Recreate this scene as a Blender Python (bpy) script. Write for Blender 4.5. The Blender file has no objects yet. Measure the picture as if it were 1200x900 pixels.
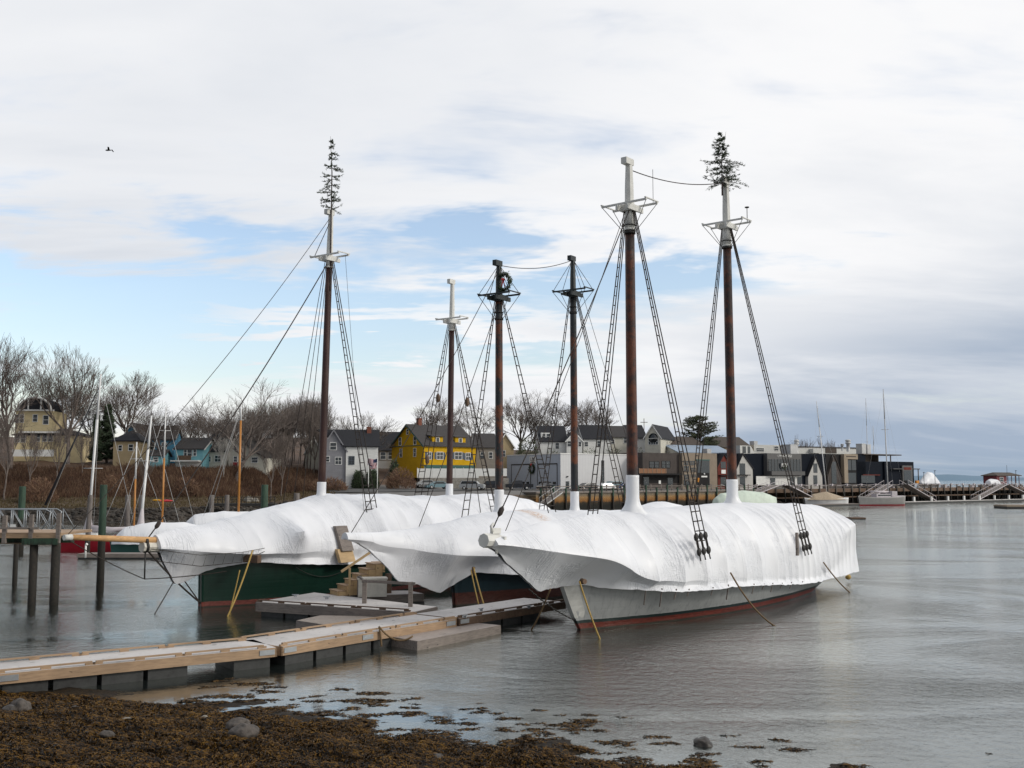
import bpy, math, random
import numpy as np
from mathutils import Vector, Matrix, noise
R = math.radians
SC = bpy.context.scene
COL = SC.collection
# ------------------------------------------------------------------ camera
CAM_Z = 6.0; F = 1200.0; PITCH = math.atan(112/1200)
cam_d = bpy.data.cameras.new('camera'); cam = bpy.data.objects.new('camera', cam_d); COL.objects.link(cam)
cam.location = (0, 0, CAM_Z); cam.rotation_euler = (math.pi/2 + PITCH, 0, 0)
cam_d.sensor_width = 36; cam_d.lens = 36; cam_d.clip_start = 0.1; cam_d.clip_end = 60000
SC.camera = cam
# ------------------------------------------------------------------ colour management, world, sun
SC.view_settings.view_transform = 'Standard'; SC.view_settings.look = 'None'
SC.view_settings.gamma = 1; SC.view_settings.exposure = 0.0; SC.view_settings.use_curve_mapping = False
SC.cycles.use_denoising = True
SC.cycles.max_bounces = 6; SC.cycles.transparent_max_bounces = 12
SUN_ELEV = R(30); SUN_AZ = R(106)          # azimuth clockwise from +Y (the view direction)
SUN_DIR = Vector((math.sin(SUN_AZ)*math.cos(SUN_ELEV), math.cos(SUN_AZ)*math.cos(SUN_ELEV), math.sin(SUN_ELEV)))
sl = bpy.data.lights.new('sun', 'SUN'); sl.energy = 1.5; sl.angle = R(10); sl.color = (1.0, 0.95, 0.87)
so = bpy.data.objects.new('sun', sl); COL.objects.link(so); so.location = SUN_DIR*200
so.rotation_euler = (-SUN_DIR).to_track_quat('-Z', 'Y').to_euler()

class NT:
    """tiny node helper"""
    def __init__(s, tree): s.t = tree; tree.nodes.clear()
    def n(s, typ, **kw):
        nd = s.t.nodes.new(typ)
        for k, v in kw.items():
            if k.startswith('i_'):
                key = k[2:]
                key = int(key) if key.isdigit() else key.replace('_', ' ')
                s.put(nd.inputs[key], v)
            else: setattr(nd, k, v)
        return nd
    def put(s, sock, v):
        if isinstance(v, bpy.types.NodeSocket): s.t.links.new(v, sock)
        elif isinstance(v, bpy.types.Node): s.t.links.new(v.outputs[0], sock)
        else: sock.default_value = v
    def m(s, op, a, b=0.0, c=0.0, clamp=False):
        nd = s.n('ShaderNodeMath', operation=op, use_clamp=clamp)
        s.put(nd.inputs[0], a); s.put(nd.inputs[1], b)
        if op in ('MULTIPLY_ADD', 'SMOOTH_MIN', 'WRAP', 'COMPARE'): s.put(nd.inputs[2], c)
        return nd.outputs[0]
    def vm(s, op, a, b=(0,0,0)):
        nd = s.n('ShaderNodeVectorMath', operation=op); s.put(nd.inputs[0], a); s.put(nd.inputs[1], b)
        return nd.outputs['Value'] if op in ('LENGTH', 'DISTANCE', 'DOT_PRODUCT') else nd.outputs[0]
    def noise(s, vec, scale, detail=4, rough=.55, dist=0.0):
        nd = s.n('ShaderNodeTexNoise'); nd.inputs['Scale'].default_value = scale
        nd.inputs['Detail'].default_value = detail; nd.inputs['Roughness'].default_value = rough
        nd.inputs['Distortion'].default_value = dist
        if vec is not None: s.put(nd.inputs['Vector'], vec)
        return nd.outputs[0]
    def ss(s, v, a, b):
        nd = s.n('ShaderNodeMapRange', interpolation_type='SMOOTHSTEP')
        s.put(nd.inputs[0], v); nd.inputs[1].default_value = a; nd.inputs[2].default_value = b
        return nd.outputs[0]
    def mix(s, f, a, b):
        nd = s.n('ShaderNodeMix', data_type='RGBA'); s.put(nd.inputs[0], f); s.put(nd.inputs[6], c4(a)); s.put(nd.inputs[7], c4(b))
        return nd.outputs[2]
    def ramp(s, f, stops):
        nd = s.n('ShaderNodeValToRGB'); s.put(nd.inputs[0], f); cr = nd.color_ramp
        while len(cr.elements) < len(stops): cr.elements.new(0.5)
        for e, (p, c) in zip(cr.elements, stops): e.position = p; e.color = c4(c)
        return nd.outputs[0]
def c4(c):
    if isinstance(c, (tuple, list)) and len(c) == 3: return (*c, 1)
    if isinstance(c, float): return (c, c, c, 1)
    return c

W = bpy.data.worlds.new('World'); SC.world = W; W.use_nodes = True
w = NT(W.node_tree)
SKY_STR = 0.1
sky = w.n('ShaderNodeTexSky', sky_type='NISHITA'); sky.sun_disc = False
sky.sun_elevation = SUN_ELEV; sky.sun_rotation = SUN_AZ; sky.air_density = 1.0; sky.dust_density = 0.6; sky.ozone_density = 1.5
tc = w.n('ShaderNodeTexCoord'); D = w.vm('NORMALIZE', tc.outputs['Generated'])
sx = w.n('ShaderNodeSeparateXYZ'); w.put(sx.inputs[0], D); X, Y, Z = sx.outputs
zc = w.m('ADD', w.m('MAXIMUM', Z, 0.0), 0.17)
pv = w.n('ShaderNodeCombineXYZ'); w.put(pv.inputs[0], w.m('DIVIDE', X, zc)); w.put(pv.inputs[1], w.m('DIVIDE', Y, zc))
PV = pv.outputs[0]
# streaks running slightly across the view
mp = w.n('ShaderNodeMapping'); w.put(mp.inputs[0], PV); mp.inputs['Rotation'].default_value = (0, 0, R(-14)); mp.inputs['Scale'].default_value = (0.6, 1.25, 1)
n1 = w.noise(mp.outputs[0], 0.9, 6, .55, .5)
n2 = w.noise(mp.outputs[0], 2.6, 5, .6, .3)
n3 = w.noise(w.vm('MULTIPLY', D, (1.5, 1.5, 5.0)), 1.6, 4, .5, .2)
n4 = w.noise(w.vm('ADD', PV, (7.3, 2.1, 0)), 0.35, 4, .5, .3)
def blob(cx, cz, rx, rz):     # soft elliptic region of the sky, in direction space, ahead of the viewer
    a = w.m('DIVIDE', w.m('SUBTRACT', w.m('ADD', X, w.m('MULTIPLY', w.m('SUBTRACT', n4, .5), .35)), cx), rx); b = w.m('DIVIDE', w.m('SUBTRACT', w.m('ADD', Z, w.m('MULTIPLY', w.m('SUBTRACT', n2, .5), .24)), cz), rz)
    d = w.m('SQRT', w.m('ADD', w.m('MULTIPLY', a, a), w.m('MULTIPLY', b, b)))
    return w.m('MULTIPLY', w.ss(d, 1.0, 0.15), w.ss(Y, 0.0, 0.4))
blue = w.m('MULTIPLY', blob(-.30, .155, .46, .13), 1.0)
blue = w.m('MAXIMUM', blue, w.m('MULTIPLY', blob(.03, .185, .34, .06), .72))
blue = w.m('MAXIMUM', blue, w.m('MULTIPLY', blob(-.05, .125, .24, .035), .55))
blue = w.m('MAXIMUM', blue, w.m('MULTIPLY', blob(-.50, .06, .25, .07), .8))
streak = w.m('MULTIPLY', blob(-.13, .150, .20, .030), .95)      # white bank across the blue
streak = w.m('MAXIMUM', streak, w.m('MULTIPLY', blob(-.12, .075, .30, .040), .7))
blue = w.m('MULTIPLY', blue, w.m('SUBTRACT', 1.0, w.m('MULTIPLY', streak, w.ss(n2, .30, .5))))
nm = w.m('ADD', w.m('MULTIPLY', w.m('SUBTRACT', n1, .5), 1.3), w.m('MULTIPLY', w.m('SUBTRACT', n2, .5), 1.0))
cover = w.m('MAXIMUM', w.ss(w.m('SUBTRACT', w.m('ADD', .66, w.m('MULTIPLY', nm, 1.9)), w.m('MULTIPLY', blue, 1.15)), -.42, .58), .10)
# cloud brightness
lowr = w.m('MULTIPLY', w.ss(w.m('SUBTRACT', Z, w.m('MULTIPLY', w.m('SUBTRACT', X, .1), .30)), .125, -.03), w.ss(X, -.25, .30))
lowr = w.m('MULTIPLY', lowr, w.ss(Y, 0, .4))
shade = w.m('ADD', w.m('MULTIPLY', w.ss(n1, .42, .66), .30), w.m('MULTIPLY', w.ss(n4, .45, .70), .22))
shade = w.m('ADD', shade, w.m('MULTIPLY', w.m('SUBTRACT', n2, .5), .22))
shade = w.m('ADD', shade, w.m('MULTIPLY', lowr, w.m('ADD', .70, w.m('MULTIPLY', w.m('SUBTRACT', n1, .5), .8))), clamp=True)
ccol = w.mix(shade, (.965, .965, .975), (.38, .46, .58))
sd = Vector((SUN_DIR.x, SUN_DIR.y, 0)).normalized(); away = w.vm('DOT_PRODUCT', D, tuple(sd))
ccol = w.mix(w.m('MULTIPLY', w.ss(Y, .40, .0), .75), ccol, (.44, .46, .50))  # unseen cloud behind the camera greyed to shape the light
ccol = w.mix(w.m('MULTIPLY', w.ss(Y, .50, .10), w.ss(X, .15, -.55)), ccol, (.29, .32, .37))  # unseen cloud to the left dimmed further for stronger modelling
ccol = w.mix(w.m('MULTIPLY', w.ss(w.vm('DOT_PRODUCT', D, tuple(SUN_DIR)), .45, .95), w.ss(Y, .3, 0)), ccol, (1.15, 1.12, 1.06))  # unseen cloud around the sun brightened, also for modelling
ccol = w.mix(w.m('MULTIPLY', w.m('MULTIPLY', w.ss(Z, .035, -.01), w.ss(X, .08, .35)), .8), ccol, (.26, .36, .47))
hz = w.mix(w.ss(Z, .22, 0.0), (2.1, 1.95, 1.85), (1.7, 1.5, 1.4))
bl = w.n('ShaderNodeMix', data_type='RGBA', blend_type='MULTIPLY'); bl.inputs[0].default_value = 1; w.put(bl.inputs[6], sky.outputs[0]); w.put(bl.inputs[7], hz)
cm = w.n('ShaderNodeMix', data_type='RGBA', blend_type='MULTIPLY'); cm.inputs[0].default_value = 1; w.put(cm.inputs[6], ccol); cm.inputs[7].default_value = (10, 10, 10, 1)
fin = w.mix(cover, bl.outputs[2], cm.outputs[2])
bg = w.n('ShaderNodeBackground'); w.put(bg.inputs[0], fin); bg.inputs[1].default_value = SKY_STR
wo = w.n('ShaderNodeOutputWorld'); w.put(wo.inputs[0], bg.outputs[0])

# ------------------------------------------------------------------ geometry of the view (real distances)
CP, SP = math.cos(PITCH), math.sin(PITCH)
def ray(x, y):
    u = (x-600)/F; v = (450-y)/F
    return Vector((u, CP - v*SP, SP + v*CP))
def at(x, y, Yd):
    r = ray(x, y); k = Yd/r.y
    return Vector((0, 0, CAM_Z)) + r*k
def onz(x, y, z=0.0):
    r = ray(x, y); k = (z-CAM_Z)/r.z
    return Vector((0, 0, CAM_Z)) + r*k

# ------------------------------------------------------------------ mesh helpers
class MB:
    def __init__(s): s.v = []; s.f = []; s.m = []; s.sm = []; s.n = 0
    def add(s, vs, fs, mi=0, smooth=False):
        s.v.append(np.asarray(vs, dtype=float).reshape(-1, 3))
        for f in fs: s.f.append([i+s.n for i in f])
        s.m += [mi]*len(fs); s.sm += [smooth]*len(fs); s.n += len(s.v[-1]); return s
    def box(s, lo, hi, mi=0, rot=0, piv=None, bev=0):
        x0, y0, z0 = lo; x1, y1, z1 = hi
        v = np.array([(x0,y0,z0),(x1,y0,z0),(x1,y1,z0),(x0,y1,z0),(x0,y0,z1),(x1,y0,z1),(x1,y1,z1),(x0,y1,z1)], float)
        if rot:
            p = np.array(piv if piv is not None else ((x0+x1)/2, (y0+y1)/2, 0)); c, q = math.cos(rot), math.sin(rot)
            d = v-p; v = np.stack([d[:,0]*c-d[:,1]*q, d[:,0]*q+d[:,1]*c, d[:,2]], 1)+p
        return s.add(v, [(0,3,2,1),(4,5,6,7),(0,1,5,4),(1,2,6,5),(2,3,7,6),(3,0,4,7)], mi)
    def hexa(s, p8, mi=0):
        return s.add(p8, [(0,3,2,1),(4,5,6,7),(0,1,5,4),(1,2,6,5),(2,3,7,6),(3,0,4,7)], mi)
    def beam(s, a, b, w_, h_, mi=0, up=(0,0,1)):
        a = Vector(a); b = Vector(b); d = (b-a).normalized(); u = Vector(up)
        if abs(d.dot(u)) > .98: u = Vector((1,0,0))
        sd = d.cross(u).normalized(); u = sd.cross(d).normalized()
        vs = [p+sd*i*w_/2+u*j*h_/2 for p in (a, b) for (i, j) in ((-1,-1),(1,-1),(1,1),(-1,1))]
        return s.add([tuple(x) for x in vs], [(0,1,2,3),(4,7,6,5),(0,4,5,1),(1,5,6,2),(2,6,7,3),(3,7,4,0)], mi)
    def tube(s, pts, rad, sides=8, mi=0, caps=True, smooth=True):
        P = [Vector(p) for p in pts]; n = len(P)
        if not hasattr(rad, '__len__'): rad = [rad]*n
        vs = []; prev = None
        for i in range(n):
            d = (P[min(i+1, n-1)]-P[max(i-1, 0)])
            d = d.normalized() if d.length > 1e-9 else Vector((0,0,1))
            if prev is None:
                u = Vector((0,0,1)) if abs(d.z) < .9 else Vector((1,0,0))
                u = d.cross(u).normalized()
            else:
                u = (prev - d*prev.dot(d)); u = u.normalized() if u.length > 1e-6 else d.orthogonal().normalized()
            prev = u; q = d.cross(u)
            for k in range(sides):
                t = 2*math.pi*k/sides
                vs.append(tuple(P[i]+(u*math.cos(t)+q*math.sin(t))*rad[i]))
        fs = []
        for i in range(n-1):
            for k in range(sides):
                a = i*sides+k; b = i*sides+(k+1) % sides
                fs.append((a, b, b+sides, a+sides))
        s.add(vs, fs, mi, smooth)
        if caps:
            o = s.n-len(vs)
            s.f.append([o+k for k in range(sides)][::-1]); s.f.append([o+(n-1)*sides+k for k in range(sides)])
            s.m += [mi, mi]; s.sm += [False, False]
        return s
    def lathe(s, c, prof, sides=16, mi=0, axis='z', smooth=True):
        vs = []; c = Vector(c)
        for (r, h) in prof:
            for k in range(sides):
                t = 2*math.pi*k/sides; a, b = r*math.cos(t), r*math.sin(t)
                vs.append(tuple(c+Vector({'z': (a, b, h), 'x': (h, a, b), 'y': (a, h, b)}[axis])))
        fs = []
        for i in range(len(prof)-1):
            for k in range(sides):
                a = i*sides+k; b = i*sides+(k+1) % sides; fs.append((a, b, b+sides, a+sides))
        s.add(vs, fs, mi, smooth); o = s.n-len(vs)
        for ring in (0, len(prof)-1):
            if prof[ring][0] > 1e-4:
                s.f.append([o+ring*sides+k for k in range(sides)]); s.m.append(mi); s.sm.append(False)
        return s
    def prism(s, poly, z0, z1, mi=0):
        n = len(poly); vs = [(x, y, z0) for x, y in poly]+[(x, y, z1) for x, y in poly]
        fs = [list(range(n))[::-1], list(range(n, 2*n))]+[(i, (i+1) % n, n+(i+1) % n, n+i) for i in range(n)]
        return s.add(vs, fs, mi)
    def ico(s, c, r, seed=0, rough=.2, mi=0, squash=(1,1,1), div=2, smooth=False):
        import bmesh
        bm = bmesh.new(); bmesh.ops.create_icosphere(bm, subdivisions=div, radius=1)
        vs = []
        for v in bm.verts:
            p = v.co.normalized(); k = 1+rough*noise.noise(p*1.3+Vector((seed*3.1, seed*1.7, 0)))*1.6 + rough*.5*noise.noise(p*3.1+Vector((seed, 0, seed)))
            vs.append((c[0]+p.x*k*r*squash[0], c[1]+p.y*k*r*squash[1], c[2]+p.z*k*r*squash[2]))
        fs = [[v.index for v in f.verts] for f in bm.faces]; bm.free()
        return s.add(vs, fs, mi, smooth)
    def build(s, name, mats, parent=None, loc=None, rz=0.0, weld=False):
        me = bpy.data.meshes.new(name)
        V = np.concatenate(s.v) if s.v else np.zeros((0, 3))
        me.from_pydata(V.tolist(), [], s.f)
        if not isinstance(mats, (list, tuple)): mats = [mats]
        for m_ in mats: me.materials.append(m_)
        me.polygons.foreach_set('material_index', np.array(s.m, dtype=np.int32))
        me.polygons.foreach_set('use_smooth', np.array(s.sm, dtype=bool)); me.update()
        o = bpy.data.objects.new(name, me); COL.objects.link(o)
        if parent is not None: o.parent = parent
        if loc is not None: o.location = loc
        if rz: o.rotation_euler = (0, 0, rz)
        return o
def raw_mesh(name, V, Fq, mats, parent=None, smooth=False, loc=None, mi=None):
    me = bpy.data.meshes.new(name); nf, k = Fq.shape
    me.vertices.add(len(V)); me.vertices.foreach_set('co', np.asarray(V, dtype=np.float32).ravel())
    me.loops.add(nf*k); me.loops.foreach_set('vertex_index', Fq.astype(np.int32).ravel())
    me.polygons.add(nf); me.polygons.foreach_set('loop_start', np.arange(0, nf*k, k, dtype=np.int32))
    me.polygons.foreach_set('loop_total', np.full(nf, k, dtype=np.int32))
    if smooth: me.polygons.foreach_set('use_smooth', np.ones(nf, dtype=bool))
    if mi is not None: me.polygons.foreach_set('material_index', mi.astype(np.int32))
    if not isinstance(mats, (list, tuple)): mats = [mats]
    for m_ in mats: me.materials.append(m_)
    me.update(calc_edges=True); me.validate()
    o = bpy.data.objects.new(name, me); COL.objects.link(o)
    if parent is not None: o.parent = parent
    if loc is not None: o.location = loc
    return o
def tag(o, label=None, cat=None, group=None, kind=None):
    if label: o['label'] = label
    if cat: o['category'] = cat
    if group: o['group'] = group
    if kind: o['kind'] = kind
    return o
def thing(name, label, cat, loc=(0,0,0), rz=0, group=None):
    o = bpy.data.objects.new(name, None); COL.objects.link(o); o.location = loc; o.rotation_euler = (0, 0, rz)
    o.empty_display_size = .3
    return tag(o, label, cat, group)
def copy_tree(o, parent=None):
    c = o.copy(); COL.objects.link(c)
    if parent is not None: c.parent = parent
    for ch in list(o.children): copy_tree(ch, c)
    return c
def sagline(a, b, sag, n=14):
    a = Vector(a); b = Vector(b)
    return [a.lerp(b, i/n)-Vector((0, 0, sag*4*(i/n)*(1-i/n))) for i in range(n+1)]

# ------------------------------------------------------------------ materials
def pmat(name, color, rough=.6, spec=.5, metal=0, vary=.12, scale=3.0, bump=0.0, bscale=20, stretch=(1,1,1), dark=None, coord='Object'):
    m_ = bpy.data.materials.new(name); m_.use_nodes = True; t = NT(m_.node_tree)
    tc = t.n('ShaderNodeTexCoord'); vec = t.vm('MULTIPLY', tc.outputs[coord], stretch)
    nz = t.noise(vec, scale, 6, .6)
    lo = dark if dark else tuple(c*(1-vary*1.6) for c in color); hi = tuple(min(1, c*(1+vary)) for c in color)
    col = t.ramp(nz, [(.3, lo), (.52, color), (.72, hi)])
    b = t.n('ShaderNodeBsdfPrincipled'); t.put(b.inputs['Base Color'], col); b.inputs['Metallic'].default_value = metal
    t.put(b.inputs['Roughness'], t.m('ADD', t.m('MULTIPLY', nz, .2), rough-.1)); b.inputs['Specular IOR Level'].default_value = spec
    if bump:
        bp = t.n('ShaderNodeBump'); bp.inputs['Strength'].default_value = bump; bp.inputs['Distance'].default_value = .03
        t.put(bp.inputs['Height'], t.noise(vec, bscale, 5, .6)); t.put(b.inputs['Normal'], bp.outputs[0])
    o = t.n('ShaderNodeOutputMaterial'); t.put(o.inputs[0], b.outputs[0]); return m_

def tarp_mat(name, stain=None):
    m_ = bpy.data.materials.new(name); m_.use_nodes = True; t = NT(m_.node_tree)
    tc = t.n('ShaderNodeTexCoord'); O = tc.outputs['Object']
    f1 = t.noise(t.vm('MULTIPLY', O, (3.0, .45, .6)), 1.3, 3, .5, .9)       # pulled creases
    f2 = t.noise(t.vm('MULTIPLY', O, (1.2, 3.0, 4.2)), 1.5, 3, .5, 1.1)
    f3 = t.noise(O, .5, 3, .5)
    seam = t.n('ShaderNodeTexWave', wave_type='BANDS', bands_direction='X'); t.put(seam.inputs[0], O); seam.inputs['Scale'].default_value = .13; seam.inputs['Distortion'].default_value = .15
    rg_ = lambda f, p: t.m('POWER', t.m('SUBTRACT', 1.0, t.m('MULTIPLY', t.m('ABSOLUTE', t.m('SUBTRACT', f, .5)), 2.0)), p)
    h = t.m('ADD', t.m('MULTIPLY', rg_(f1, 9.0), .55), t.m('MULTIPLY', rg_(f2, 9.0), .24))
    h = t.m('MULTIPLY', h, t.ss(f3, .42, .60))
    bp = t.n('ShaderNodeBump'); bp.inputs['Strength'].default_value = .68; bp.inputs['Distance'].default_value = .05; t.put(bp.inputs['Height'], h)
    col = t.mix(t.ss(f3, .3, .7), (.80, .81, .84), (.74, .755, .795))
    sm = t.ss(seam.outputs[1], .9985, .9995)
    col = t.mix(t.m('MULTIPLY', sm, .30), col, (.55, .57, .6))
    dirt = t.ss(t.noise(O, 2.3, 6, .7), .58, .8); col = t.mix(t.m('MULTIPLY', dirt, .25), col, (.55, .54, .52))
    if stain:
        d = t.vm('DISTANCE', t.vm('MULTIPLY', O, (1, .35, 1)), (stain[0], stain[1]*.35, stain[2]))
        k = t.m('MULTIPLY', t.ss(d, stain[3], .1), t.ss(t.noise(O, 7, 6, .7), .35, .6))
        col = t.mix(k, col, (.50, .25, .08))
    b = t.n('ShaderNodeBsdfPrincipled'); t.put(b.inputs['Base Color'], col); b.inputs['Roughness'].default_value = .40; b.inputs['Specular IOR Level'].default_value = .35
    t.put(b.inputs['Normal'], bp.outputs[0])
    o = t.n('ShaderNodeOutputMaterial'); t.put(o.inputs[0], b.outputs[0]); return m_

def mast_mat(name, base, blotch, s=1.0, thr=(.47, .62)):
    m_ = bpy.data.materials.new(name); m_.use_nodes = True; t = NT(m_.node_tree)
    O = t.n('ShaderNodeTexCoord').outputs['Object']
    n1 = t.noise(t.vm('MULTIPLY', O, (.9, .9, 1.0)), .75*s, 6, .68, .2); n2 = t.noise(t.vm('MULTIPLY', O, (6, 6, .7)), 3, 5, .6)
    k = t.ss(t.m('ADD', n1, t.m('MULTIPLY', t.m('SUBTRACT', n2, .5), .25)), *thr)
    col = t.mix(k, base, blotch); col = t.mix(t.ss(n2, .5, .8), col, tuple(c*.5 for c in base))
    b = t.n('ShaderNodeBsdfPrincipled'); t.put(b.inputs['Base Color'], col); b.inputs['Roughness'].default_value = .5
    o = t.n('ShaderNodeOutputMaterial'); t.put(o.inputs[0], b.outputs[0]); return m_

def hull_mat(name, top, stripe, boot, z_boot, z_stripe, plank=.16):
    m_ = bpy.data.materials.new(name); m_.use_nodes = True; t = NT(m_.node_tree)
    O = t.n('ShaderNodeTexCoord').outputs['Object']; s = t.n('ShaderNodeSeparateXYZ'); t.put(s.inputs[0], O); z = s.outputs[2]
    st = t.noise(t.vm('MULTIPLY', O, (3, 3, .35)), 2.2, 6, .65); fl = t.noise(t.vm('MULTIPLY', O, (1, 1, 3)), 5, 5, .6)
    base = t.mix(t.ss(st, .45, .75), top, tuple(c*.72 for c in top))
    zz = t.m('ADD', z, t.m('MULTIPLY', t.m('SUBTRACT', fl, .5), .05))
    col = t.mix(t.m('LESS_THAN', zz, z_stripe), base, stripe)
    bt = t.mix(t.ss(fl, .4, .7), boot, tuple(c*.5 for c in boot)); col = t.mix(t.m('LESS_THAN', zz, z_boot), col, bt)
    slime = t.mix(1.0, (0.02, .022, .015), (0.02, .022, .015)); col = t.mix(t.ss(zz, .09, .02), col, slime)
    w_ = t.n('ShaderNodeTexWave', wave_type='BANDS', bands_direction='Z'); t.put(w_.inputs[0], O); w_.inputs['Scale'].default_value = 1/plank/3.14*.5; w_.inputs['Distortion'].default_value = .2
    bp = t.n('ShaderNodeBump'); bp.inputs['Strength'].default_value = .14; bp.inputs['Distance'].default_value = .012
    t.put(bp.inputs['Height'], t.m('ADD', t.m('MULTIPLY', t.m('POWER', w_.outputs[1], 8.0), -1.0), t.m('MULTIPLY', fl, .6)))
    b = t.n('ShaderNodeBsdfPrincipled'); t.put(b.inputs['Base Color'], col); b.inputs['Roughness'].default_value = .35; t.put(b.inputs['Normal'], bp.outputs[0])
    o = t.n('ShaderNodeOutputMaterial'); t.put(o.inputs[0], b.outputs[0]); return m_

def wood_mat(name, color, grain=(1, 8, 8), rough=.7, vary=.25, planks=None):
    m_ = bpy.data.materials.new(name); m_.use_nodes = True; t = NT(m_.node_tree)
    O = t.n('ShaderNodeTexCoord').outputs['Object']
    n = t.noise(t.vm('MULTIPLY', O, grain), 2.5, 6, .65, .4); big = t.noise(O, .5, 4, .6); kn = t.noise(t.vm('MULTIPLY', O, (1.2, 3, 3)), 2.4, 2, .4)
    col = t.ramp(n, [(.28, tuple(c*(1-1.5*vary) for c in color)), (.5, color), (.75, tuple(min(1, c*(1+vary)) for c in color))])
    col = t.mix(t.m('MULTIPLY', t.ss(big, .42, .7), .45), col, tuple(c*.55 for c in color))
    col = t.mix(t.ss(kn, .70, .74), col, tuple(c*.25 for c in color))
    b = t.n('ShaderNodeBsdfPrincipled'); t.put(b.inputs['Base Color'], col); b.inputs['Roughness'].default_value = rough
    bp = t.n('ShaderNodeBump'); bp.inputs['Strength'].default_value = .4; bp.inputs['Distance'].default_value = .01; t.put(bp.inputs['Height'], n); t.put(b.inputs['Normal'], bp.outputs[0])
    o = t.n('ShaderNodeOutputMaterial'); t.put(o.inputs[0], b.outputs[0]); return m_

M = {}
M['tarp'] = tarp_mat('white_shrinkwrap')
M['boot'] = pmat('white_mast_boot', (.82, .83, .85), .4, vary=.04)
M['mast_rust'] = mast_mat('rust_brown_mast', (.028, .014, .012), (.135, .036, .012), 1.0, (.46, .61))
M['mast_dark'] = mast_mat('dark_mast_rust', (.016, .019, .021), (.15, .042, .012), 1.0, (.47, .60))
M['mast_brown'] = mast_mat('varnished_brown_mast', (.045, .016, .012), (.060, .026, .018))
M['mast_black'] = pmat('black_painted_mast', (.02, .026, .026), .5)
M['mast_white'] = pmat('white_mast_paint', (.66, .655, .62), .5, vary=.08, scale=2.5)
M['iron'] = pmat('black_iron', (.02, .018, .016), .6)
M['rope_dark'] = pmat('tarred_rope', (.030, .022, .018), .8)
M['rope_tan'] = pmat('manila_rope', (.42, .28, .08), .85, vary=.3, scale=30)
M['rope_brown'] = pmat('weathered_rope', (.17, .11, .055), .85, vary=.3, scale=30)
M['hull_white'] = hull_mat('grey_white_hull', (.29, .30, .30), (.008, .02, .02), (.15, .028, .018), .27, .40)
M['hull_green'] = hull_mat('dark_green_hull', (.004, .026, .017), (.004, .026, .017), (.17, .045, .035), .26, .26)
M['hull_dark'] = hull_mat('dark_slate_hull', (.012, .026, .034), (.012, .026, .034), (.075, .024, .018), .62, .62)
M['stem_white'] = pmat('white_stem', (.44, .44, .42), .5)
M['yellow_wood'] = wood_mat('pale_spruce_spar', (.58, .34, .15), (1.5, 6, 6))
M['new_wood'] = wood_mat('new_pine_board', (.37, .25, .155), (.8, 5, 7), vary=.25)
M['grey_wood'] = wood_mat('weathered_grey_wood', (.20, .17, .15), (1, 6, 6), vary=.3)
M['brown_wood'] = wood_mat('old_brown_wood', (.13, .08, .05), (2, 6, 2), vary=.35)
M['plywood'] = wood_mat('plywood', (.52, .36, .19), (1, 3, 3), vary=.12)
M['deck_pale'] = wood_mat('pale_dock_deck', (.56, .535, .52), (3, 3, 1), rough=.8, vary=.06)
M['float'] = pmat('black_float_tub', (.035, .036, .036), .6, vary=.3, scale=5)
M['galv'] = pmat('galvanised_steel', (.38, .40, .42), .45, metal=.6)
M['cream'] = pmat('cream_painted_box', (.62, .59, .52), .6)
M['pile'] = pmat('pressure_treated_pile', (.085, .155, .095), .8, vary=.3, scale=2, stretch=(4,4,.5))
def pile_mat(name, top, zt):
    m_ = bpy.data.materials.new(name); m_.use_nodes = True; t = NT(m_.node_tree)
    g = t.n('ShaderNodeNewGeometry'); s = t.n('ShaderNodeSeparateXYZ'); t.put(s.inputs[0], g.outputs['Position']); O = g.outputs['Position']
    n = t.noise(t.vm('MULTIPLY', O, (4, 4, .8)), 2, 6, .65)
    z = t.m('ADD', s.outputs[2], t.m('MULTIPLY', t.m('SUBTRACT', n, .5), 1.0))
    up = t.ramp(n, [(.3, tuple(c*.5 for c in top)), (.7, tuple(c*1.25 for c in top))])
    wet = t.ramp(t.noise(O, 9, 5, .7), [(.35, (.006, .006, .004)), (.7, (.028, .020, .013))])
    col = t.mix(t.ss(z, zt+.25, zt-.25), up, wet)
    b = t.n('ShaderNodeBsdfPrincipled'); t.put(b.inputs['Base Color'], col); b.inputs['Roughness'].default_value = .75
    bp = t.n('ShaderNodeBump'); bp.inputs['Strength'].default_value = .6; bp.inputs['Distance'].default_value = .03; t.put(bp.inputs['Height'], n); t.put(b.inputs['Normal'], bp.outputs[0])
    o = t.n('ShaderNodeOutputMaterial'); t.put(o.inputs[0], b.outputs[0]); return m_
M['pile_green'] = pile_mat('green_treated_piling', (.026, .060, .036), 2.9)
M['pile_brown'] = pile_mat('tidal_piling', (.10, .085, .070), 3.0)
M['pile_grey'] = pile_mat('grey_weathered_piling', (.15, .13, .12), 1.2)
M['needles'] = pmat('spruce_needles', (.040, .062, .030), .7, vary=.5, scale=1.5)
M['needles_red'] = pmat('pine_needles', (.050, .062, .024), .7, vary=.5, scale=.6)
M['bark'] = pmat('grey_bark', (.165, .135, .118), .9, vary=.3)
M['bark_dark'] = pmat('dark_bark', (.12, .095, .083), .9, vary=.3)
M['bark_pale'] = pmat('pale_birch_bark', (.40, .38, .35), .8, vary=.2)
M['bow_red'] = pmat('red_ribbon', (.45, .02, .02), .6)
M['glass'] = pmat('dark_window_glass', (.020, .026, .030), .12, spec=.8)
M['white'] = pmat('white_trim', (.74, .74, .72), .5, vary=.05)

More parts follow.
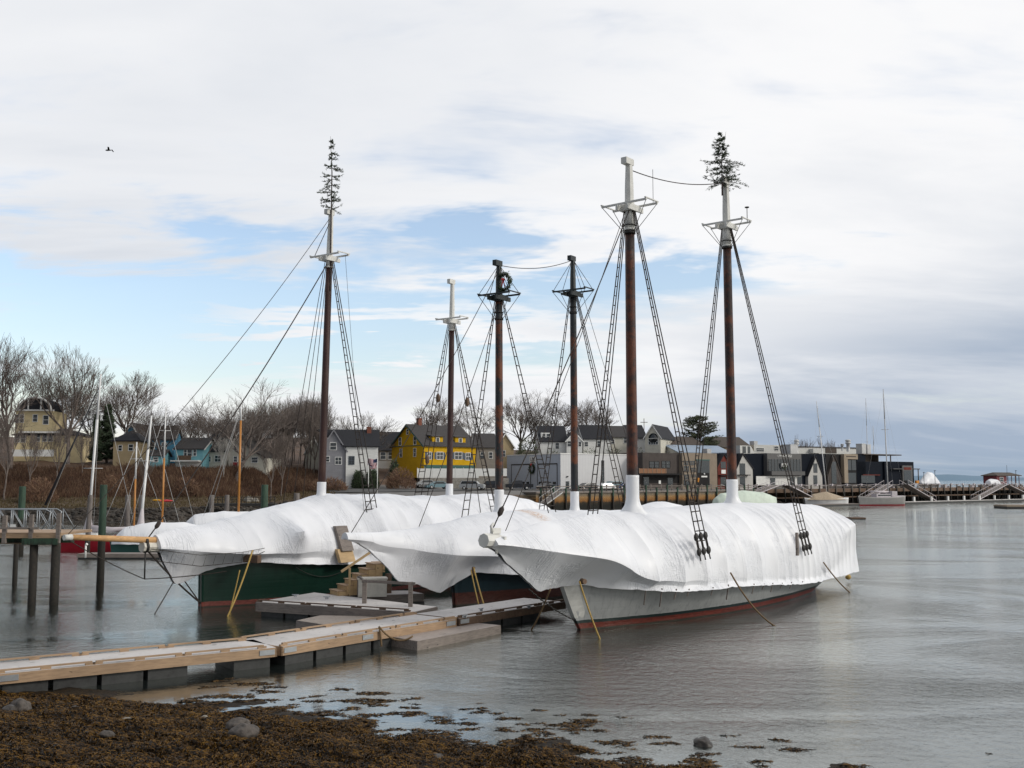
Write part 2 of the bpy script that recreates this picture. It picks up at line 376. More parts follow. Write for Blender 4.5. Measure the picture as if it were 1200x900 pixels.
# ------------------------------------------------------------------ setting: water, sea floor and shore
def SHORE_Y(x):           # the near water's edge
    return float(np.interp(x, [-40, -22, -15, -10.3, -6.6, -3.8, -.8, 1.9, 5.4, 9, 14, 30], [30.6, 29.8, 29.3, 28.3, 26.4, 25.2, 23.6, 22.4, 21.0, 19.9, 19.0, 17.5]))
def beach_h(x, y):
    d = SHORE_Y(x)-y
    z = d*.060 if d > 0 else d*.050
    if d < -6: z -= (-(d+6))*.05
    z = max(z, -3.2)
    n = noise.fractal(Vector((x*.55, y*.55, 0)), 1.0, 2.0, 5)
    n2 = noise.fractal(Vector((x*2.2+9, y*2.8, 3)), 1.0, 2.1, 5)
    wob = .16*n + .085*abs(n2) + .03
    if d < 0: wob = (.16*n + .055*n2)*max(.2, 1+d/9) + .02
    return z + wob
m_ = bpy.data.materials.new('rockweed_shore'); m_.use_nodes = True; t = NT(m_.node_tree)
P = t.n('ShaderNodeNewGeometry').outputs['Position']
a1 = t.noise(t.vm('MULTIPLY', P, (1, 1.6, 1)), 3.5, 8, .75, 1.2); a2 = t.noise(P, 14, 7, .8, .8); a3 = t.noise(P, .8, 4, .6)
col = t.ramp(t.m('ADD', t.m('MULTIPLY', a1, .55), t.m('MULTIPLY', a2, .45)), [(.36, (.005, .004, .003)), (.48, (.014, .010, .006)), (.57, (.040, .024, .009)), (.68, (.075, .045, .016))])
col = t.mix(t.ss(a3, .56, .70), col, (.016, .013, .011))
b = t.n('ShaderNodeBsdfPrincipled'); t.put(b.inputs['Base Color'], col); b.inputs['Roughness'].default_value = .6; b.inputs['Specular IOR Level'].default_value = .15
bp = t.n('ShaderNodeBump'); bp.inputs['Strength'].default_value = .9; bp.inputs['Distance'].default_value = .05; t.put(bp.inputs['Height'], t.m('ADD', a1, a2)); t.put(b.inputs['Normal'], bp.outputs[0])
o = t.n('ShaderNodeOutputMaterial'); t.put(o.inputs[0], b.outputs[0]); M['weed'] = m_
nx, ny = 300, 230
xs = np.linspace(-32, 24, nx); ys = 8+np.linspace(0, 1, ny)**1.0*36
V = np.array([(x, y, beach_h(x, y)) for y in ys for x in xs])
I = np.arange(nx*ny).reshape(ny, nx); Fq = np.stack([I[:-1, :-1], I[:-1, 1:], I[1:, 1:], I[1:, :-1]], -1).reshape(-1, 4)
shore = raw_mesh('shore', V, Fq, M['weed'], smooth=True); tag(shore, kind='structure')

m_ = bpy.data.materials.new('sea_floor_mud'); m_.use_nodes = True; t = NT(m_.node_tree)
b = t.n('ShaderNodeBsdfPrincipled'); b.inputs['Base Color'].default_value = (.020, .021, .018, 1); b.inputs['Roughness'].default_value = .9
o = t.n('ShaderNodeOutputMaterial'); t.put(o.inputs[0], b.outputs[0]); M['mud'] = m_
mb = MB(); Rr = 30000
mb.add([(-Rr, -200, -3.4), (Rr, -200, -3.4), (Rr, Rr, -3.4), (-Rr, Rr, -3.4)], [(0, 1, 2, 3)])
tag(mb.build('sea_floor', M['mud']), kind='structure')
# ground behind and beside the viewer so the place goes on
mb = MB(); mb.add([(-200, -200, 4.2), (200, -200, 4.2), (200, 2, 4.2), (-200, 2, 4.2), (200, 9.5, .4), (-200, 9.5, .4), (200, 17, -1.5), (-200, 17, -1.5)], [(0, 1, 2, 3), (3, 2, 4, 5), (5, 4, 6, 7)])
tag(mb.build('near_bank', M['weed']), kind='structure')

m_ = bpy.data.materials.new('harbour_water'); m_.use_nodes = True; t = NT(m_.node_tree)
P = t.n('ShaderNodeNewGeometry').outputs['Position']
near = t.vm('MULTIPLY', P, (1, 1, 1))
w1 = t.noise(t.vm('MULTIPLY', P, (1.0, .95, 1)), 3.1, 4, .6, .6)
w2 = t.noise(t.vm('MULTIPLY', P, (1, 1.2, 1)), 11, 3, .6, .3)
w3 = t.noise(t.vm('MULTIPLY', P, (.5, 1, 1)), .55, 3, .5, .3)
calm = t.noise(t.vm('MULTIPLY', P, (.05, .09, 1)), 1.0, 4, .6, .8)          # cat's paws and slicks
dn = t.n('ShaderNodeSeparateXYZ'); t.put(dn.inputs[0], P)
k = t.m('ADD', .35, t.m('MULTIPLY', t.ss(calm, .40, .60), .85))
h = t.m('ADD', t.m('ADD', t.m('MULTIPLY', w1, .085), t.m('MULTIPLY', w2, .028)), t.m('MULTIPLY', w3, .0))
sh = t.m('ADD', dn.outputs[1], t.m('MULTIPLY', dn.outputs[0], .43))     # distance out from the beach, roughly
k = t.m('MULTIPLY', k, t.m('SUBTRACT', 1.0, t.m('MULTIPLY', t.m('MULTIPLY', t.ss(dn.outputs[0], 4, -3), t.ss(dn.outputs[1], 80, 55)), .68)))
k = t.m('MULTIPLY', k, t.m('ADD', .22, t.m('MULTIPLY', t.ss(t.m('ADD', sh, t.m('MULTIPLY', w3, 3.0)), 24.8, 32.0), .78)))
h = t.m('MULTIPLY', h, k)
bp = t.n('ShaderNodeBump'); bp.inputs['Strength'].default_value = 1.0; bp.inputs['Distance'].default_value = 1.0; t.put(bp.inputs['Height'], h)
fr = t.n('ShaderNodeFresnel'); fr.inputs[0].default_value = 1.48; t.put(fr.inputs['Normal'], bp.outputs[0])
gl = t.n('ShaderNodeBsdfGlossy'); gl.inputs['Roughness'].default_value = .035; gl.inputs['Color'].default_value = (.92, .945, .915, 1); t.put(gl.inputs['Normal'], bp.outputs[0])
tr = t.n('ShaderNodeBsdfTransparent'); tr.inputs[0].default_value = (.34, .33, .28, 1)
df = t.n('ShaderNodeBsdfDiffuse'); df.inputs[0].default_value = (.020, .025, .024, 1)
body = t.n('ShaderNodeMixShader'); body.inputs[0].default_value = .80; t.put(body.inputs[1], tr.outputs[0]); t.put(body.inputs[2], df.outputs[0])
fr2 = t.n('ShaderNodeFresnel'); fr2.inputs[0].default_value = 1.48
mx = t.n('ShaderNodeMixShader'); t.put(mx.inputs[0], t.m('ADD', t.m('MULTIPLY', fr.outputs[0], 1.15), t.m('MULTIPLY', fr2.outputs[0], .42), clamp=True)); t.put(mx.inputs[1], body.outputs[0]); t.put(mx.inputs[2], gl.outputs[0])
o = t.n('ShaderNodeOutputMaterial'); t.put(o.inputs[0], mx.outputs[0]); M['water'] = m_
mb = MB(); mb.add([(-Rr, 5, 0), (Rr, 5, 0), (Rr, Rr, 0), (-Rr, Rr, 0)], [(0, 1, 2, 3)])
tag(mb.build('water', M['water']), kind='structure')

# loose rockweed: thousands of curved fronds lying on the shore and in the shallows
rng = np.random.default_rng(4)
def fronds(n, x0, x1, dlo, dhi, hgt, mat, name, label, patch=False):
    Vs = []; Fs = []; k = 0; i = 0; tries = 0
    while i < n and tries < n*12:
        tries += 1
        x = rng.uniform(x0, x1); d = rng.uniform(dlo, dhi); y = SHORE_Y(x)-d
        if y < 12 or abs(x) > y*.56+1.0: continue
        z = beach_h(x, y)
        if patch:
            pn = noise.fractal(Vector((x*.9, y*1.8, 5)), 1.0, 2.0, 3)
            if pn < .08 + .05*(-d) + .07*max(0, x-2): continue
            z = max(z, -.02)
        nn = int(rng.integers(3, 6)); a0 = rng.uniform(0, 6.28)
        for j in range(nn):
            a = a0+rng.uniform(-1.2, 1.2); L = rng.uniform(.06, .20)*(1 if not patch else .9); wd = rng.uniform(.004, .012)
            dx, dy = math.cos(a), math.sin(a); px_, py_ = -dy*wd, dx*wd; zz = z+rng.uniform(0, .02); hh = hgt*rng.uniform(.3, 1)
            pts = [(x, y, zz), (x+dx*L*.35, y+dy*L*.35, zz+hh), (x+dx*L*.75+px_*2, y+dy*L*.75+py_*2, zz+hh*.7), (x+dx*L, y+dy*L, zz-.01)]
            for q, p in enumerate(pts):
                ww = (.6, 1, .9, .25)[q]; Vs.append((p[0]-px_*ww, p[1]-py_*ww, p[2])); Vs.append((p[0]+px_*ww, p[1]+py_*ww, p[2]+.006))
            for q in range(3): Fs.append((k+2*q, k+2*q+1, k+2*q+3, k+2*q+2))
            k += 8
        i += 1
    o = raw_mesh(name, np.array(Vs), np.array(Fs), mat); tag(o, label, 'seaweed', kind='stuff'); return o
m_ = bpy.data.materials.new('rockweed_fronds'); m_.use_nodes = True; t = NT(m_.node_tree)
g = t.n('ShaderNodeNewGeometry'); P = g.outputs['Position']
rp = t.m('ADD', t.m('MULTIPLY', g.outputs['Random Per Island'], .55), t.m('MULTIPLY', t.noise(P, 1.3, 4, .6, .6), .6))
col = t.ramp(rp, [(.30, (.003, .002, .0015)), (.50, (.018, .010, .003)), (.66, (.080, .038, .006)), (.90, (.20, .105, .016))])
b = t.n('ShaderNodeBsdfPrincipled'); t.put(b.inputs['Base Color'], col); b.inputs['Roughness'].default_value = .5; b.inputs['Specular IOR Level'].default_value = .15
o = t.n('ShaderNodeOutputMaterial'); t.put(o.inputs[0], b.outputs[0]); M['frond'] = m_
fronds(62000, -18, 12, -.3, 9, .05, M['frond'], 'seaweed', 'matted brown rockweed covering the foreground shore')
fronds(9000, -9, 13, -4.6, .4, .015, M['frond'], 'seaweed', 'dark clumps of rockweed floating in the shallows', patch=True)
def rock(px, py, wpx, hpx, z, label, col='stone', seed=1, rough=.16):
    p = onz(px, py, z); s = p.y/F; mb = MB(); r = wpx*s/2
    mb.ico((0, 0, hpx*s*.32), r, seed, rough, squash=(1, .8, hpx/wpx*1.1), div=4, smooth=True)
    o = mb.build('rock', M[col], loc=(p.x, p.y, beach_h(p.x, p.y)-.02), rz=seed); tag(o, label, 'rock'); return o
M['stone'] = pmat('grey_granite', (.085, .073, .064), .85, vary=.4, scale=8, bump=.8, bscale=9)
M['stone_pale'] = pmat('pale_granite', (.25, .23, .20), .85, vary=.3, scale=5, bump=.5, bscale=14)
M['stone_dark'] = pmat('wet_dark_stone', (.035, .028, .022), .5, vary=.4, scale=5, bump=.5, bscale=14)
rock(24, 823, 28, 17, .35, 'rounded grey boulder under the left end of the dock', 'stone', 2)
rock(12, 827, 20, 11, .35, 'darker grey boulder half behind its paler neighbour at the left edge', 'stone_dark', 5)
rock(125, 852, 18, 9, .5, 'small grey cobble alone in the weed right of the two boulders', 'stone', 3)
rock(149, 839, 11, 6, .4, 'small tan angular stone in the weed', 'stone_pale', 4, .5)
rock(280, 845, 30, 16, .3, 'grey boulder just up the shore behind a larger one', 'stone', 7)
rock(286, 862, 38, 21, .35, 'largest grey boulder in the middle of the weedy shore', 'stone', 8)
rock(240, 836, 9, 6, .2, 'small pale white stone near the water edge', 'stone_pale', 9)
rock(98, 897, 12, 9, .8, 'pointed grey stone at the bottom edge of the shore', 'stone', 10, .5)
rock(824, 875, 27, 15, -.05, 'dark wet boulder standing in the shallows', 'stone_dark', 11, .2)
rock(88, 822, 16, 6, .3, 'flat grey stone just below the dock floats', 'stone', 12)
rock(512, 888, 18, 6, .12, 'low dark stone beside the shallow puddles', 'stone_dark', 14)
rock(215, 899, 12, 4, .8, 'small pale cobble at the bottom edge of the shore', 'stone_pale', 15)
rock(52, 891, 8, 4, .8, 'tiny tan pebble in the weed at lower left', 'stone_pale', 16)
# ================================================================== schooners
class Boat:
    def __init__(s, px, py, theta, label):
        s.p = onz(px, py, 0.0); s.th = R(theta); s.a = Vector((math.cos(s.th), math.sin(s.th), 0)); s.nv = Vector((math.sin(s.th), -math.cos(s.th), 0))
        s.e = thing('schooner', label, 'schooner', s.p, s.th, 'schooners wrapped in white for winter')
    def hit(s, x, y, off):         # picture point -> (t, z) on the fore-and-aft plane `off` metres to the near side
        r = ray(x, y); c = Vector((0, 0, CAM_Z)); k = (off-(c-s.p).dot(s.nv))/r.dot(s.nv); P = c+r*k
        return (P-s.p).dot(s.a), P.z
    def world(s, t_, off, z): return s.p + s.a*t_ + s.nv*off + Vector((0, 0, z))
    def edge(s, pts, wfun, it=8):
        out = []
        for (x, y) in pts:
            off = 1.0
            for _ in range(it):
                t_, z = s.hit(x, y, off); off = wfun(t_)
            out.append((t_, z))
        return sorted(out)
def interp(tab): 
    a = sorted(tab); xs_ = [p[0] for p in a]; ys_ = [p[1] for p in a]
    return lambda t_: float(np.interp(t_, xs_, ys_))
def smooth1(f, ts, k):
    v = np.array([f(x) for x in ts]); n = max(1, int(k)); ker = np.hanning(2*n+3); ker /= ker.sum()
    vp = np.concatenate([np.full(n+1, v[0]), v, np.full(n+1, v[-1])]); return np.convolve(vp, ker, 'valid')

def make_cover(b, mat, ridge, w, crease, wb, bottom, power, ribs, ts, bumps=(), amp=.06, wr=.05, seed=0, hang=None, closed=(False, True)):
    nS = len(ts); nU, nL = 20, 9
    RZ = smooth1(ridge, ts, 3); WW = smooth1(w, ts, 4); CZ = smooth1(crease, ts, 13); WB = smooth1(wb, ts, 2); BZ = smooth1(bottom, ts, 1); PW = smooth1(power, ts, 4)
    verts = []; faces = []
    for i, t_ in enumerate(ts):
        row = []
        for j in range(nU):                     # ridge to crease
            ph = j/(nU-1)*math.pi/2; e = 2/PW[i]
            y = WW[i]*math.sin(ph)**e; z = CZ[i]+(RZ[i]-CZ[i])*max(0, math.cos(ph))**e
            row.append((y, z, j/(nU-1)))
        for j in range(1, nL+1):                # crease to hem
            q = j/nL; y = WW[i]*(1-q)+WB[i]*q; z = CZ[i]*(1-q)+BZ[i]*q
            y += .10*math.sin(q*math.pi)*min(1, WW[i]-WB[i]+.2)*-.6
            row.append((y, z, 1+q))
        rb = 1.0
        for (a_, b_, sp) in ribs:
            if a_ <= t_ < b_:
                fr = ((t_-a_)/sp) % 1.0; rb = abs(math.sin(fr*math.pi))**.6
        A = amp if any(a_ <= t_ < b_ for a_, b_, _ in ribs) else 0
        full = [(-y, z, q) for y, z, q in row] ; full = [(y, z, q, 1) for y, z, q in row[::-1]] and [(y, z, q, -1) for (y, z, q) in row]
        # near side (towards -local y) first from hem up to ridge, then far side down
        near_ = [( -y, z, q) for y, z, q in row][::-1]; far_ = [(y, z, q) for y, z, q in row][1:]
        for (y, z, q) in near_+far_:
            cz_ = (RZ[i]+CZ[i])*.5-.6; ny_, nz_ = (y, z-cz_); L = math.hypot(ny_, nz_)+1e-6; ny_ /= L; nz_ /= L
            side = min(1, q*1.6)
            dsp = -A*rb*side*(1 if q < 1.55 else max(0, (1.95-q)/.4))
            pnt = Vector((t_*.55+seed, y*.35, z*.9))
            dsp += wr*1.8*noise.noise(pnt)*min(1, WW[i]/1.2)
            pn2 = noise.noise(Vector((t_*1.6+seed+q*1.2, y*.5+2, z*1.1))); dsp += wr*.8*(abs(pn2)-.2)*min(1, WW[i]/1.2)
            if q > 1.8: dsp += .05*min(1, (q-1.8)*5)
            if q > 1.7: dsp += .02*noise.noise(Vector((t_*3.5, z*3, seed)))
            if q > 1.9: dsp += .03*noise.noise(Vector((t_*3.2, 4+seed, 0)))
            if q > 1.75: z += .03*noise.noise(Vector((t_*2.3, 8+seed, 0)))
            for (bt, by, bz, br, ba) in bumps:
                dd = ((t_-bt)**2+(y-by)**2+(z-bz)**2)**.5
                if dd < br*2.2: dsp += ba*math.exp(-dd/br*1.9)
            verts.append((t_, y+ny_*dsp, z+nz_*dsp))
    m = len(verts)//nS
    V = np.array(verts); I = np.arange(nS*m).reshape(nS, m)
    Fq = np.stack([I[:-1, :-1], I[1:, :-1], I[1:, 1:], I[:-1, 1:]], -1).reshape(-1, 4)
    # end caps as folded strips between the two sides
    caps = []
    for e, row in ((0, I[0]), (1, I[-1])):
        for j in range(m//2):
            caps.append((row[j], row[j+1], row[m-2-j], row[m-1-j]))
    Fq = np.concatenate([Fq, np.array(caps)])
    o = raw_mesh('winter_cover', V, Fq, mat, b.e, smooth=True); o.data.set_sharp_from_angle(angle=R(24)); return o

def make_hull(b, mat, L, w, sheer, wlw, rake, stern_t, parent_name='hull', draft=-1.0, stem_w=.12):
    """w: half breadth at rail; wlw: half breadth at waterline; rake(z): stem offset forward at height z; stern_t(z): where the hull ends"""
    mb = MB(); nS, nZ = 90, 16; vs = []
    for i in range(nS):
        q = i/(nS-1)
        for side in (-1, 1):
            for j in range(nZ):
                f = j/(nZ-1)
                tt0 = q*L; zt = sheer(tt0); z = draft+(zt-draft)*f
                t0 = -rake(max(z, 0)); t1 = stern_t(max(z, 0)); tt = t0+(t1-t0)*q**1.15
                zz = max(z, 0); g = min(1, zz/max(.3, zt))
                ww = wlw(tt)*(1-g)+w(tt)*g
                if z < 0: ww *= 1-.35*(z/draft)**2
                if q == 0: ww = stem_w/2
                ww = max(ww, stem_w/2)
                vs.append((tt, side*ww, z))
    fs = []; m = nZ*2
    for i in range(nS-1):
        for j in range(nZ-1):
            a = i*m+j; fs.append((a, a+m, a+m+1, a+1)); a = i*m+nZ+j; fs.append((a, a+1, a+m+1, a+m))
    for i in (0, nS-1):
        for j in range(nZ-1):
            a = i*m+j; fs.append((a, a+nZ, a+nZ+1, a+1))
    for i in range(nS-1):
        a = i*m; fs.append((a, a+nZ, a+nZ+m, a+m)); a = i*m+nZ-1; fs.append((a, a+m, a+nZ+m, a+nZ))
    mb.add(vs, fs, 0, True); o = mb.build('hull', mat, b.e); return o

def make_mast(b, t_, z0, zband, ztop, dia, mmat, topmat, zx, xw=2.5, xl=.9, boot_top=None, taper=.85, rake=.015, style='white', boot_flare=.85, bracing=True):
    def P(z): return Vector((t_+rake*(z-z0), 0, z))
    r = dia/2; mb = MB()
    mb.tube([P(z0+(zband-z0)*k/8) for k in range(9)], [r*(1-(1-taper)*k/8) for k in range(9)], 20)
    mast = mb.build('mast', mmat, b.e)
    r2 = r*taper
    mb = MB(); zs = [zband, zx+.1, zx+.12, zx+.9, ztop-.35, ztop]
    mb.tube([P(z) for z in zs[:2]], [r2*1.06, r2*1.06], 20)
    rr = r2*(.98 if style == 'white' else .95)
    mb.tube([P(zx+.1), P(zx+.75), P(ztop-.3), P(ztop)], [rr, rr*.97, rr*.78, rr*.75], 8, smooth=False)
    mb.box((P(ztop).x-rr*.9-.25, -rr*.7, ztop-.22), (P(ztop).x+rr*.9, rr*.7, ztop+.06))
    mb.tube([P(zband-.05), P(zband+.03)], r2*1.25, 20)
    top = mb.build('mast_top', topmat, mast)
    mb = MB(); c = P(zx)
    for s_ in (-1, 1):                       # trestle trees fore and aft, cross trees athwart
        mb.box((c.x-xl/2-.1, s_*(r2+.06)-.05, zx-.30), (c.x+xl/2+.1, s_*(r2+.06)+.05, zx-.08))
        mb.beam((c.x+s_*xl*.42, -xw/2, zx), (c.x+s_*xl*.42, xw/2, zx), .09, .08)
    for s_ in (-1, 1): mb.beam((c.x-xl*.5, s_*xw/2*.98, zx+.07), (c.x+xl*.5, s_*xw/2*.98, zx+.07), .07, .05)
    mb.box((c.x-r2-.12, -r2-.10, zx-.28), (c.x+r2+.12, r2+.10, zx-.02))
    ct = mb.build('crosstrees', topmat, mast)
    mb = MB()
    if bracing:
        for s_ in (-1, 1):
            for f in (-1, 1):
                mb.tube([(c.x+f*xl*.42, s_*xw*.49, zx-.03), (c.x+f*.05, s_*(r2+.03), zx-1.25)], .015, 5)
                if style == 'black': mb.tube([(c.x+f*xl*.42, s_*xw*.49, zx+.03), (P(ztop).x, s_*rr*.6, ztop-.25)], .016, 5)
        mb.tube([P(zx-1.32), P(zx-1.2)], r2*1.25, 16)
        mb.tube([P(zx-.95), P(zx-.9)], r2*1.2, 16)
        mb.build('brace', M['iron'], mast)
    if boot_top:
        mb = MB(); zb = z0; H = boot_top-z0
        prof = []
        for k in range(15):
            q = k/14; rad = r*1.22+(boot_flare*dia*2.2-r)*(1-q)**7 if q < 1 else r*1.22
            prof.append((rad if q < 1 else r*1.05, -.35+q*(H+.35)))
        prof = [(r*1.16+(boot_flare)*max(0, 1-q*1.7)**2.6, -.45+q*(H+.45)) for q in [k/20 for k in range(21)]]+[(r*1.02, H+.01)]
        vs = []; sides = 24
        mb.lathe((t_, 0, z0), prof, sides)
        # crumple the lower skirt a little
        Vv = mb.v[0]
        for i_ in range(len(Vv)):
            x_, y_, z_ = Vv[i_]; rad = math.hypot(x_-t_, y_)
            if rad > r*1.25:
                an = math.atan2(y_, x_-t_); k = 1+.10*math.sin(an*7+z_*3)*(rad-r*1.2)/(rad+.01)+.06*noise.noise(Vector((x_*4, y_*4, z_*3)))
                Vv[i_] = (t_+(x_-t_)*k, y_*k, z_)
            Vv[i_][0] += rake*(Vv[i_][2]-z0)
        mb.build('mast_boot', M['boot'], mast)
    return mast, P

def shrouds(b, P, zx, side, t0, spread, off, zb, rung=.42, n=3, deadeyes=True, zstop=None, r=.026, rungs=True, rattop=None, first_only=2, hound=None, full=True):
    """n shrouds from the mast head down to the rail with rungs seized across them"""
    top = P(zx-.25); tops = [top+Vector((.10*(k-(n-1)/2), -side*.22, 0)) for k in range(n)]
    bots = [Vector((t0+spread*k, -side*off, zb+.02*k)) for k in range(n)]
    sh_ = None
    for a_, c_ in zip(tops, bots): mb = MB(); mb.tube(sagline(a_, c_, .05, 6), r, 5); q_ = mb.build('shroud', M['rope_dark'], b.e); sh_ = sh_ or q_
    if rungs:
        mb = MB(); H = tops[0].z-bots[0].z; k = 0; z = bots[0].z+.35
        rr = random.Random(int(t0*10)+side)
        while z < (rattop or tops[0].z-1.0):
            q = (tops[0].z-z)/H; m = first_only if (z > bots[0].z+2.2 and n > 2) else n
            if k % 3 == 2 and first_only == 2 and z < bots[0].z+1.2: m = n
            a_ = tops[0].lerp(bots[0], q); c_ = tops[m-1].lerp(bots[m-1], q); d_ = (c_-a_)*.03
            mb.tube([a_-d_, c_+d_+Vector((0, 0, rr.uniform(-.03, .03)))], .024, 4); z += rung*rr.uniform(.95, 1.05); k += 1
            if side > 0: mb.build('ratline', M['rope_dark'], sh_); mb = MB()
        if side < 0: tag(mb.build('ratline', M['rope_dark'], sh_), kind='stuff')
    if deadeyes:
        for k, c_ in enumerate(bots):
            d_ = (tops[k]-c_).normalized(); mb = MB()
            for h_ in (0, .62):
                q = c_+d_*(.95-h_)
                mb.ico((q.x, q.y, q.z), .145, 1, 0, squash=(1, .6, 1.25), div=2, smooth=True)
            for s_ in (-.07, 0, .07): mb.tube([c_+d_*.95+Vector((s_, 0, 0)), c_+d_*.3+Vector((s_, 0, 0))], .018, 4)
            mb.tube([c_+d_*.25, c_-d_*.05], .03, 5)
            mb.build('deadeye', M['iron'], b.e)

def stay(b, a_, c_, sag, r=.02, mat='rope_dark', blob_at=None):
    mb = MB(); pts = sagline(a_, c_, sag, 18); mb.tube(pts, r, 5)
    if blob_at is not None:
        p = Vector(a_).lerp(Vector(c_), blob_at)-Vector((0, 0, sag*4*blob_at*(1-blob_at))); d_ = (Vector(c_)-Vector(a_)).normalized()
        mb.tube([p-d_*.22, p-d_*.1, p+d_*.1, p+d_*.22], [.03, .10, .10, .03], 8)
    return mb.build('stay', M[mat], b.e)

# ------------------------------------------------------------------ S3, the white hulled schooner, nearest
S3 = Boat(679, 738, 51, 'white hulled schooner under white shrinkwrap nearest the viewer, two rust streaked masts')
w3 = interp([(-7, .16), (-6.2, .22), (-5, .55), (-3, 1.15), (-1, 1.75), (1, 2.25), (4, 2.8), (8, 3.12), (13, 3.2), (17, 3.0), (20, 2.75), (23, 2.45), (26, 2.3)])
wb3 = interp([(-7, .04), (-1.6, .06), (-.9, .25), (0, .8), (1.5, 1.65), (3.5, 2.52), (6, 2.95), (9, 3.12), (13, 3.2), (17, 3.02), (20, 2.75), (23, 2.4), (26, 2.2)])
r3 = S3.edge([(574, 628), (600, 622), (640, 611), (690, 603), (741, 599), (800, 593), (858, 589), (930, 590), (960, 592)], lambda t_: 0)
r3 += [(24.7, 4.52)]
c3 = S3.edge([(580, 637), (625, 643), (672, 650), (725, 657)], w3)
tc3 = c3[-1][0]
b3 = S3.edge([(572, 641), (585, 650), (610, 672), (631, 692), (640, 690)], lambda t_: .05)+S3.edge([(652, 688), (680, 684), (700, 687), (746, 691), (800, 693), (820, 692), (860, 687), (900, 685), (940, 684), (956, 682), (980, 676), (1006, 669)], wb3)
TE3 = max(p[0] for p in b3)
hem3 = interp(b3); c3 += [(t_, hem3(t_)+.35) for t_ in (tc3+1.6, tc3+4, 8, 12, 16, 18.5)]+[(21, 2.3), (23.5, 3.4), (26, 3.5)]
ts = np.linspace(min(p[0] for p in r3), TE3, 300)
p3 = interp([(-7, 1.4), (-2, 1.3), (1.5, 1.4), (4, 2.0), (8, 2.3), (14, 2.4), (19, 2.2), (23.5, 1.35), (26, 1.3)])
bt, bz_ = S3.hit(767, 650, 2.6)
ribs3 = [(.6, 11.8, 1.6), (11.8, 30, .80)]
cov3 = make_cover(S3, M['tarp'], interp(r3), w3, interp(c3), wb3, interp(b3), p3, ribs3, ts, bumps=[(bt, -2.55, bz_, .50, .75)], seed=3, amp=.17, wr=.03)
sheer3 = interp([(t_, z+.35) for t_, z in b3 if t_ > 0]+[(-2, 3.1)])
hw3 = lambda t_: max(.06, min(wb3(t_)-.22, 2.9*max(0, (t_+1.4)/4)**.6 if t_ < 2.6 else 9))
wl3 = interp([(0, .06), (1, .50), (2.5, .95), (4.7, 1.6), (8, 2.2), (11, 2.45), (15, 2.3), (19, 1.75), (21.5, .9), (22.5, .3), (30, .1)])
make_hull(S3, M['hull_white'], TE3, hw3, sheer3, wl3, lambda z: 1.35*(min(z, 3)/2.2)**.85, lambda z: 21.3+(TE3-.35-21.3)*min(1, z/.75), stem_w=.16)
mb = MB()          # stem timber, white
for (z0_, z1_) in [(k*.25, k*.25+.25) for k in range(0, 13)]:
    a0 = -1.35*(min(z0_, 3)/2.2)**.85; a1 = -1.35*(min(z1_, 3)/2.2)**.85
    if z0_ < .35: continue
    mb.hexa([(a0-.05, -.1, z0_), (a0+.55, -.16-.14*z0_, z0_), (a0+.55, .16+.14*z0_, z0_), (a0-.05, .1, z0_), (a1-.05, -.1, z1_), (a1+.55, -.16-.14*z1_, z1_), (a1+.55, .16+.14*z1_, z1_), (a1-.05, .1, z1_)])
mb.build('stem', M['stem_white'], S3.e)
# bowsprit end poking out of the wrap
t0_, z0_ = S3.hit(574, 633, 0)
mb = MB(); mb.tube([(t0_-.35, 0, z0_), (t0_+6, 0, z0_-.35)], [.26, .27], 8, smooth=False)
bs = mb.build('bowsprit', M['mast_white'], S3.e)
mb = MB(); mb.box((t0_+.1, -.07, z0_+.22), (t0_+.55, .07, z0_+.42)); mb.box((t0_+.4, -.36, z0_-.12), (t0_+.52, .36, z0_+.12)); mb.tube([(t0_+.25, -.1, z0_-.5), (t0_+.25, -.1, z0_-.2)], .05, 6); mb.tube([(t0_+.1, -.05, z0_+.3), (t0_+.0, -.05, z0_+.5), (t0_+.15, -.05, z0_+.6)], .05, 6)
mb.build('bowsprit_fitting', M['mast_white'], bs)
def mast_t(b, xs_, ys_): return b.hit(xs_, ys_, 0)
tf, zf = S3.hit(741.5, 599, 0); tm, zm = S3.hit(858.5, 589, 0)
ztf = S3.hit(741, 190, 0)[1]; zxf = S3.hit(744, 243, 0)[1]; zbf = S3.hit(741, 270, 0)[1]
ztm = S3.hit(854, 213, 0)[1]; zxm = S3.hit(856, 264, 0)[1]; zbm = S3.hit(857, 290, 0)[1]
mastF3, PF3 = make_mast(S3, tf, zf, zbf, ztf, .50, M['mast_rust'], M['mast_white'], zxf, 2.35, 1.1, boot_top=S3.hit(741, 557, 0)[1], rake=.0)
mastM3, PM3 = make_mast(S3, tm, zm, zbm, ztm, .50, M['mast_rust'], M['mast_white'], zxm, 2.3, 1.1, boot_top=S3.hit(858, 562, 0)[1], rake=-.004)
bt1 = [S3.hit(819, 656, 3.0), S3.hit(941, 650, 3.15)]
shrouds(S3, PF3, zxf, 1, bt1[0][0], .42, 3.08, bt1[0][1]); shrouds(S3, PM3, zxm, 1, bt1[1][0], .40, 3.26, bt1[1][1])
shrouds(S3, PF3, zxf, -1, tf+.6, .42, 2.95, 3.4, deadeyes=False); shrouds(S3, PM3, zxm, -1, tm+.6, .42, 2.95, 3.5, deadeyes=False)
stay(S3, PF3(zxf-.3)+Vector((-.2, -.1, 0)), (t0_+.2, 0, z0_+.45), .25, .024, blob_at=.955)
stay(S3, PF3(zxf-.3)+Vector((-.2, .1, 0)), (t0_+.9, 0, z0_+.3), .25, .015)
stay(S3, PF3(ztf-.4)+Vector((.15, 0, 0)), PM3(ztm-.1), .35, .024)
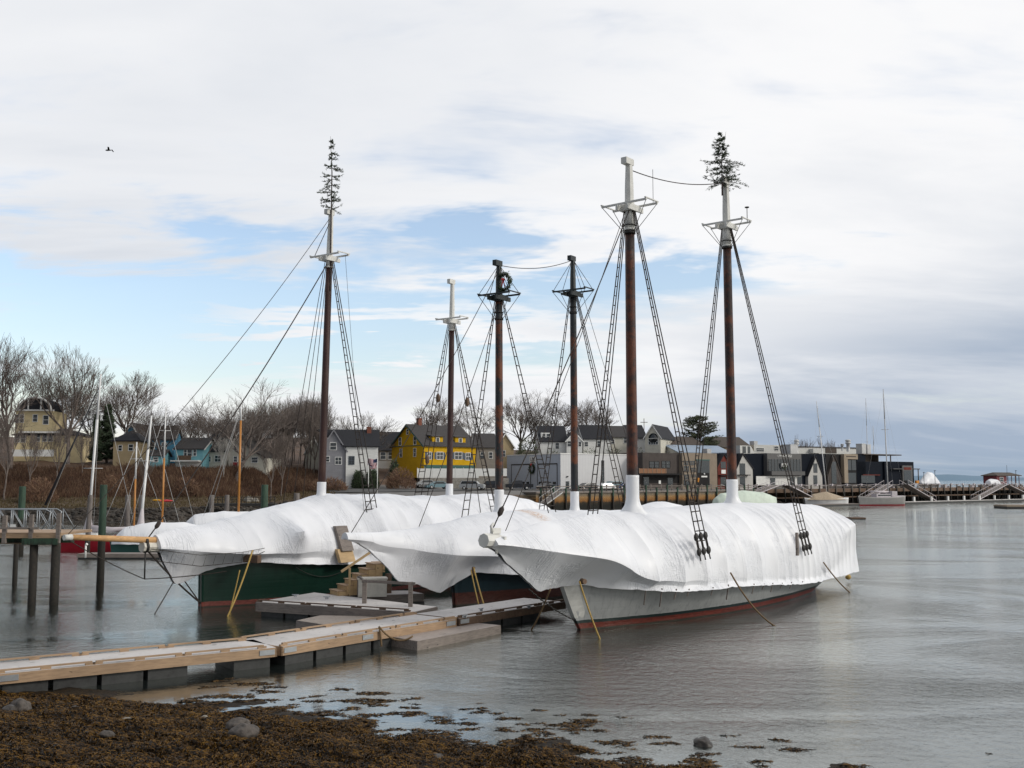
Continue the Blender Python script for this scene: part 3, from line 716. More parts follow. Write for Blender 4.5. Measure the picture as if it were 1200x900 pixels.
mb = MB(); mb.tube([PF3(zxf)+Vector((.55, -.9, 0)), PF3(zxf)+Vector((.55, -.9, 1.6))], .012, 5); mb.tube([PM3(zxm)+Vector((.45, -.95, 0)), PM3(zxm)+Vector((.45, -.95, .75))], .02, 5); mb.lathe(PM3(zxm)+Vector((.45, -.95, .75)), [(.02, 0), (.12, .03), (.12, .07), (.02, .09)], 8)
mb.build('antenna', M['iron'], S3.e)
# hatch frame in the cover
th, zh = S3.hit(930, 626, 3.1); mb = MB(); zt_ = S3.hit(930, 624, 3.1)[1]; zb_ = S3.hit(930, 651, 3.1)[1]
mb.box((th-.09, -3.32, zb_), (th+.09, -3.22, zt_)); mb.build('hatch_frame', M['grey_wood'], S3.e)
# cover battens hanging under the hem
mb = MB(); 
for (x, y0, y1) in [(748, 690, 711), (773, 692, 712), (793, 692, 703), (793, 693, 702), (808, 692, 699), (836, 690, 698), (854, 687, 703), (884, 686, 696), (896, 686, 691), (906, 685, 694), (917, 685, 690), (928, 684, 690), (941, 683, 687)]:
    off = 2.5
    for _ in range(6): q, z_ = S3.hit(x, (y0+y1)/2, off); off = wb3(q)+.02
    a_, za = S3.hit(x, y0-2, off); c_, zc_ = S3.hit(x, y1, off)
    mb.beam((q, -off, za), (q, -off+.12, zc_), .05, .03)
mb.build('cover_batten', M['grey_wood'], S3.e)
# hawse, port light
hb, hz_ = S3.hit(679, 681, .95); mb = MB(); mb.tube([(hb, -1.05, hz_), (hb-.05, -1.25, hz_)], [.12, .10], 10); mb.build('hawse_pipe', M['brown_wood'], S3.e)
mb = MB(); pts = sagline((hb-2.1, -.1, 1.9), (-.15, 0, .35), .12, 26)
for i_, (a_, c_) in enumerate(zip(pts[:-1], pts[1:])):
    mb.tube([a_, (a_+c_)/2+Vector((.0, .03*(-1)**i_, 0)), c_], .028, 5)
mb.build('bobstay_chain', M['iron'], S3.e)
mb = MB(); bt4 = S3.hit(994, 676, 1.3); mb.ico((bt4[0], -1.3, bt4[1]), .16, 2, .1, div=3, smooth=True); mb.build('stern_fender', M['rope_tan'], S3.e)

# ------------------------------------------------------------------ S2, the middle schooner with dark masts
S2 = Boat(532, 710, 55, 'dark slate hulled schooner under white shrinkwrap in the middle, black masts with rust patches')
w2 = interp([(-8, .15), (-7, .22), (-5, .40), (-3, .85), (-1, 1.4), (1, 2.1), (4, 2.85), (8, 3.2), (14, 3.2), (20, 2.6), (24, 1.8)])
wb2 = interp([(-8, .03), (-1.2, .04), (-.4, .3), (.5, .9), (2, 1.9), (5, 2.8), (9, 3.1), (14, 3.1), (20, 2.5), (24, 1.7)])
r2_ = S2.edge([(404, 624), (412, 624), (442, 624), (485, 619), (505, 615), (555, 604), (584, 599), (620, 597), (673, 598), (735, 598)], lambda t_: 0)+[(22, 4.6), (25, 4.2)]
b2 = S2.edge([(404, 631), (412, 634), (437, 648), (455, 664), (466, 680), (490, 684), (515, 694)], lambda t_: .04)+S2.edge([(530, 685), (552, 669), (565, 670), (605, 673), (640, 675), (680, 676)], wb2)+[(25, 1.6)]
c2 = [(-8, 3.55), (-7, 3.5), (-5, 3.15), (-3, 2.75), (-1, 2.45), (1, 2.35), (4, 2.3), (9, 2.3), (25, 2.4)]
ts = np.linspace(min(p[0] for p in r2_), 24, 220)
M['tarp_stain'] = tarp_mat('white_shrinkwrap_rust_stained', stain=(*S2.hit(614, 606, .4)[:1], -.4, S2.hit(614, 606, .4)[1], .75))
make_cover(S2, M['tarp_stain'], interp(r2_), w2, interp(c2), wb2, interp(b2), interp([(-8, 2.0), (-3, 1.9), (3, 1.9), (10, 2.1), (24, 2.2)]), [(-6, 30, 2.3)], ts, seed=11, amp=.13, wr=.045)
hw2 = lambda t_: max(.06, min(wb2(t_)-.08, 2.9))
make_hull(S2, M['hull_dark'], 23, lambda t_: min(hw2(t_), 3.0*max(0, (t_+.25)/4)**.55+.05 if t_ < 4 else 9), interp([(0, 2.2), (6, 1.9), (24, 1.8)]), interp([(0, .06), (2, .9), (5, 2.0), (9, 2.6), (16, 2.4), (21, 1.0), (24, .2)]), lambda z: .25*z/2.5, lambda z: 21+min(2, z*2), stem_w=.2)
t2a, z2a = S2.hit(585, 599, 0); t2b, z2b = S2.hit(673.5, 598, 0)
zt1 = S2.hit(584, 307, 0)[1]; zx1 = S2.hit(586, 346, 0)[1]; zt2 = S2.hit(672, 302, 0)[1]; zx2 = S2.hit(674, 342, 0)[1]
mA, PA2 = make_mast(S2, t2a, z2a, zx1-.3, zt1, .43, M['mast_dark'], M['mast_black'], zx1, 2.0, 1.1, boot_top=S2.hit(585, 574, 0)[1], rake=-.004, style='black', boot_flare=.3)
mB, PB2 = make_mast(S2, t2b, z2b, zx2-.3, zt2, .43, M['mast_dark'], M['mast_black'], zx2, 2.2, 1.1, boot_top=S2.hit(673, 576, 0)[1], rake=-.004, style='black', boot_flare=.35)
a_ = S2.hit(621, 602, 2.2); shrouds(S2, PA2, zx1, 1, t2a+1.0, .7, 2.35, a_[1], n=2, deadeyes=False, rung=.48)
shrouds(S2, PA2, zx1, -1, t2a+.4, .55, 2.8, 3.6, n=2, deadeyes=False, rung=.48)
shrouds(S2, PB2, zx2, 1, t2b+.8, .55, 2.8, 3.4, n=3, deadeyes=False, rung=.48); shrouds(S2, PB2, zx2, -1, t2b+.4, .55, 2.8, 3.6, n=2, deadeyes=False, rung=.48)
tp2, zp2 = S2.hit(406, 627, 0)
stay(S2, PA2(zt1-.4), (tp2+.3, 0, zp2+.1), .3, .018); q_ = S2.hit(491, 617, 0); stay(S2, PA2(zx1-.3), (q_[0], 0, q_[1]), .25, .018)
stay(S2, PA2(zt1-.15)+Vector((.2, 0, 0)), PB2(zt2-.15), .3, .02)
stay(S2, PB2(zt2-.2)+Vector((0, 0, 0)), (t2b+6, -1.5, 4.6), .2, .014)
mb = MB(); hb, hz_ = S2.hit(553, 667, 1.3); mb.tube([(hb, -1.35, hz_-.3), (hb, -1.4, hz_+.1)], .08, 8); mb.build('hawse_pipe', M['brown_wood'], S2.e)
mb = MB(); mb.tube([(tp2-.05, 0, zp2), (tp2+6, 0, zp2-.55)], [.10, .22], 8); mb.build('bowsprit', M['mast_white'], S2.e)

# ------------------------------------------------------------------ S1, the green schooner at left
S1 = Boat(234, 712, 55, 'dark green hulled schooner under white shrinkwrap at left, brown masts with white heads')
w1f = interp([(-3, .25), (-1.5, .9), (0, 1.5), (2, 2.2), (5, 2.9), (9, 3.3), (16, 3.35), (22, 3.0), (26, 2.4), (28, 2.2)])
wb1 = interp([(-3, .06), (-1.5, .08), (-.3, .15), (.5, .6), (2, 1.6), (5, 2.7), (9, 3.2), (16, 3.3), (22, 2.9), (28, 2.0)])
r1 = S1.edge([(182, 627), (195, 622), (207, 620), (237, 614), (271, 607), (303, 597), (341, 588), (369, 582), (380, 580), (405, 580), (490, 580), (530, 580), (565, 579), (592, 580)], lambda t_: 0)
r1 += [(28.5, 4.4)]
b1 = S1.edge([(184, 642), (190, 655), (205, 683), (215, 680)], lambda t_: .06)+S1.edge([(240, 668), (260, 664), (290, 659), (310, 658), (370, 661), (445, 661), (600, 662)], wb1)+[(30, 1.9)]
c1 = [(-3, 3.0), (-1, 2.7), (1, 2.5), (4, 2.4), (30, 2.5)]
ts = np.linspace(min(p[0] for p in r1), 28.2, 260)
bq = S1.hit(342, 622, 2.2)
make_cover(S1, M['tarp'], interp(r1), w1f, interp(c1), wb1, interp(b1), interp([(-3, 1.5), (2, 1.7), (10, 2.1), (28, 2.3)]), [(2, 30, 1.9)], ts, bumps=[(bq[0], -2.35, bq[1]-.1, .85, 1.15)], seed=21, amp=.17, wr=.06)
hw1 = lambda t_: max(.06, min(wb1(t_)-.22, 3.1*max(0, (t_+.1)/6)**.5+.05 if t_ < 6 else 9))
make_hull(S1, M['hull_green'], 27, lambda t_: max(.08, wb1(t_)-.22), interp([(0, 2.05), (3, 2.15), (6, 2.05), (14, 1.95), (28, 1.9)]), interp([(0, .06), (2, 1.2), (5, 2.2), (9, 2.8), (17, 2.8), (23, 1.6), (26, .3)]), lambda z: .02*z, lambda z: 25+min(2, z*1.5), stem_w=.25)
t1a, z1a = S1.hit(376.5, 581, 0); t1b, z1b = S1.hit(526.5, 580, 0)
zt1 = S1.hit(382, 246, 0)[1]; zx1 = S1.hit(381, 299, 0)[1]; zb1_ = S1.hit(381, 312, 0)[1]
mA1, PA1 = make_mast(S1, t1a, z1a, zb1_, zt1, .42, M['mast_brown'], M['mast_white'], zx1, 2.2, .9, boot_top=S1.hit(376, 565, 0)[1], rake=.024, boot_flare=.9, bracing=False)
zt2 = S1.hit(530, 329, 0)[1]; zx2 = S1.hit(530, 374, 0)[1]; zb2_ = S1.hit(530, 387, 0)[1]
mB1, PB1 = make_mast(S1, t1b, z1b, zb2_, zt2, .40, M['mast_brown'], M['mast_white'], zx2, 2.0, .9, boot_top=S1.hit(526, 567, 0)[1], rake=.015, boot_flare=.1, bracing=False)
q_ = S1.hit(430, 614, 2.3); shrouds(S1, PA1, zx1, 1, t1a+1.2, .42, 2.35, q_[1], n=3, deadeyes=False)
shrouds(S1, PA1, zx1, -1, t1a-.2, .75, 2.9, 4.0, n=3, deadeyes=False, rungs=False, r=.018)
shrouds(S1, PB1, zx2, 1, t1b+.9, .6, 2.6, 4.0, n=2, deadeyes=False); shrouds(S1, PB1, zx2, 1, t1b-.2, 1.6, 2.6, 4.0, n=2, deadeyes=False, rungs=False)
shrouds(S1, PB1, zx2, -1, t1b-.2, .7, 2.9, 4.0, n=3, deadeyes=False)
for (q, zz, s_) in ((.42, .45, -1), (.45, .5, 1), (.75, .8, -1)):
    mb = MB(); tp = PB1(zx2-.3); bo = Vector((t1b+.3, -s_*2.7, 4.0)); p = tp.lerp(bo, q); mb.tube([p, p+Vector((0, 0, .12)), p+Vector((0, 0, .45)), p+Vector((0, 0, .6))], [.03, .13, .13, .03], 8); mb.build('block', M['brown_wood'], S1.e)
# bowsprit stub and jib boom
ja, jz = S1.hit(75, 630, 0); jb, jbz = S1.hit(186, 634, 0)
mb = MB(); mb.tube([(ja, 0, jz), (ja+.35, 0, jz)], [.12, .13], 12, 1); mb.tube([(ja+.35, 0, jz), (jb+1.0, 0, jbz-.05)], [.125, .155], 14, 0)
jbm = mb.build('jib_boom', [M['yellow_wood'], M['mast_white']], S1.e)
sa, sz = S1.hit(166, 641, 0); mb = MB(); mb.tube([(sa, 0, sz), (sa+4.2, 0, sz-.2)], [.24, .26], 8, smooth=False); bs1 = mb.build('bowsprit', M['cream'], S1.e)
mb = MB(); mb.tube([(sa+.12, 0, sz), (sa+.24, 0, sz)], .27, 12); mb.tube([(sa+.12, 0, jbz), (sa+.24, 0, jbz)], .20, 12)
ms = S1.hit(165, 679, 0); mb.tube([(sa+.2, 0, sz-.2), (sa+.2, 0, ms[1])], .035, 8); mb.build('dolphin_striker', M['iron'], bs1)
stay(S1, (ja+.1, 0, jz-.05), (sa+.2, 0, ms[1]), .08, .022); stay(S1, (sa+.2, 0, ms[1]), (.2, -1.6, 1.75), .05, .022)
q_ = S1.hit(233, 711, 0); stay(S1, (sa+.3, -.05, sz-.2), (-.05, -.05, .25), .10, .045); stay(S1, (sa+1.0, -.2, sz-.25), (.0, -.05, .2), .0, .03)
q_ = S1.hit(203, 681, 0); stay(S1, (q_[0], -.05, q_[1]), (q_[0]-1.2, -.3, -.05), 0, .025)
stay(S1, PA1(zt1-.3), (ja+.15, 0, jz+.1), .7, .016); stay(S1, PA1(zx1-.2), (sa+.25, 0, sz+.3), .45, .03, blob_at=.95)
stay(S1, PA1(zt1-.5), PA1(zx1-.1)+Vector((-1.2, -.1, -.1)), 0, .02)
stay(S1, PA1(zx1)+Vector((.3, -.9, 0)), (t1a+1.0, -2.2, 4.2), .05, .010)
# net under the jib boom, strung along the bow
A = [Vector((sa+.3, -.25, sz-.1)), Vector((-1.0, -1.2, 2.55)), Vector((.8, -1.9, 2.6)), Vector((1.9, -2.25, 2.75))]
B = [Vector((sa+.3, -.25, sz-.6)), Vector((-1.0, -1.25, 2.05)), Vector((.8, -1.95, 2.15)), Vector((1.9, -2.25, 2.6))]
def poly(P_, q): 
    q = q*(len(P_)-1); i_ = min(int(q), len(P_)-2); return P_[i_].lerp(P_[i_+1], q-i_)
mb = MB(); mb.tube([poly(A, k/12) for k in range(13)], .014, 5); mb.tube([poly(B, k/12) for k in range(13)], .016, 5)
for k in range(1, 13): mb.tube([poly(A, k/13), poly(B, (k-.4)/13)], .009, 4)
mb.build('bow_net', M['rope_dark'], S1.e)
# cathead, gunwale line, door
q_ = S1.hit(293, 652, 1.95); mb = MB(); mb.box((q_[0]-.12, -2.6, q_[1]-.28), (q_[0]+.12, -1.6, q_[1]+.08)); mb.build('cathead', M['brown_wood'], S1.e)
def box_on(b, name, x0, x1, y0, y1, off, mat, th=.12):
    a0, za = b.hit(x0, y0, off); a1, zb = b.hit(x1, y1, off); z0b, z1b = min(za, zb), max(za, zb); k_ = .42*(z1b-z0b); y_ = -off; mb = MB(); mb.hexa([(a0, y_, z0b), (a1, y_, z0b), (a1, y_+.2, z0b), (a0, y_+.2, z0b), (a0, y_+k_, z1b), (a1, y_+k_, z1b), (a1, y_+.2+k_, z1b), (a0, y_+.2+k_, z1b)]); return mb.build(name, mat, b.e)
box_on(S1, 'companion_door', 402, 415, 617, 645, 3.30, M['grey_wood'], .14); box_on(S1, 'door_sill_board', 400, 417, 644, 658, 3.40, M['plywood'])
mb = MB(); mb.tube([(t_, -hw1(t_)-.02, 1.80) for t_ in np.linspace(4, 14, 12)], .035, 5); mb.build('rub_rail', M['iron'], S1.e)
mb = MB()
for t_ in (5.2, 6.4, 9.0, 12.0): mb.tube([(t_, -hw1(t_)-.02, 2.0), (t_, -hw1(t_)-.10, 1.72)], .025, 5); mb.tube([(t_, -hw1(t_)-.10, 1.75), (t_+.22, -hw1(t_)-.10, 1.75)], .025, 5)
mb.build('chain_plate', M['iron'], S1.e)
mb = MB(); mb.tube(sagline((3.9, -2.2, 1.75), (7.5, -2.95, 1.85), .65), .018, 5); mb.build('hull_line', M['iron'], S1.e)

# ------------------------------------------------------------------ trees and wreath lashed to the mast heads
def spruce(name, label, base, H, rad, seed, trunk_down=0, full=1.0, lean=0, cat='tree', mat='needles', bare=.0, needle=.10, ragged=0.0, sleeve=.22):
    rr = random.Random(seed); e = thing(name, label, cat, base); mb = MB()
    mb.tube([(0, 0, -trunk_down), (0, 0, H*.5), (lean, 0, H)], [.05 if trunk_down else H*.012, H*.008, .006], 6); mb.build('trunk', M['bark_dark'], e)
    mb = MB(); Vs = []; Fs = []; k = 0
    nW = int(16*full) if sleeve > .15 else 13; 
    for i in range(nW):
        q = (i+rr.uniform(-.3, .3))/nW; q = max(bare, q); z = H*(bare+(1-bare)*q); L = rad*(1-q)**.8*rr.uniform(.60, 1.18)+.04
        for j in range(int(5*full)+1):
            a = rr.uniform(0, 6.283); dx, dy = math.cos(a), math.sin(a); up = rr.uniform(-.15, .35)*L; ll = L*rr.uniform(.55, 1.1)*(1+ragged*math.sin(a*2+seed)*math.cos(i*.9))
            pts = [Vector((dx*ll*s_, dy*ll*s_, z-ll*.25*s_+up*s_*s_*1.6)) for s_ in (0, .35, .7, 1)]
            mb.tube(pts, [.014, .011, .008, .004], 4)
            for s_ in range(int(17*max(.3, ll/rad))+6):
                u = rr.uniform(.18, 1.0); p = pts[0].lerp(pts[3], u) if u < .2 else (pts[1].lerp(pts[2], (u-.35)/.35) if u < .7 and u > .35 else (pts[2].lerp(pts[3], (u-.7)/.3) if u >= .7 else pts[0].lerp(pts[1], u/.35)))
                side = Vector((-dy, dx, 0))*rr.gauss(0, .45)*sleeve*ll+Vector((0, 0, rr.uniform(-.04, .04))); p = p+side
                for _ in range(3):
                    d_ = Vector((rr.uniform(-1, 1)+dx, rr.uniform(-1, 1)+dy, rr.uniform(-.6, .9))).normalized()*needle*rr.uniform(.6, 1.4); s2 = d_.orthogonal().normalized()*needle*.20
                    Vs += [tuple(p-s2), tuple(p+s2), tuple(p+d_+s2*.3), tuple(p+d_-s2*.3)]; Fs.append((k, k+1, k+2, k+3)); k += 4
    lim = mb.build('limb', M['bark_dark'], e)
    raw_mesh('foliage', np.array(Vs), np.array(Fs), M[mat], e); return e
pT = S1.world(0, 0, 0)
tt_, zz_ = S1.hit(383, 245, -.3); p = PA1(zt1)
wp = S1.world(p.x+.12, -.02, zt1-1.9); spruce('christmas_tree', 'slender spruce tree lashed to the head of the tall left mast', wp+Vector((0, -.33, 2.0)), S1.hit(381, 158, 0)[1]-zt1-.1, 1.0, 5, trunk_down=4.6, full=1.15, lean=-.12, needle=.085, sleeve=.10)
wp = S3.world(PM3(ztm).x, .0, ztm-.4); spruce('christmas_tree', 'bushy spruce tree lashed to the head of the rightmost rust brown mast', wp+Vector((-.25, -.32, .1)), S3.hit(853, 160, 0)[1]-ztm+.35, 1.2, 9, trunk_down=.6, full=1.1, lean=.25, needle=.11, ragged=.45, sleeve=.17)
e = thing('wreath', 'green wreath with red ribbon hung high on the black mast in the middle', 'wreath', S2.world(PA2(zt1).x-.05, .38, S2.hit(581, 331, 0)[1]))
rr = random.Random(3); Vs = []; Fs = []; k = 0
for i in range(900):
    a = rr.uniform(0, 6.283); q = Vector((math.cos(a)*.36*S2.nv.x*1.0, math.cos(a)*.36*S2.nv.y, math.sin(a)*.42))+Vector((rr.gauss(0, .05), rr.gauss(0, .05), rr.gauss(0, .05)))
    d_ = Vector((rr.uniform(-1, 1), rr.uniform(-1, 1), rr.uniform(-1, 1))).normalized()*.09; s2 = d_.orthogonal().normalized()*.02
    Vs += [tuple(q-s2), tuple(q+s2), tuple(q+d_+s2), tuple(q+d_-s2)]; Fs.append((k, k+1, k+2, k+3)); k += 4
raw_mesh('greenery', np.array(Vs), np.array(Fs), M['needles'], e)
mb = MB(); mb.ico((-.05, -.15, .1), .09, 1, .3); mb.tube([(-.05, -.15, .1), (-.12, -.16, -.25)], .03, 5); mb.tube([(-.05, -.15, .1), (.05, -.16, -.3)], .03, 5); mb.build('ribbon', M['bow_red'], e)

# ------------------------------------------------------------------ mooring lines
def line(pts, r, mat, label):
    p0 = Vector(pts[0]); mb = MB(); mb.tube([Vector(q)-p0 for q in pts], r, 6); o = mb.build('mooring_line', M[mat], loc=p0); tag(o, label, 'rope', 'mooring lines from the schooners'); return o
hp = S3.world(*(lambda q: (q[0], 1.2, q[1]))(S3.hit(679, 681, 1.2))); line(sagline(hp, onz(707, 758, -.3), .12), .035, 'rope_tan', 'yellow mooring rope from the bow of the white hulled schooner to the water')
line(sagline(S3.world(*(lambda q: (q[0], 3.4, q[1]))(S3.hit(856, 671, 3.4))), onz(914, 737, -.1), .35), .035, 'rope_brown', 'brown mooring rope slanting from the side of the white hulled schooner amidships')
line(sagline(S3.world(*(lambda q: (q[0], 2.95, q[1]))(S3.hit(965, 659, 2.95))), onz(998, 696, -.1), .12), .035, 'rope_brown', 'short brown mooring rope near the stern of the white hulled schooner')
line(sagline(S3.world(*(lambda q: (q[0], .1, q[1]))(S3.hit(645, 690, .1))), onz(621, 741, -.1), .1), .035, 'rope_brown', 'brown rope from under the wrapped bow of the white hulled schooner')
line(sagline(S1.world(*(lambda q: (q[0], 2.75, q[1]))(S1.hit(296, 645, 2.75))), onz(264, 728, -.2), .2), .042, 'rope_tan', 'thick tan mooring rope from the cathead of the green schooner')
line(sagline(S1.world(*(lambda q: (q[0], 2.4, q[1]))(S1.hit(281, 668, 2.4))), onz(268, 722, -.2), .05), .03, 'rope_tan', 'thinner tan rope beside the thick one on the green bow')
line(sagline(S2.world(*(lambda q: (q[0], 1.5, q[1]))(S2.hit(555, 665, 1.5))), onz(567, 708, .6), .05), .035, 'rope_tan', 'tan rope from the slate hull down to the dock, right of its twin')
line(sagline(S2.world(*(lambda q: (q[0], 1.45, q[1]))(S2.hit(552, 668, 1.45))), onz(561, 708, .6), .05), .03, 'rope_tan', 'tan rope from the slate hull down to the dock, left of its twin')

# ------------------------------------------------------------------ docks
DZ = .62
def quad_dock(name, label, P4, thick, deck_mat, side_mat, z=DZ, rails=((0, 1),), floats=True, brackets=(), railmat='new_wood', seglen=2.6):
    """P4: near-left, near-right, far-right, far-left world corners at deck level"""
    P4 = [Vector((p[0], p[1], 0)) for p in P4]; o0 = P4[0]; rz = math.atan2((P4[1]-P4[0]).y, (P4[1]-P4[0]).x)
    Mi = Matrix.Rotation(-rz, 3, 'Z'); L = [Mi @ (p-o0) for p in P4]
    e = thing(name, label, 'dock', (o0.x, o0.y, 0), rz)
    mb = MB(); ins = []
    c = sum(L, Vector())/4
    for p in L: ins.append(p+(c-p).normalized()*.05)
    mb.prism([(p.x, p.y) for p in ins], z-.06, z); d = mb.build('deck', deck_mat, e)
    mb = MB(); mb.prism([(p.x, p.y) for p in ins], z-thick*.9, z-.062); mb.build('frame', M['brown_wood'], e)
    n = 4
    for i in range(n):
        a, b_ = L[i], L[(i+1) % n]; mb = MB(); dd = (b_-a).normalized(); nn = Vector((dd.y, -dd.x, 0))
        mb.hexa([tuple(q) for q in ((a.x, a.y, z-thick), (b_.x, b_.y, z-thick), (b_.x-nn.x*.06, b_.y-nn.y*.06, z-thick), (a.x-nn.x*.06, a.y-nn.y*.06, z-thick), (a.x, a.y, z-.004), (b_.x, b_.y, z-.004), (b_.x-nn.x*.06, b_.y-nn.y*.06, z-.004), (a.x-nn.x*.06, a.y-nn.y*.06, z-.004))])
        mb.build('side_board', side_mat, e)
    for (i, j) in rails:
        a, b_ = L[i], L[j]; dd = (b_-a); ln = dd.length; dd.normalize(); nn = Vector((dd.y, -dd.x, 0))
        if (c-a).dot(nn) < 0: nn = -nn
        mb = MB(); s_ = .1
        while s_ < ln-.4:
            q = min(s_+seglen*.96, ln-.05); p0 = a+dd*s_+nn*.10; p1 = a+dd*q+nn*.10
            mb.beam(p0+Vector((0, 0, z+.085)), p1+Vector((0, 0, z+.085)), .09, .045)
            for u in (0.02, .5, .98):
                m_ = p0.lerp(p1, u); mb.beam(m_-dd*.14+Vector((0, 0, z+.031)), m_+dd*.14+Vector((0, 0, z+.031)), .088, .06)
            s_ += seglen
        mb.build('bull_rail', M[railmat], e)
    if floats:
        a, b_ = L[0], L[1]; ln = (b_-a).length; dep = min(L[2].y, L[3].y)
        k = 0; s_ = .25
        while s_+1.1 < ln:
            if k % 5 != 4:
                q = 1.18; mb = MB(); mb.box((s_, .12, -.35), (s_+q, max(.6, dep-.12), z-thick-.01)); mb.build('float_tub', M['float'], e)
            s_ += 1.32; k += 1
    return e, L
nearA = onz(-60, 797, DZ); p0 = onz(10, 789, DZ); j1 = onz(327, 758.5, DZ); j2 = onz(450, 741, DZ); j3 = onz(535, 725, DZ); e1 = onz(663, 705, DZ)
farA = onz(-60, 780.5, DZ); f1 = onz(372, 739.5, DZ); f3 = onz(532, 710.5, DZ); f4 = onz(656, 697.5, DZ); f0 = onz(269, 752.5, DZ)
dirA = (j1-p0).normalized(); 
def off(p, d_, k): nn = Vector((-d_.y, d_.x, 0)); return p+nn*k
dirB = (e1-j1); dirB.z = 0; dirB.normalize(); dirA.z = 0; dirA.normalize()
WA = 2.05
A0 = j1-dirA*26; A1 = j1-dirA*.06; WB = 2.35
eA, _ = quad_dock('floating_dock', 'near section of pale decked floating dock with new pine sides, leaving the picture at left', [j1-dirA*8.28, A1, off(A1, dirA, WA), off(j1-dirA*8.28, dirA, WA)], .29, M['deck_pale'], M['new_wood'], rails=((0, 1), (3, 2)))
eA2, _ = quad_dock('floating_dock', 'section of floating dock at the left picture edge, bolted to the long pine sided one', [j1-dirA*19, j1-dirA*8.36, off(j1-dirA*8.36, dirA, WA), off(j1-dirA*19, dirA, WA)], .29, M['deck_pale'], M['new_wood'], rails=((0, 1), (3, 2)))
LB = (e1-j1).length; mid = j1+dirB*(j3-j1).length
eB, _ = quad_dock('floating_dock', 'middle section of floating dock with pine sides between the hinge and the landing', [j1+dirB*.10, mid-dirB*.05, off(mid-dirB*.05, dirB, WB), off(j1+dirB*.10, dirB, WB)], .29, M['deck_pale'], M['new_wood'], rails=((0, 1), (3, 2)))
eC, _ = quad_dock('floating_dock', 'far section of floating dock running in behind the white hulled bow', [mid+dirB*.05, e1, off(e1, dirB, WB), off(mid+dirB*.05, dirB, WB)], .30, M['deck_pale'], M['brown_wood'], rails=((0, 1),), railmat='brown_wood')
def world_box_on(e_world, name, c_, sz, rz, mat, parent):
    mb = MB(); mb.box((-sz[0]/2, -sz[1]/2, 0), (sz[0]/2, sz[1]/2, sz[2])); o = mb.build(name, mat); o.parent = parent
    Mi = Matrix.Rotation(-parent.rotation_euler[2], 3, 'Z'); o.location = Mi @ (Vector(c_)-Vector(parent.location)); o.rotation_euler = (0, 0, rz-parent.rotation_euler[2]); return o
rA = math.atan2(dirA.y, dirA.x); rB = math.atan2(dirB.y, dirB.x)
def nrm(d_): return Vector((d_.y, -d_.x, 0))
for (pt, dr, rz_, par) in ((j1-dirA*.4, dirA, rA, eA), (j1+dirB*.45, dirB, rB, eB), (j1-dirA*7.9, dirA, rA, eA), (mid-dirB*.4, dirB, rB, eB), (mid+dirB*.4, dirB, rB, eC), (j1-dirA*8.8, dirA, rA, eA2), (j1+dirB*3.9, dirB, rB, eB)):
    c_ = Vector((pt.x, pt.y, DZ-.21))+nrm(dr)*.012; world_box_on(None, 'bracket', c_, (.5, .03, .16), rz_, M['galv'], par)
def cleat(p, rz_, par):
    mb = MB(); mb.tube([(-.16, 0, .11), (-.08, 0, .10), (.08, 0, .10), (.16, 0, .11)], [.018, .025, .025, .018], 6); mb.box((-.06, -.03, 0), (-.02, .03, .1)); mb.box((.02, -.03, 0), (.06, .03, .1))
    o = mb.build('cleat', M['galv'], par); Mi = Matrix.Rotation(-par.rotation_euler[2], 3, 'Z'); o.location = Mi @ (Vector((p.x, p.y, DZ))-Vector(par.location)); o.rotation_euler = (0, 0, rz_-par.rotation_euler[2])
for q in (onz(545, 724, DZ), onz(620, 713, DZ), onz(564, 716, DZ)): cleat(q, rB, eC)
# cross float D to the green schooner and finger E
d0 = onz(299, 705.5, DZ); d1 = onz(487, 717.5, DZ); dD = (d1-d0); dD.z = 0; dD.normalize(); d1 = d1-dD*.1
WD = 4.3
eD, LD = quad_dock('floating_dock', 'cross float of weathered grey wood lying at the green schooner bow, rail posts along it', [d0, d1, off(d1, dD, 2.0), off(d0, dD, WD)], .40, M['deck_pale'], M['grey_wood'], rails=((0, 1),), railmat='brown_wood')
for q in (onz(383, 702, DZ), onz(346, 699.5, DZ)): cleat(q, 0, eD)
E0 = onz(384, 703, DZ); E1 = onz(497, 695.5, DZ); dE = E1-E0; dE.z = 0; dE.normalize()
nD = Vector((-dD.y, dD.x, 0))
s0 = d0+dD*((E0-d0).dot(dD))+nD*3.3
eE, _ = quad_dock('floating_dock', 'grey finger float running behind the rail posts toward the middle schooner', [s0+Vector((1.0, .6, 0)), E1, off(E1, dE, 1.6), off(s0+Vector((1.0, .6, 0)), dE, 2.2)], .36, M['deck_pale'], M['grey_wood'], rails=(), floats=True)
def low_float(label, px4, z, th, mat):
    P4 = [onz(x, y, z) for x, y in px4]; return quad_dock('work_float', label, P4, th, mat, M['grey_wood'], z=z, rails=(), floats=False)
low_float('low weathered work float tied to the outer side of the dock', [(489, 751.5), (587, 732.5), (537, 727.5), (449, 744.5)], .33, .36, wood_mat('float_planks', (.33, .28, .25), (1, 7, 1), vary=.2))
low_float('low weathered work float in the corner between the cross float and the dock', [(347, 727), (420, 738), (452, 722), (375, 721)], .33, .3, wood_mat('float_planks', (.27, .23, .20), (1, 7, 1), vary=.2))
mb = MB(); q = j1+dirB*(j2-j1).length+nrm(dirB)*.04; mb.tube(sagline(Vector((0, 0, .8)), Vector((1.2, .1, .45)), .3), .035, 6); mb.tube(sagline(Vector((0, 0, .8)), Vector((.1, 0, .1)), -.1), .035, 6)
tag(mb.build('tie_rope', M['rope_brown'], loc=(q.x, q.y, 0)), 'coiled brown rope tying the low work float to the dock', 'rope')
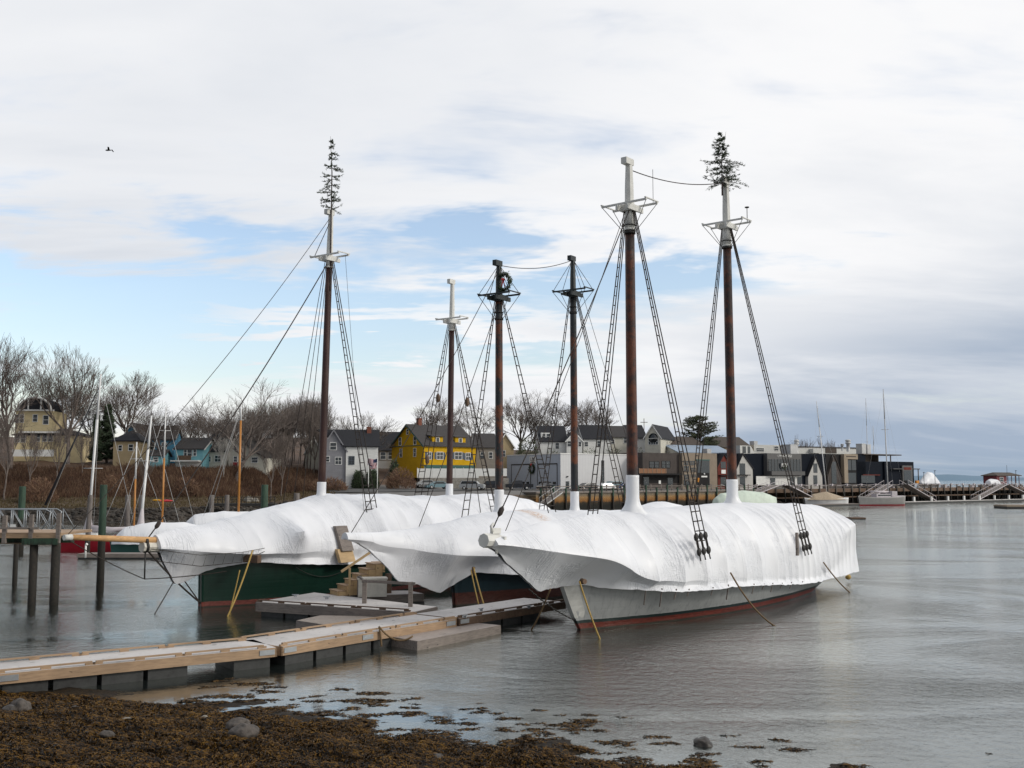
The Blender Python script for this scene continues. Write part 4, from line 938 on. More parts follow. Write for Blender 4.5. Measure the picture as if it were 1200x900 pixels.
# stairs to the green schooner
sb = onz(396, 698.5, DZ); st = onz(430, 697, DZ)
e = thing('boarding_steps', 'pine boarding steps with handrail climbing from the float to the green schooner', 'stairs', (sb.x, sb.y, DZ), R(30))
nst = 6; run, rise, wd = .36, .235, 1.1
mb = MB()
for i in range(nst): mb.box((i*run-.04, 0, (i+1)*rise-.045), (i*run+run+.02, wd, (i+1)*rise))
mb.box((nst*run, 0, nst*rise-.04), (nst*run+1.6, wd+.2, nst*rise+.005)); mb.build('tread', M['new_wood'], e)
mb = MB()
for i in range(nst): mb.box((i*run+.01, .03, i*rise), (i*run+.05, wd-.03, (i+1)*rise-.047))
for y_ in (.0, wd-.06):
    for i in range(nst): mb.box((i*run+.06, y_, 0), (i*run+run+.05, y_+.06, (i+1)*rise-.05))
mb.build('riser', M['plywood'], e)
for x_ in (.55*run+.3, nst*run+.05, nst*run+1.5): mb = MB(); mb.box((x_, -.09, 0 if x_ < 1 else 1.0), (x_+.09, -.005, (x_/run)*rise*1.0+.95 if x_ < nst*run else nst*rise+.95)); mb.build('handrail_post', M['plywood'], e)
mb = MB(); mb.box((nst*run+.6, wd+.05, nst*rise), (nst*run+.69, wd+.14, nst*rise+.95)); mb.build('handrail_post', M['plywood'], e)
mb = MB(); mb.beam((.1, -.12, 1.12), (nst*run+.1, -.12, nst*rise+.98), .05, .11); mb.build('handrail', M['plywood'], e)
bx = onz(420, 700, DZ); bx2 = onz(453, 699, DZ)
e = thing('dock_box', 'cream dock box standing behind the rail posts below the steps', 'dock box', (bx.x, bx.y, DZ), R(12)); lb = (bx2-bx).length
mb = MB(); mb.box((0, 0, 0), (lb, .8, .78)); mb.build('box', M['cream'], e); mb = MB(); mb.box((-.04, -.04, .782), (lb+.04, .84, .85)); mb.build('lid', M['cream'], e)
# rail on D
posts = [(427, 707, 679), (481, 711, 682)]
e = thing('handrail', 'weathered post and rail fence along the float edge in front of the steps', 'railing', (onz(427, 707, DZ).x, onz(427, 707, DZ).y, DZ)); o0 = e.location
tops = []
for (x, yb, yt) in posts+[(421, 699, 675)]:
    p = onz(x, yb, DZ); h_ = at(x, yt, p.y).z-DZ; mb = MB(); q = p-Vector(o0); mb.box((q.x-.09, q.y-.09, -.1), (q.x+.09, q.y+.09, h_)); mb.build('post', M['grey_wood'], e); tops.append(Vector((q.x, q.y, h_-.06)))
mb = MB(); mb.beam(tops[0]+Vector((-.1, -.12, 0)), tops[1]+Vector((.2, -.12, 0)), .05, .12); mb.beam(tops[2], tops[0], .05, .10); mb.build('rail', M['grey_wood'], e)
for (x, yb, yt, lb) in ((455, 695, 672, 'dark brown mooring post behind the dock box'), ):
    p = onz(x, yb, DZ); mb = MB(); mb.tube([(0, 0, -3), (0, 0, at(x, yt, p.y).z)], .16, 10); tag(mb.build('mooring_post', M['brown_wood'], loc=(p.x, p.y, 0)), lb, 'post')

# ------------------------------------------------------------------ pier and pilings at left
def piling(x, yb, yt, dia, mat, label, z=0, lean=0, group='pilings at the left pier'):
    p = onz(x, yb, z); h_ = at(x, yt, p.y).z; mb = MB(); mb.tube([(0, 0, -3.3), (0, 0, 1), (lean, 0, h_-.04), (lean, 0, h_)], [dia/2*1.08, dia/2, dia/2*.95, dia/2*.85], 14)
    return tag(mb.build('piling', M[mat], loc=(p.x, p.y, 0)), label, 'piling', group)
piling(117, 693, 568, .40, 'pile_green', 'tall green piling standing in the water left of the green schooner bowsprit')
piling(102, 652, 580, .40, 'pile_grey', 'grey brown piling beside the base of the white sailboat mast', lean=.1)
piling(23, 650, 570, .55, 'pile_green', 'thick green piling behind the gangway at the far left')
piling(148, 640, 580, .5, 'pile_grey', 'grey piling behind the red boat, left of the orange mast')
piling(164, 642, 580, .5, 'pile_grey', 'grey piling at the foot of the slanting white mast')
piling(247, 628, 580, .5, 'pile_grey', 'grey piling left of a matching one, before the black footbridge')
piling(265, 628, 580, .5, 'pile_grey', 'grey piling right of its match, before the orange mast')
piling(309, 628, 568, .75, 'pile_green', 'short thick green piling by the footbridge end')
piling(347, 628, 578, .6, 'pile_grey', 'low grey piling just left of the tall brown mast')
PZ = 3.15
pl = onz(63, 709, 0)
e = thing('pier', 'timber pier end on dark tidal piles at the left edge, aluminium gangway behind', 'pier', (pl.x, pl.y, 0))
for (x, yb, d_) in ((63, 709, .42), (37, 709, .38), (17, 686, .28), (-20, 700, .4), (-60, 700, .4)):
    p = onz(x, yb, 0)-pl; mb = MB(); mb.tube([(p.x, p.y, -3.3), (p.x, p.y, PZ-.25)], d_/2, 12); mb.build('pile', M['pile_brown'], e)
L0 = at(68, 632, pl.y)-pl; 
mb = MB(); a_ = at(31, 633, pl.y)-pl; b_ = at(70, 633, pl.y)-pl; mb.beam((a_.x-.1, -.1, PZ-.12), (b_.x, -.1, PZ-.12), .34, .3); mb.beam((a_.x-4, 1.5, PZ-.12), (b_.x, 1.5, PZ-.12), .34, .3); mb.build('cap_beam', M['pile_green'], e)
mb = MB(); mb.box((-6.5, -.05, PZ+.16), (.25, 3.6, PZ+.28)); mb.box((-6.5, -.12, PZ+.04), (.25, -.06, PZ+.30)); mb.box((-6.5, 1.6, PZ-.35), (-.8, 1.66, PZ-.1)); mb.build('deck', M['new_wood'], e)
for (x, yt, yb) in ((6, 604, 631), (37, 603, 630), (69, 601, 628)):
    p = at(x, 640, pl.y)-pl; h_ = at(x, yt, pl.y).z; mb = MB(); mb.box((p.x-.09, -.2, PZ-.2), (p.x+.09, -.03, h_)); mb.build('post', M['grey_wood'], e)
mb = MB(); p = at(0, 618, pl.y)-pl; mb.beam((-6.5, -.22, p.z+pl.z+.0), ((at(48, 618, pl.y)-pl).x, -.22, (at(48, 619, pl.y)).z), .08, .10); mb.build('rail', M['grey_wood'], e)
g0 = at(-30, 597, 56); e = thing('gangway', 'white aluminium truss gangway rail behind the pier at the far left', 'gangway', (g0.x, g0.y, 0))
gx = [(at(x, 597, 56)-g0).x for x in (0, 9, 24, 39, 54, 60)]; zt = at(0, 597, 56).z; zb = at(0, 622, 56).z
for dy in (0, 1.3):
    mb = MB(); mb.tube([(-3, dy, zt), (gx[4], dy, zt), (gx[5], dy, zt-.15), (gx[5]-.1, dy, zt-.6), (gx[4]-.25, dy, zb)], .035, 6); mb.tube([(-3, dy, zb), (gx[4]-.2, dy, zb)], .04, 6)
    for k in range(-2, 5):
        a_ = gx[0]+k*.72; mb.tube([(a_, dy, zt), (a_, dy, zb)], .028, 5); mb.tube([(a_, dy, zt), (a_+.72, dy, zb)], .022, 5)
    mb.build('side_truss', M['galv'], e)
mb = MB(); mb.box((-3, .05, zb-.05), (gx[4], 1.25, zb)); mb.box((gx[1]+.2, -.06, zb-.05), (gx[1]+.5, -.05, zb+.35)); mb.build('walkway', M['white'], e)
# ================================================================== far shore: land, town, wharf
QA = R(38); QD = Vector((math.cos(QA), math.sin(QA), 0)); QN = Vector((-QD.y, QD.x, 0)); Q0 = Vector((8, 189.5, 0))
def YS(x):
    if x > 8: return 189.5+(x-8)*math.tan(QA)
    return float(np.interp(x, [-200, -72, -50, -42, -15, 8], [138, 144, 150, 163, 172, 189.5]))
PROF = [(-120, [(-60, -3.4), (-6, -1.5), (0, 0), (5, 1.6), (9, 2.0), (17, 2.9), (20, 3.9), (31, 8.4), (42, 9.6), (60, 11.5), (300, 24)]),
        (-44, [(-60, -3.4), (-6, -1.5), (0, 0), (5, 1.6), (9, 1.9), (16, 2.7), (19, 3.5), (28, 6.9), (38, 8.0), (60, 10), (300, 24)]),
        (-32, [(-60, -3.4), (-4, -1.5), (0, 0), (7, 3.4), (12, 4.0), (21, 4.5), (27, 6.2), (40, 7.2), (70, 10), (300, 20)]),
        (-3, [(-60, -3.4), (-2, -3.0), (0, 0), (5, 3.8), (8, 4.0), (22, 4.1), (44, 4.3), (56, 9), (80, 12), (300, 20)]),
        (8, [(-60, -3.4), (-.4, -3.4), (.4, 3.7), (8, 3.9), (24, 4.0), (46, 4.2), (58, 12.0), (110, 14), (300, 20)]),
        (52, [(-60, -3.4), (-.4, -3.4), (.4, 3.7), (8, 3.9), (24, 4.0), (46, 4.2), (60, 11.5), (110, 13), (300, 14)]),
        (75, [(-60, -3.4), (-.4, -3.4), (14, -3.4), (15, 3.9), (24, 4.0), (34, 4.0), (55, 4.5), (80, 5), (300, 5)]),
        (104, [(-60, -3.4), (-.4, -3.4), (14, -3.4), (15, 3.6), (24, 3.6), (34, 3.6), (55, 3), (70, -3.4), (300, -3.4)]),
        (112, [(-60, -3.4), (300, -3.5)]), (400, [(-60, -3.4), (300, -3.5)])]
def H(x, y, rough=True):
    d = y-YS(x)
    for (xa, pa), (xb, pb) in zip(PROF[:-1], PROF[1:]):
        if x <= xb: break
    q = min(1, max(0, (x-xa)/(xb-xa)))
    za = float(np.interp(d, [p[0] for p in pa], [p[1] for p in pa])); zb = float(np.interp(d, [p[0] for p in pb], [p[1] for p in pb]))
    z = za*(1-q)+zb*q
    if rough and x < -20 and d > 0: z += .5*noise.fractal(Vector((x*.12, y*.12, 0)), 1, 2, 4)*min(1, max(0, (d-17)/6)+.15)
    return z
m_ = bpy.data.materials.new('winter_hillside'); m_.use_nodes = True; t = NT(m_.node_tree)
g = t.n('ShaderNodeNewGeometry'); P = g.outputs['Position']; s = t.n('ShaderNodeSeparateXYZ'); t.put(s.inputs[0], P)
a = t.noise(P, .22, 6, .65); b_ = t.noise(P, 1.6, 6, .7)
br = t.ramp(t.m('ADD', t.m('MULTIPLY', a, .5), t.m('MULTIPLY', b_, .5)), [(.35, (.035, .022, .014)), (.5, (.085, .046, .026)), (.62, (.135, .080, .042)), (.75, (.16, .115, .06))])
gr = t.ramp(b_, [(.35, (.050, .032, .019)), (.5, (.085, .056, .032)), (.65, (.10, .082, .045))]); rk = t.ramp(t.noise(P, 2.2, 6, .7), [(.38, (.012, .010, .008)), (.55, (.05, .042, .034)), (.72, (.16, .14, .115))])
z = s.outputs[2]; col = t.mix(t.ss(z, 2.9, 3.6), gr, br); col = t.mix(t.ss(z, 1.9, 1.55), col, rk)
col = t.mix(t.m('MULTIPLY', t.m('MULTIPLY', t.ss(s.outputs[0], -33, -29), t.ss(z, 5.2, 4.8)), t.ss(z, 3.0, 3.4)), col, (.16, .155, .15))
b = t.n('ShaderNodeBsdfPrincipled'); t.put(b.inputs['Base Color'], col); b.inputs['Roughness'].default_value = .9
o = t.n('ShaderNodeOutputMaterial'); t.put(o.inputs[0], b.outputs[0]); M['land'] = m_
xs = np.concatenate([np.linspace(-260, -100, 30), np.linspace(-98, 12, 190), np.linspace(13, 130, 120), np.linspace(140, 400, 6)])
ds = np.concatenate([[-40], np.linspace(-8, 60, 110), np.linspace(62, 140, 20), [200, 300]])
V = np.array([(x, YS(x)+d, H(x, YS(x)+d)) for d in ds for x in xs]); nx, ny = len(xs), len(ds)
I = np.arange(nx*ny).reshape(ny, nx); Fq = np.stack([I[:-1, :-1], I[:-1, 1:], I[1:, 1:], I[1:, :-1]], -1).reshape(-1, 4)
tag(raw_mesh('terrain', V, Fq, M['land'], smooth=True), kind='structure')
M['asphalt'] = pmat('worn_asphalt', (.10, .10, .10), .9, vary=.2)
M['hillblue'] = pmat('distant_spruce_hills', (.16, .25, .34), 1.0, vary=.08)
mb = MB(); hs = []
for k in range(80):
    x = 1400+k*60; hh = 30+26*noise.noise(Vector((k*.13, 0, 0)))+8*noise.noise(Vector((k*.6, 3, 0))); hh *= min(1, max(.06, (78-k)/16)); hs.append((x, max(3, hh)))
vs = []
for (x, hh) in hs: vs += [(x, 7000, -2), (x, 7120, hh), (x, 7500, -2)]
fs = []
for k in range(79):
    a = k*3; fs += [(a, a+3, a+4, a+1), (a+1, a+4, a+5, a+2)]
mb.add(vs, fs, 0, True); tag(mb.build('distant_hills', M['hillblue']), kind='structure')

# ------------------------------------------------------------------ bare trees
def gen_tree(seed, Hh, spread=.45, levels=6, upright=.5, trunk_frac=.28, thick=.018):
    rr = random.Random(seed); big = []; small = []
    def grow(p, d, L, r, lv):
        n = 3 if lv < 3 else 2; pts = [p]; q = p
        dd = d
        for i in range(n):
            dd = (dd+Vector((rr.gauss(0, .10), rr.gauss(0, .10), rr.gauss(.02, .05)))).normalized()
            q2 = q+dd*(L/n); r1 = r*(1-.32*(i)/n); r2 = r*(1-.32*(i+1)/n)
            (big if lv < 3 else small).append((q, q2, max(r1, .014), max(r2, .012))); q = q2; pts.append(q)
        if lv >= levels: return
        nk = rr.choice([3, 3, 4]) if lv < 4 else rr.choice([3, 4])
        if lv == 0: nk = rr.choice([4, 5])
        for k in range(nk):
            base = pts[-1] if (k == 0 or lv == 0) else pts[rr.randrange(1, len(pts))]
            ang = rr.uniform(.15, .35) if k == 0 else rr.uniform(.35, .95)*spread*2
            az = rr.uniform(0, 6.283) if lv else (k*6.283/nk+rr.uniform(-.4, .4))
            o1 = dd.orthogonal().normalized(); o2 = dd.cross(o1)
            nd = (dd*math.cos(ang)+(o1*math.cos(az)+o2*math.sin(az))*math.sin(ang)+Vector((0, 0, upright*.28))).normalized()
            grow(base, nd, L*(rr.uniform(.66, .86) if lv else rr.uniform(.75, 1.0)), r*(.66 if k == 0 else .5), lv+1)
    grow(Vector((0, 0, 0)), Vector((rr.gauss(0, .04), rr.gauss(0, .04), 1)).normalized(), Hh*trunk_frac, Hh*thick, 0)
    out = []
    zmax = max(s_[1].z for s_ in big+small); k = Hh/zmax
    for segs in (big, small):
        A = np.array([tuple(s_[0]) for s_ in segs])*k; B = np.array([tuple(s_[1]) for s_ in segs])*k; ra = np.array([s_[2] for s_ in segs]); rb = np.array([s_[3] for s_ in segs])
        d = B-A; d /= np.linalg.norm(d, axis=1, keepdims=True)+1e-9; u = np.cross(d, [0.13, .2, 1]); u /= np.linalg.norm(u, axis=1, keepdims=True)+1e-9; w_ = np.cross(d, u)
        S = 5 if segs is big else 3; V = []
        for (c, r) in ((A, ra), (B, rb)):
            for j in range(S):
                th = 2*math.pi*j/S; V.append(c+(u*math.cos(th)+w_*math.sin(th))*r[:, None])
        V = np.stack(V, 1).reshape(-1, 3); n = len(A); base = (np.arange(n)*2*S)[:, None]
        Fq = np.concatenate([base+np.array([[j, (j+1) % S, S+(j+1) % S, S+j]]) for j in range(S)], 0); out.append((V, Fq))
    return out
PROTO = {}
def tree_proto(key, **kw):
    if key not in PROTO:
        (Vb, Fb), (Vs_, Fs_) = gen_tree(**kw); mats = M[kw_mat[key]]
        PROTO[key] = [None, (Vb, Fb), (Vs_, Fs_), kw['Hh'], None]
    return PROTO[key]
kw_mat = {}
def bare_tree(key, loc, Hh, rz, label, group, wide=1.0):
    pr = PROTO[key]; e = thing('bare_tree', label, 'tree', loc, rz, group); k = Hh/pr[3]; e.scale = (k*wide, k*wide, k)
    if pr[0] is None:
        a_ = raw_mesh('trunk', *pr[1], M[kw_mat[key]], e, smooth=True); b_ = raw_mesh('crown', *pr[2], M[kw_mat[key]], e); pr[0] = (a_, b_)
    else:
        for c_ in pr[0]:
            c = c_.copy(); COL.objects.link(c); c.parent = e
    return e
kw_mat.update(wide='bark', vase='bark', tall='bark_dark', slim='bark', mid='bark_dark', brushy='bark')
tree_proto('wide', seed=3, Hh=18, spread=.50, levels=6, upright=.45)
tree_proto('vase', seed=8, Hh=18, spread=.36, levels=6, upright=.9, trunk_frac=.24)
tree_proto('tall', seed=12, Hh=22, spread=.40, levels=6, upright=.75, trunk_frac=.30, thick=.016)
tree_proto('slim', seed=21, Hh=14, spread=.26, levels=5, upright=1.2, trunk_frac=.34, thick=.010)
tree_proto('mid', seed=33, Hh=15, spread=.52, levels=6, upright=.35)
def tree_px(key, x, ybase, ytop, Yd, rz, label, group='bare trees on the far shore', wide=1.0):
    p = at(x, ybase, Yd); g_ = H(p.x, p.y); zt = at(x, ytop, Yd).z; return bare_tree(key, (p.x, p.y, g_-.3), zt-g_+.3, rz, label, group, wide)
tree_px('tall', 14, 540, 388, 172, 0, 'tallest bare tree at the left edge in front of the yellow house', wide=1.15)
tree_px('vase', 80, 535, 400, 184, 1, 'tall bare tree with upright limbs right of the yellow house', wide=1.1)
tree_px('mid', 50, 530, 428, 196, 2, 'bare tree behind the yellow house between two taller ones', wide=1.1)
tree_px('wide', 112, 530, 445, 200, 2.5, 'bare tree just behind the top of the white sailboat mast')
tree_px('vase', 157, 530, 432, 198, 3, 'rounded bare tree rising behind the blue gable', wide=1.35)
tree_px('mid', 192, 540, 466, 184, .5, 'bare tree leaning over the blue house roof', wide=1.2)
tree_px('wide', 236, 535, 462, 188, 4, 'broad bare tree above the teal house', wide=1.2)
tree_px('wide', 277, 545, 441, 178, 5.2, 'spreading bare tree behind the orange mast, above its neighbours', wide=1.3)
tree_px('mid', 215, 540, 470, 200, 3.3, 'bare tree behind the teal house, left of its broad neighbour', wide=1.2)
tree_px('vase', 432, 545, 481, 205, 1.7, 'low round bare tree above the white house roof', wide=1.6)
tree_px('wide', 410, 545, 488, 215, .7, 'low bare tree left of the one above the white house roof')
tree_px('vase', 518, 530, 464, 234, 2.2, 'bare tree behind the yellow house chimney roof', wide=1.45)
tree_px('wide', 566, 530, 466, 250, .9, 'bare tree left of the black mast above the grey tan house', wide=1.4)
tree_px('vase', 608, 530, 458, 256, 4.0, 'bare tree right of the black mast with upright limbs', wide=1.45)
tree_px('wide', 648, 525, 456, 262, 3.0, 'broad bare tree directly over the grey house with the dormer', wide=1.5)
tree_px('vase', 690, 525, 464, 266, 5.0, 'bare tree right of the mast over the white houses', wide=1.4)
tree_px('mid', 628, 530, 476, 256, 1.0, 'small bare tree between the two tall ones left of the mast')
tree_px('mid', 713, 525, 500, 264, 1.0, 'tiny bare crown peeping over the white houses')
tree_px('slim', 942, 560, 508, 300, 1.0, 'small bare tree showing above the roof vents on the right')
tree_px('slim', 974, 560, 508, 330, 2.0, 'tiny bare tree beyond the flat roofs, right of the leaning mast')
rr = random.Random(77)
for i in range(40):
    x = rr.uniform(298, 376) if i < 28 else rr.uniform(200, 300); Yd = rr.uniform(188, 218) if i < 28 else rr.uniform(197, 215); yt = np.interp(x, [200, 260, 300, 340, 365, 378], [478, 478, 468, 458, 458, 474])+rr.uniform(-4, 22)
    key = rr.choice(['slim', 'slim', 'slim', 'slim', 'vase']) if i % 5 else 'slim'
    tree_px(key, x, 545, yt, Yd, rr.uniform(0, 6), 'slender bare tree among the crowd between the cream house and the tall brown mast', 'crowd of slender bare trees', wide=rr.uniform(.9, 1.2))
for i, (x, yt, Yd) in enumerate([(6, 470, 160), (66, 492, 166), (96, 500, 170), (36, 496, 163), (170, 530, 166), (318, 505, 176), (330, 500, 178)]):
    tree_px('slim', x, 560, yt, Yd, i, 'thin young bare tree growing out of the brown slope below the houses', 'young bare trees on the slope')
tree_px('slim', 262, 548, 506, 176, 1.3, 'pale forked birch in front of the cream house')
for o in bpy.data.objects:
    if o.get('label', '').startswith('pale forked birch'):
        for c in o.children:
            me = c.data.copy(); c.data = me; me.materials[0] = M['bark_pale']

def conifer(x, ybase, ytop, wpx, Yd, label, seed, mat='needles_red', shape='round', zbase=None):
    p = at(x, ybase, Yd); g_ = H(p.x, p.y) if zbase is None else zbase; Hh = at(x, ytop, Yd).z-g_; rad = wpx*Yd/F/2; rr = random.Random(seed)
    e = thing('evergreen_tree', label, 'tree', (p.x, p.y, g_)); mb = MB(); mb.tube([(0, 0, 0), (.1, 0, Hh*.6), (0, 0, Hh*.95)], [Hh*.022, Hh*.014, .04], 7)
    Vs = []; Fs = []; k = 0
    n = 46
    for i in range(n):
        q = .22+.76*i/n if shape == 'round' else .08+.9*i/n; z = Hh*q
        L = rad*(math.sin(min(1, (q-.15)*1.15)*math.pi)**.55 if shape == 'round' else (1-q)**.8)*rr.uniform(.75, 1.1)
        for j in range(4):
            a = rr.uniform(0, 6.28); tip = Vector((math.cos(a)*L, math.sin(a)*L, z+L*rr.uniform(-.05, .30))); mid = tip*.5; mid.z = z-.02*L
            mb.tube([(0, 0, z-.3), tuple(mid), tuple(tip)], [.07, .045, .02], 4)
            for s_ in range(int(10+L*5)):
                u = rr.uniform(.3, 1.04); c = (Vector((0, 0, z-.3)).lerp(mid, u*2) if u < .5 else mid.lerp(tip, (u-.5)*2))+Vector((rr.gauss(0, .28), rr.gauss(0, .28), rr.gauss(0, .12)))*(.4+.12*L)
                for _ in range(9):
                    d_ = Vector((rr.uniform(-1, 1), rr.uniform(-1, 1), rr.uniform(-.2, 1))).normalized()*rr.uniform(.18, .42); s2 = d_.orthogonal().normalized()*.05
                    Vs += [tuple(c-s2), tuple(c+s2), tuple(c+d_+s2*.4), tuple(c+d_-s2*.4)]; Fs.append((k, k+1, k+2, k+3)); k += 4
    mb.build('trunk', M['bark_dark'], e); raw_mesh('crown', np.array(Vs), np.array(Fs), M[mat], e)
conifer(820, 540, 486, 52, 262, 'round topped dark pine standing behind the wharf buildings', 4)
conifer(125, 535, 473, 30, 186, 'dark evergreen behind the white sailboat mast at left', 7, 'needles', 'cone')
conifer(112, 535, 486, 18, 184, 'small dark evergreen beside the taller one at left', 8, 'needles', 'cone')

# brush, brambles and shrubs
m_ = bpy.data.materials.new('bramble_canes'); m_.use_nodes = True; t = NT(m_.node_tree); g = t.n('ShaderNodeNewGeometry')
rp = t.m('ADD', t.m('MULTIPLY', g.outputs['Random Per Island'], .5), t.m('MULTIPLY', t.noise(g.outputs['Position'], .20, 4, .6), .6))
col = t.ramp(rp, [(.25, (.045, .027, .020)), (.45, (.10, .054, .036)), (.62, (.165, .085, .050)), (.8, (.27, .18, .11))])
b = t.n('ShaderNodeBsdfPrincipled'); t.put(b.inputs['Base Color'], col); b.inputs['Roughness'].default_value = .9
o = t.n('ShaderNodeOutputMaterial'); t.put(o.inputs[0], b.outputs[0]); M['canes'] = m_
def brush(n, sampler, hgt, width=.035, per=7, seed=1):
    rg = np.random.default_rng(seed); Vs = []; Fs = []; k = 0
    for _ in range(n):
        x, y = sampler(rg); z = H(x, y); s_ = rg.uniform(.4, 1.2)*(1+.6*noise.noise(Vector((x*.25, y*.25, 7))))
        for j in range(per):
            a = rg.uniform(0, 6.28); lean = rg.uniform(.1, .9); h_ = hgt*s_*rg.uniform(.5, 1.1); dx, dy = math.cos(a)*lean*h_*.7, math.sin(a)*lean*h_*.7
            for (f0, f1) in ((0, 1),):
                Vs += [(x-width, y, z-.1), (x+width, y, z-.1), (x+dx*.6+width*.7, y+dy*.6, z+h_*.7), (x+dx*.6-width*.7, y+dy*.6, z+h_*.7), (x+dx+width*.3, y+dy, z+h_), (x+dx-width*.3, y+dy, z+h_*.97)]
                Fs += [(k, k+1, k+2, k+3), (k+3, k+2, k+4, k+5)]; k += 6
    return np.array(Vs), np.array(Fs)
def samp(rg):
    x = rg.uniform(-92, -34); d = rg.uniform(17.5, 30)
    return x, YS(x)+d
V, Fq = brush(13000, samp, 1.25, .035, 7, 3); tag(raw_mesh('brush', V, Fq, M['canes']), 'tangled brown brambles covering the slope below the houses', 'brush', kind='stuff')
def samp2(rg):
    x = rg.uniform(-92, -30); d = rg.uniform(6, 18); return x, YS(x)+d
m_ = M['canes'].copy(); M['dry_grass'] = m_
for nd in m_.node_tree.nodes:
    if nd.type == 'VALTORGB':
        for e_, c_ in zip(nd.color_ramp.elements, ((.05, .035, .018, 1), (.10, .07, .035, 1), (.16, .12, .06, 1), (.26, .21, .12, 1))): e_.color = c_
V, Fq = brush(5000, samp2, .35, .03, 6, 5); tag(raw_mesh('grass', V, Fq, m_), 'dry winter grass on the flat bank above the rocks', 'grass', kind='stuff')
def shrub(x, yb, yt, wpx, Yd, label, mat='canes', seed=1, group=None, dense=1.0):
    p = at(x, yb, Yd); g_ = H(p.x, p.y); hh = at(x, yt, Yd).z-g_; rd = wpx*Yd/F/2; rr = random.Random(seed); Vs = []; Fs = []; k = 0; nn = int(1500*dense)
    for _ in range(nn):
        a = rr.uniform(0, 6.28); q = rr.random()**.5; c = Vector((math.cos(a)*rd*q, math.sin(a)*rd*.8*q, rr.random()**.8*hh*math.sqrt(max(.05, 1-q*q))))
        d_ = Vector((math.cos(a)*.5+rr.uniform(-.6, .6), math.sin(a)*.5+rr.uniform(-.6, .6), rr.uniform(.1, 1))).normalized()*rr.uniform(.25, .7); s2 = d_.orthogonal().normalized()*(.035 if mat == 'canes' else .07)
        Vs += [tuple(c-s2), tuple(c+s2), tuple(c+d_+s2*.4), tuple(c+d_-s2*.4)]; Fs.append((k, k+1, k+2, k+3)); k += 4
    o = raw_mesh('shrub', np.array(Vs), np.array(Fs), M[mat], loc=(p.x, p.y, g_)); tag(o, label, 'shrub', group)
shrub(470, 566, 548, 34, 188, 'wide russet bush in front of the yellow gable', seed=2, dense=1.6)
shrub(385, 580, 560, 42, 180, 'brown bush in front of the grey shingled gable', seed=3, dense=1.4)
shrub(420, 562, 551, 12, 188, 'small dark evergreen bush below the white wall', 'needles', 4)
shrub(436, 563, 549, 14, 188, 'rounded dark evergreen bush right of the small one', 'needles', 5)
shrub(462, 549, 538, 10, 190, 'dark bush against the yellow gable corner', 'needles', 6)
shrub(618, 540, 511, 34, 234, 'big olive brown hedge bush left of the dormer house', 'needles_red', 7, dense=2.5)
shrub(648, 536, 526, 30, 232, 'dark hedge clump behind the blue grey wall', 'needles_red', 8)
shrub(692, 535, 524, 34, 233, 'dark hedge clump above the white wall, left one', 'needles_red', 9)
shrub(718, 535, 522, 30, 234, 'dark hedge clump above the white wall, before the white houses', 'needles_red', 10)
shrub(748, 536, 524, 24, 235, 'dark hedge clump right of the thick rusty mast', 'needles_red', 11)
shrub(786, 535, 514, 22, 246, 'reddish bare bush beside the cream gable', 'canes', 12)
shrub(218, 585, 560, 30, 168, 'dark leafless bush on the bank behind the orange mast', 'canes', 13, dense=1.5)
shrub(45, 590, 560, 40, 158, 'dark bare bush on the grass bank at the far left', 'canes', 14, dense=1.5)
shrub(135, 590, 556, 34, 166, 'tall pale russet grass clump on the bank', 'canes', 15, dense=1.6)

# rocky tide bank (uncountable)
rg = random.Random(9); mb = MB()
for i in range(1500):
    x = rg.uniform(-92, -30); d = rg.uniform(-1.5, 5.6); y = YS(x)+d; r = rg.uniform(.15, .45)*(1.3 if rg.random() < .1 else 1)
    mb.ico((x, y, H(x, y)+r*.15), r, i, .35, squash=(1.2, 1, .7), div=1)
tag(mb.build('riprap', pmat('tide_bank_rocks', (.034, .027, .021), .9, vary=.8, scale=.5, dark=(.008, .007, .005))), 'dark tumbled rocks along the far waterline at left', 'rocks', kind='stuff')
for (x, y, s_) in ((292, 574, 1.0), (300, 573, .7), (288, 574, .5)):
    p = at(x, y, 172); mb = MB(); mb.ico((0, 0, 0), s_*.75, 3, .3, div=3, smooth=True); tag(mb.build('rock', M['stone_pale'], loc=(p.x, p.y, H(p.x, p.y)+.2)), {1.0: 'largest of three pale boulders on the grass bank', .7: 'middle sized pale boulder on the grass bank', .5: 'smallest pale boulder on the grass bank, leftmost'}[s_], 'rock')

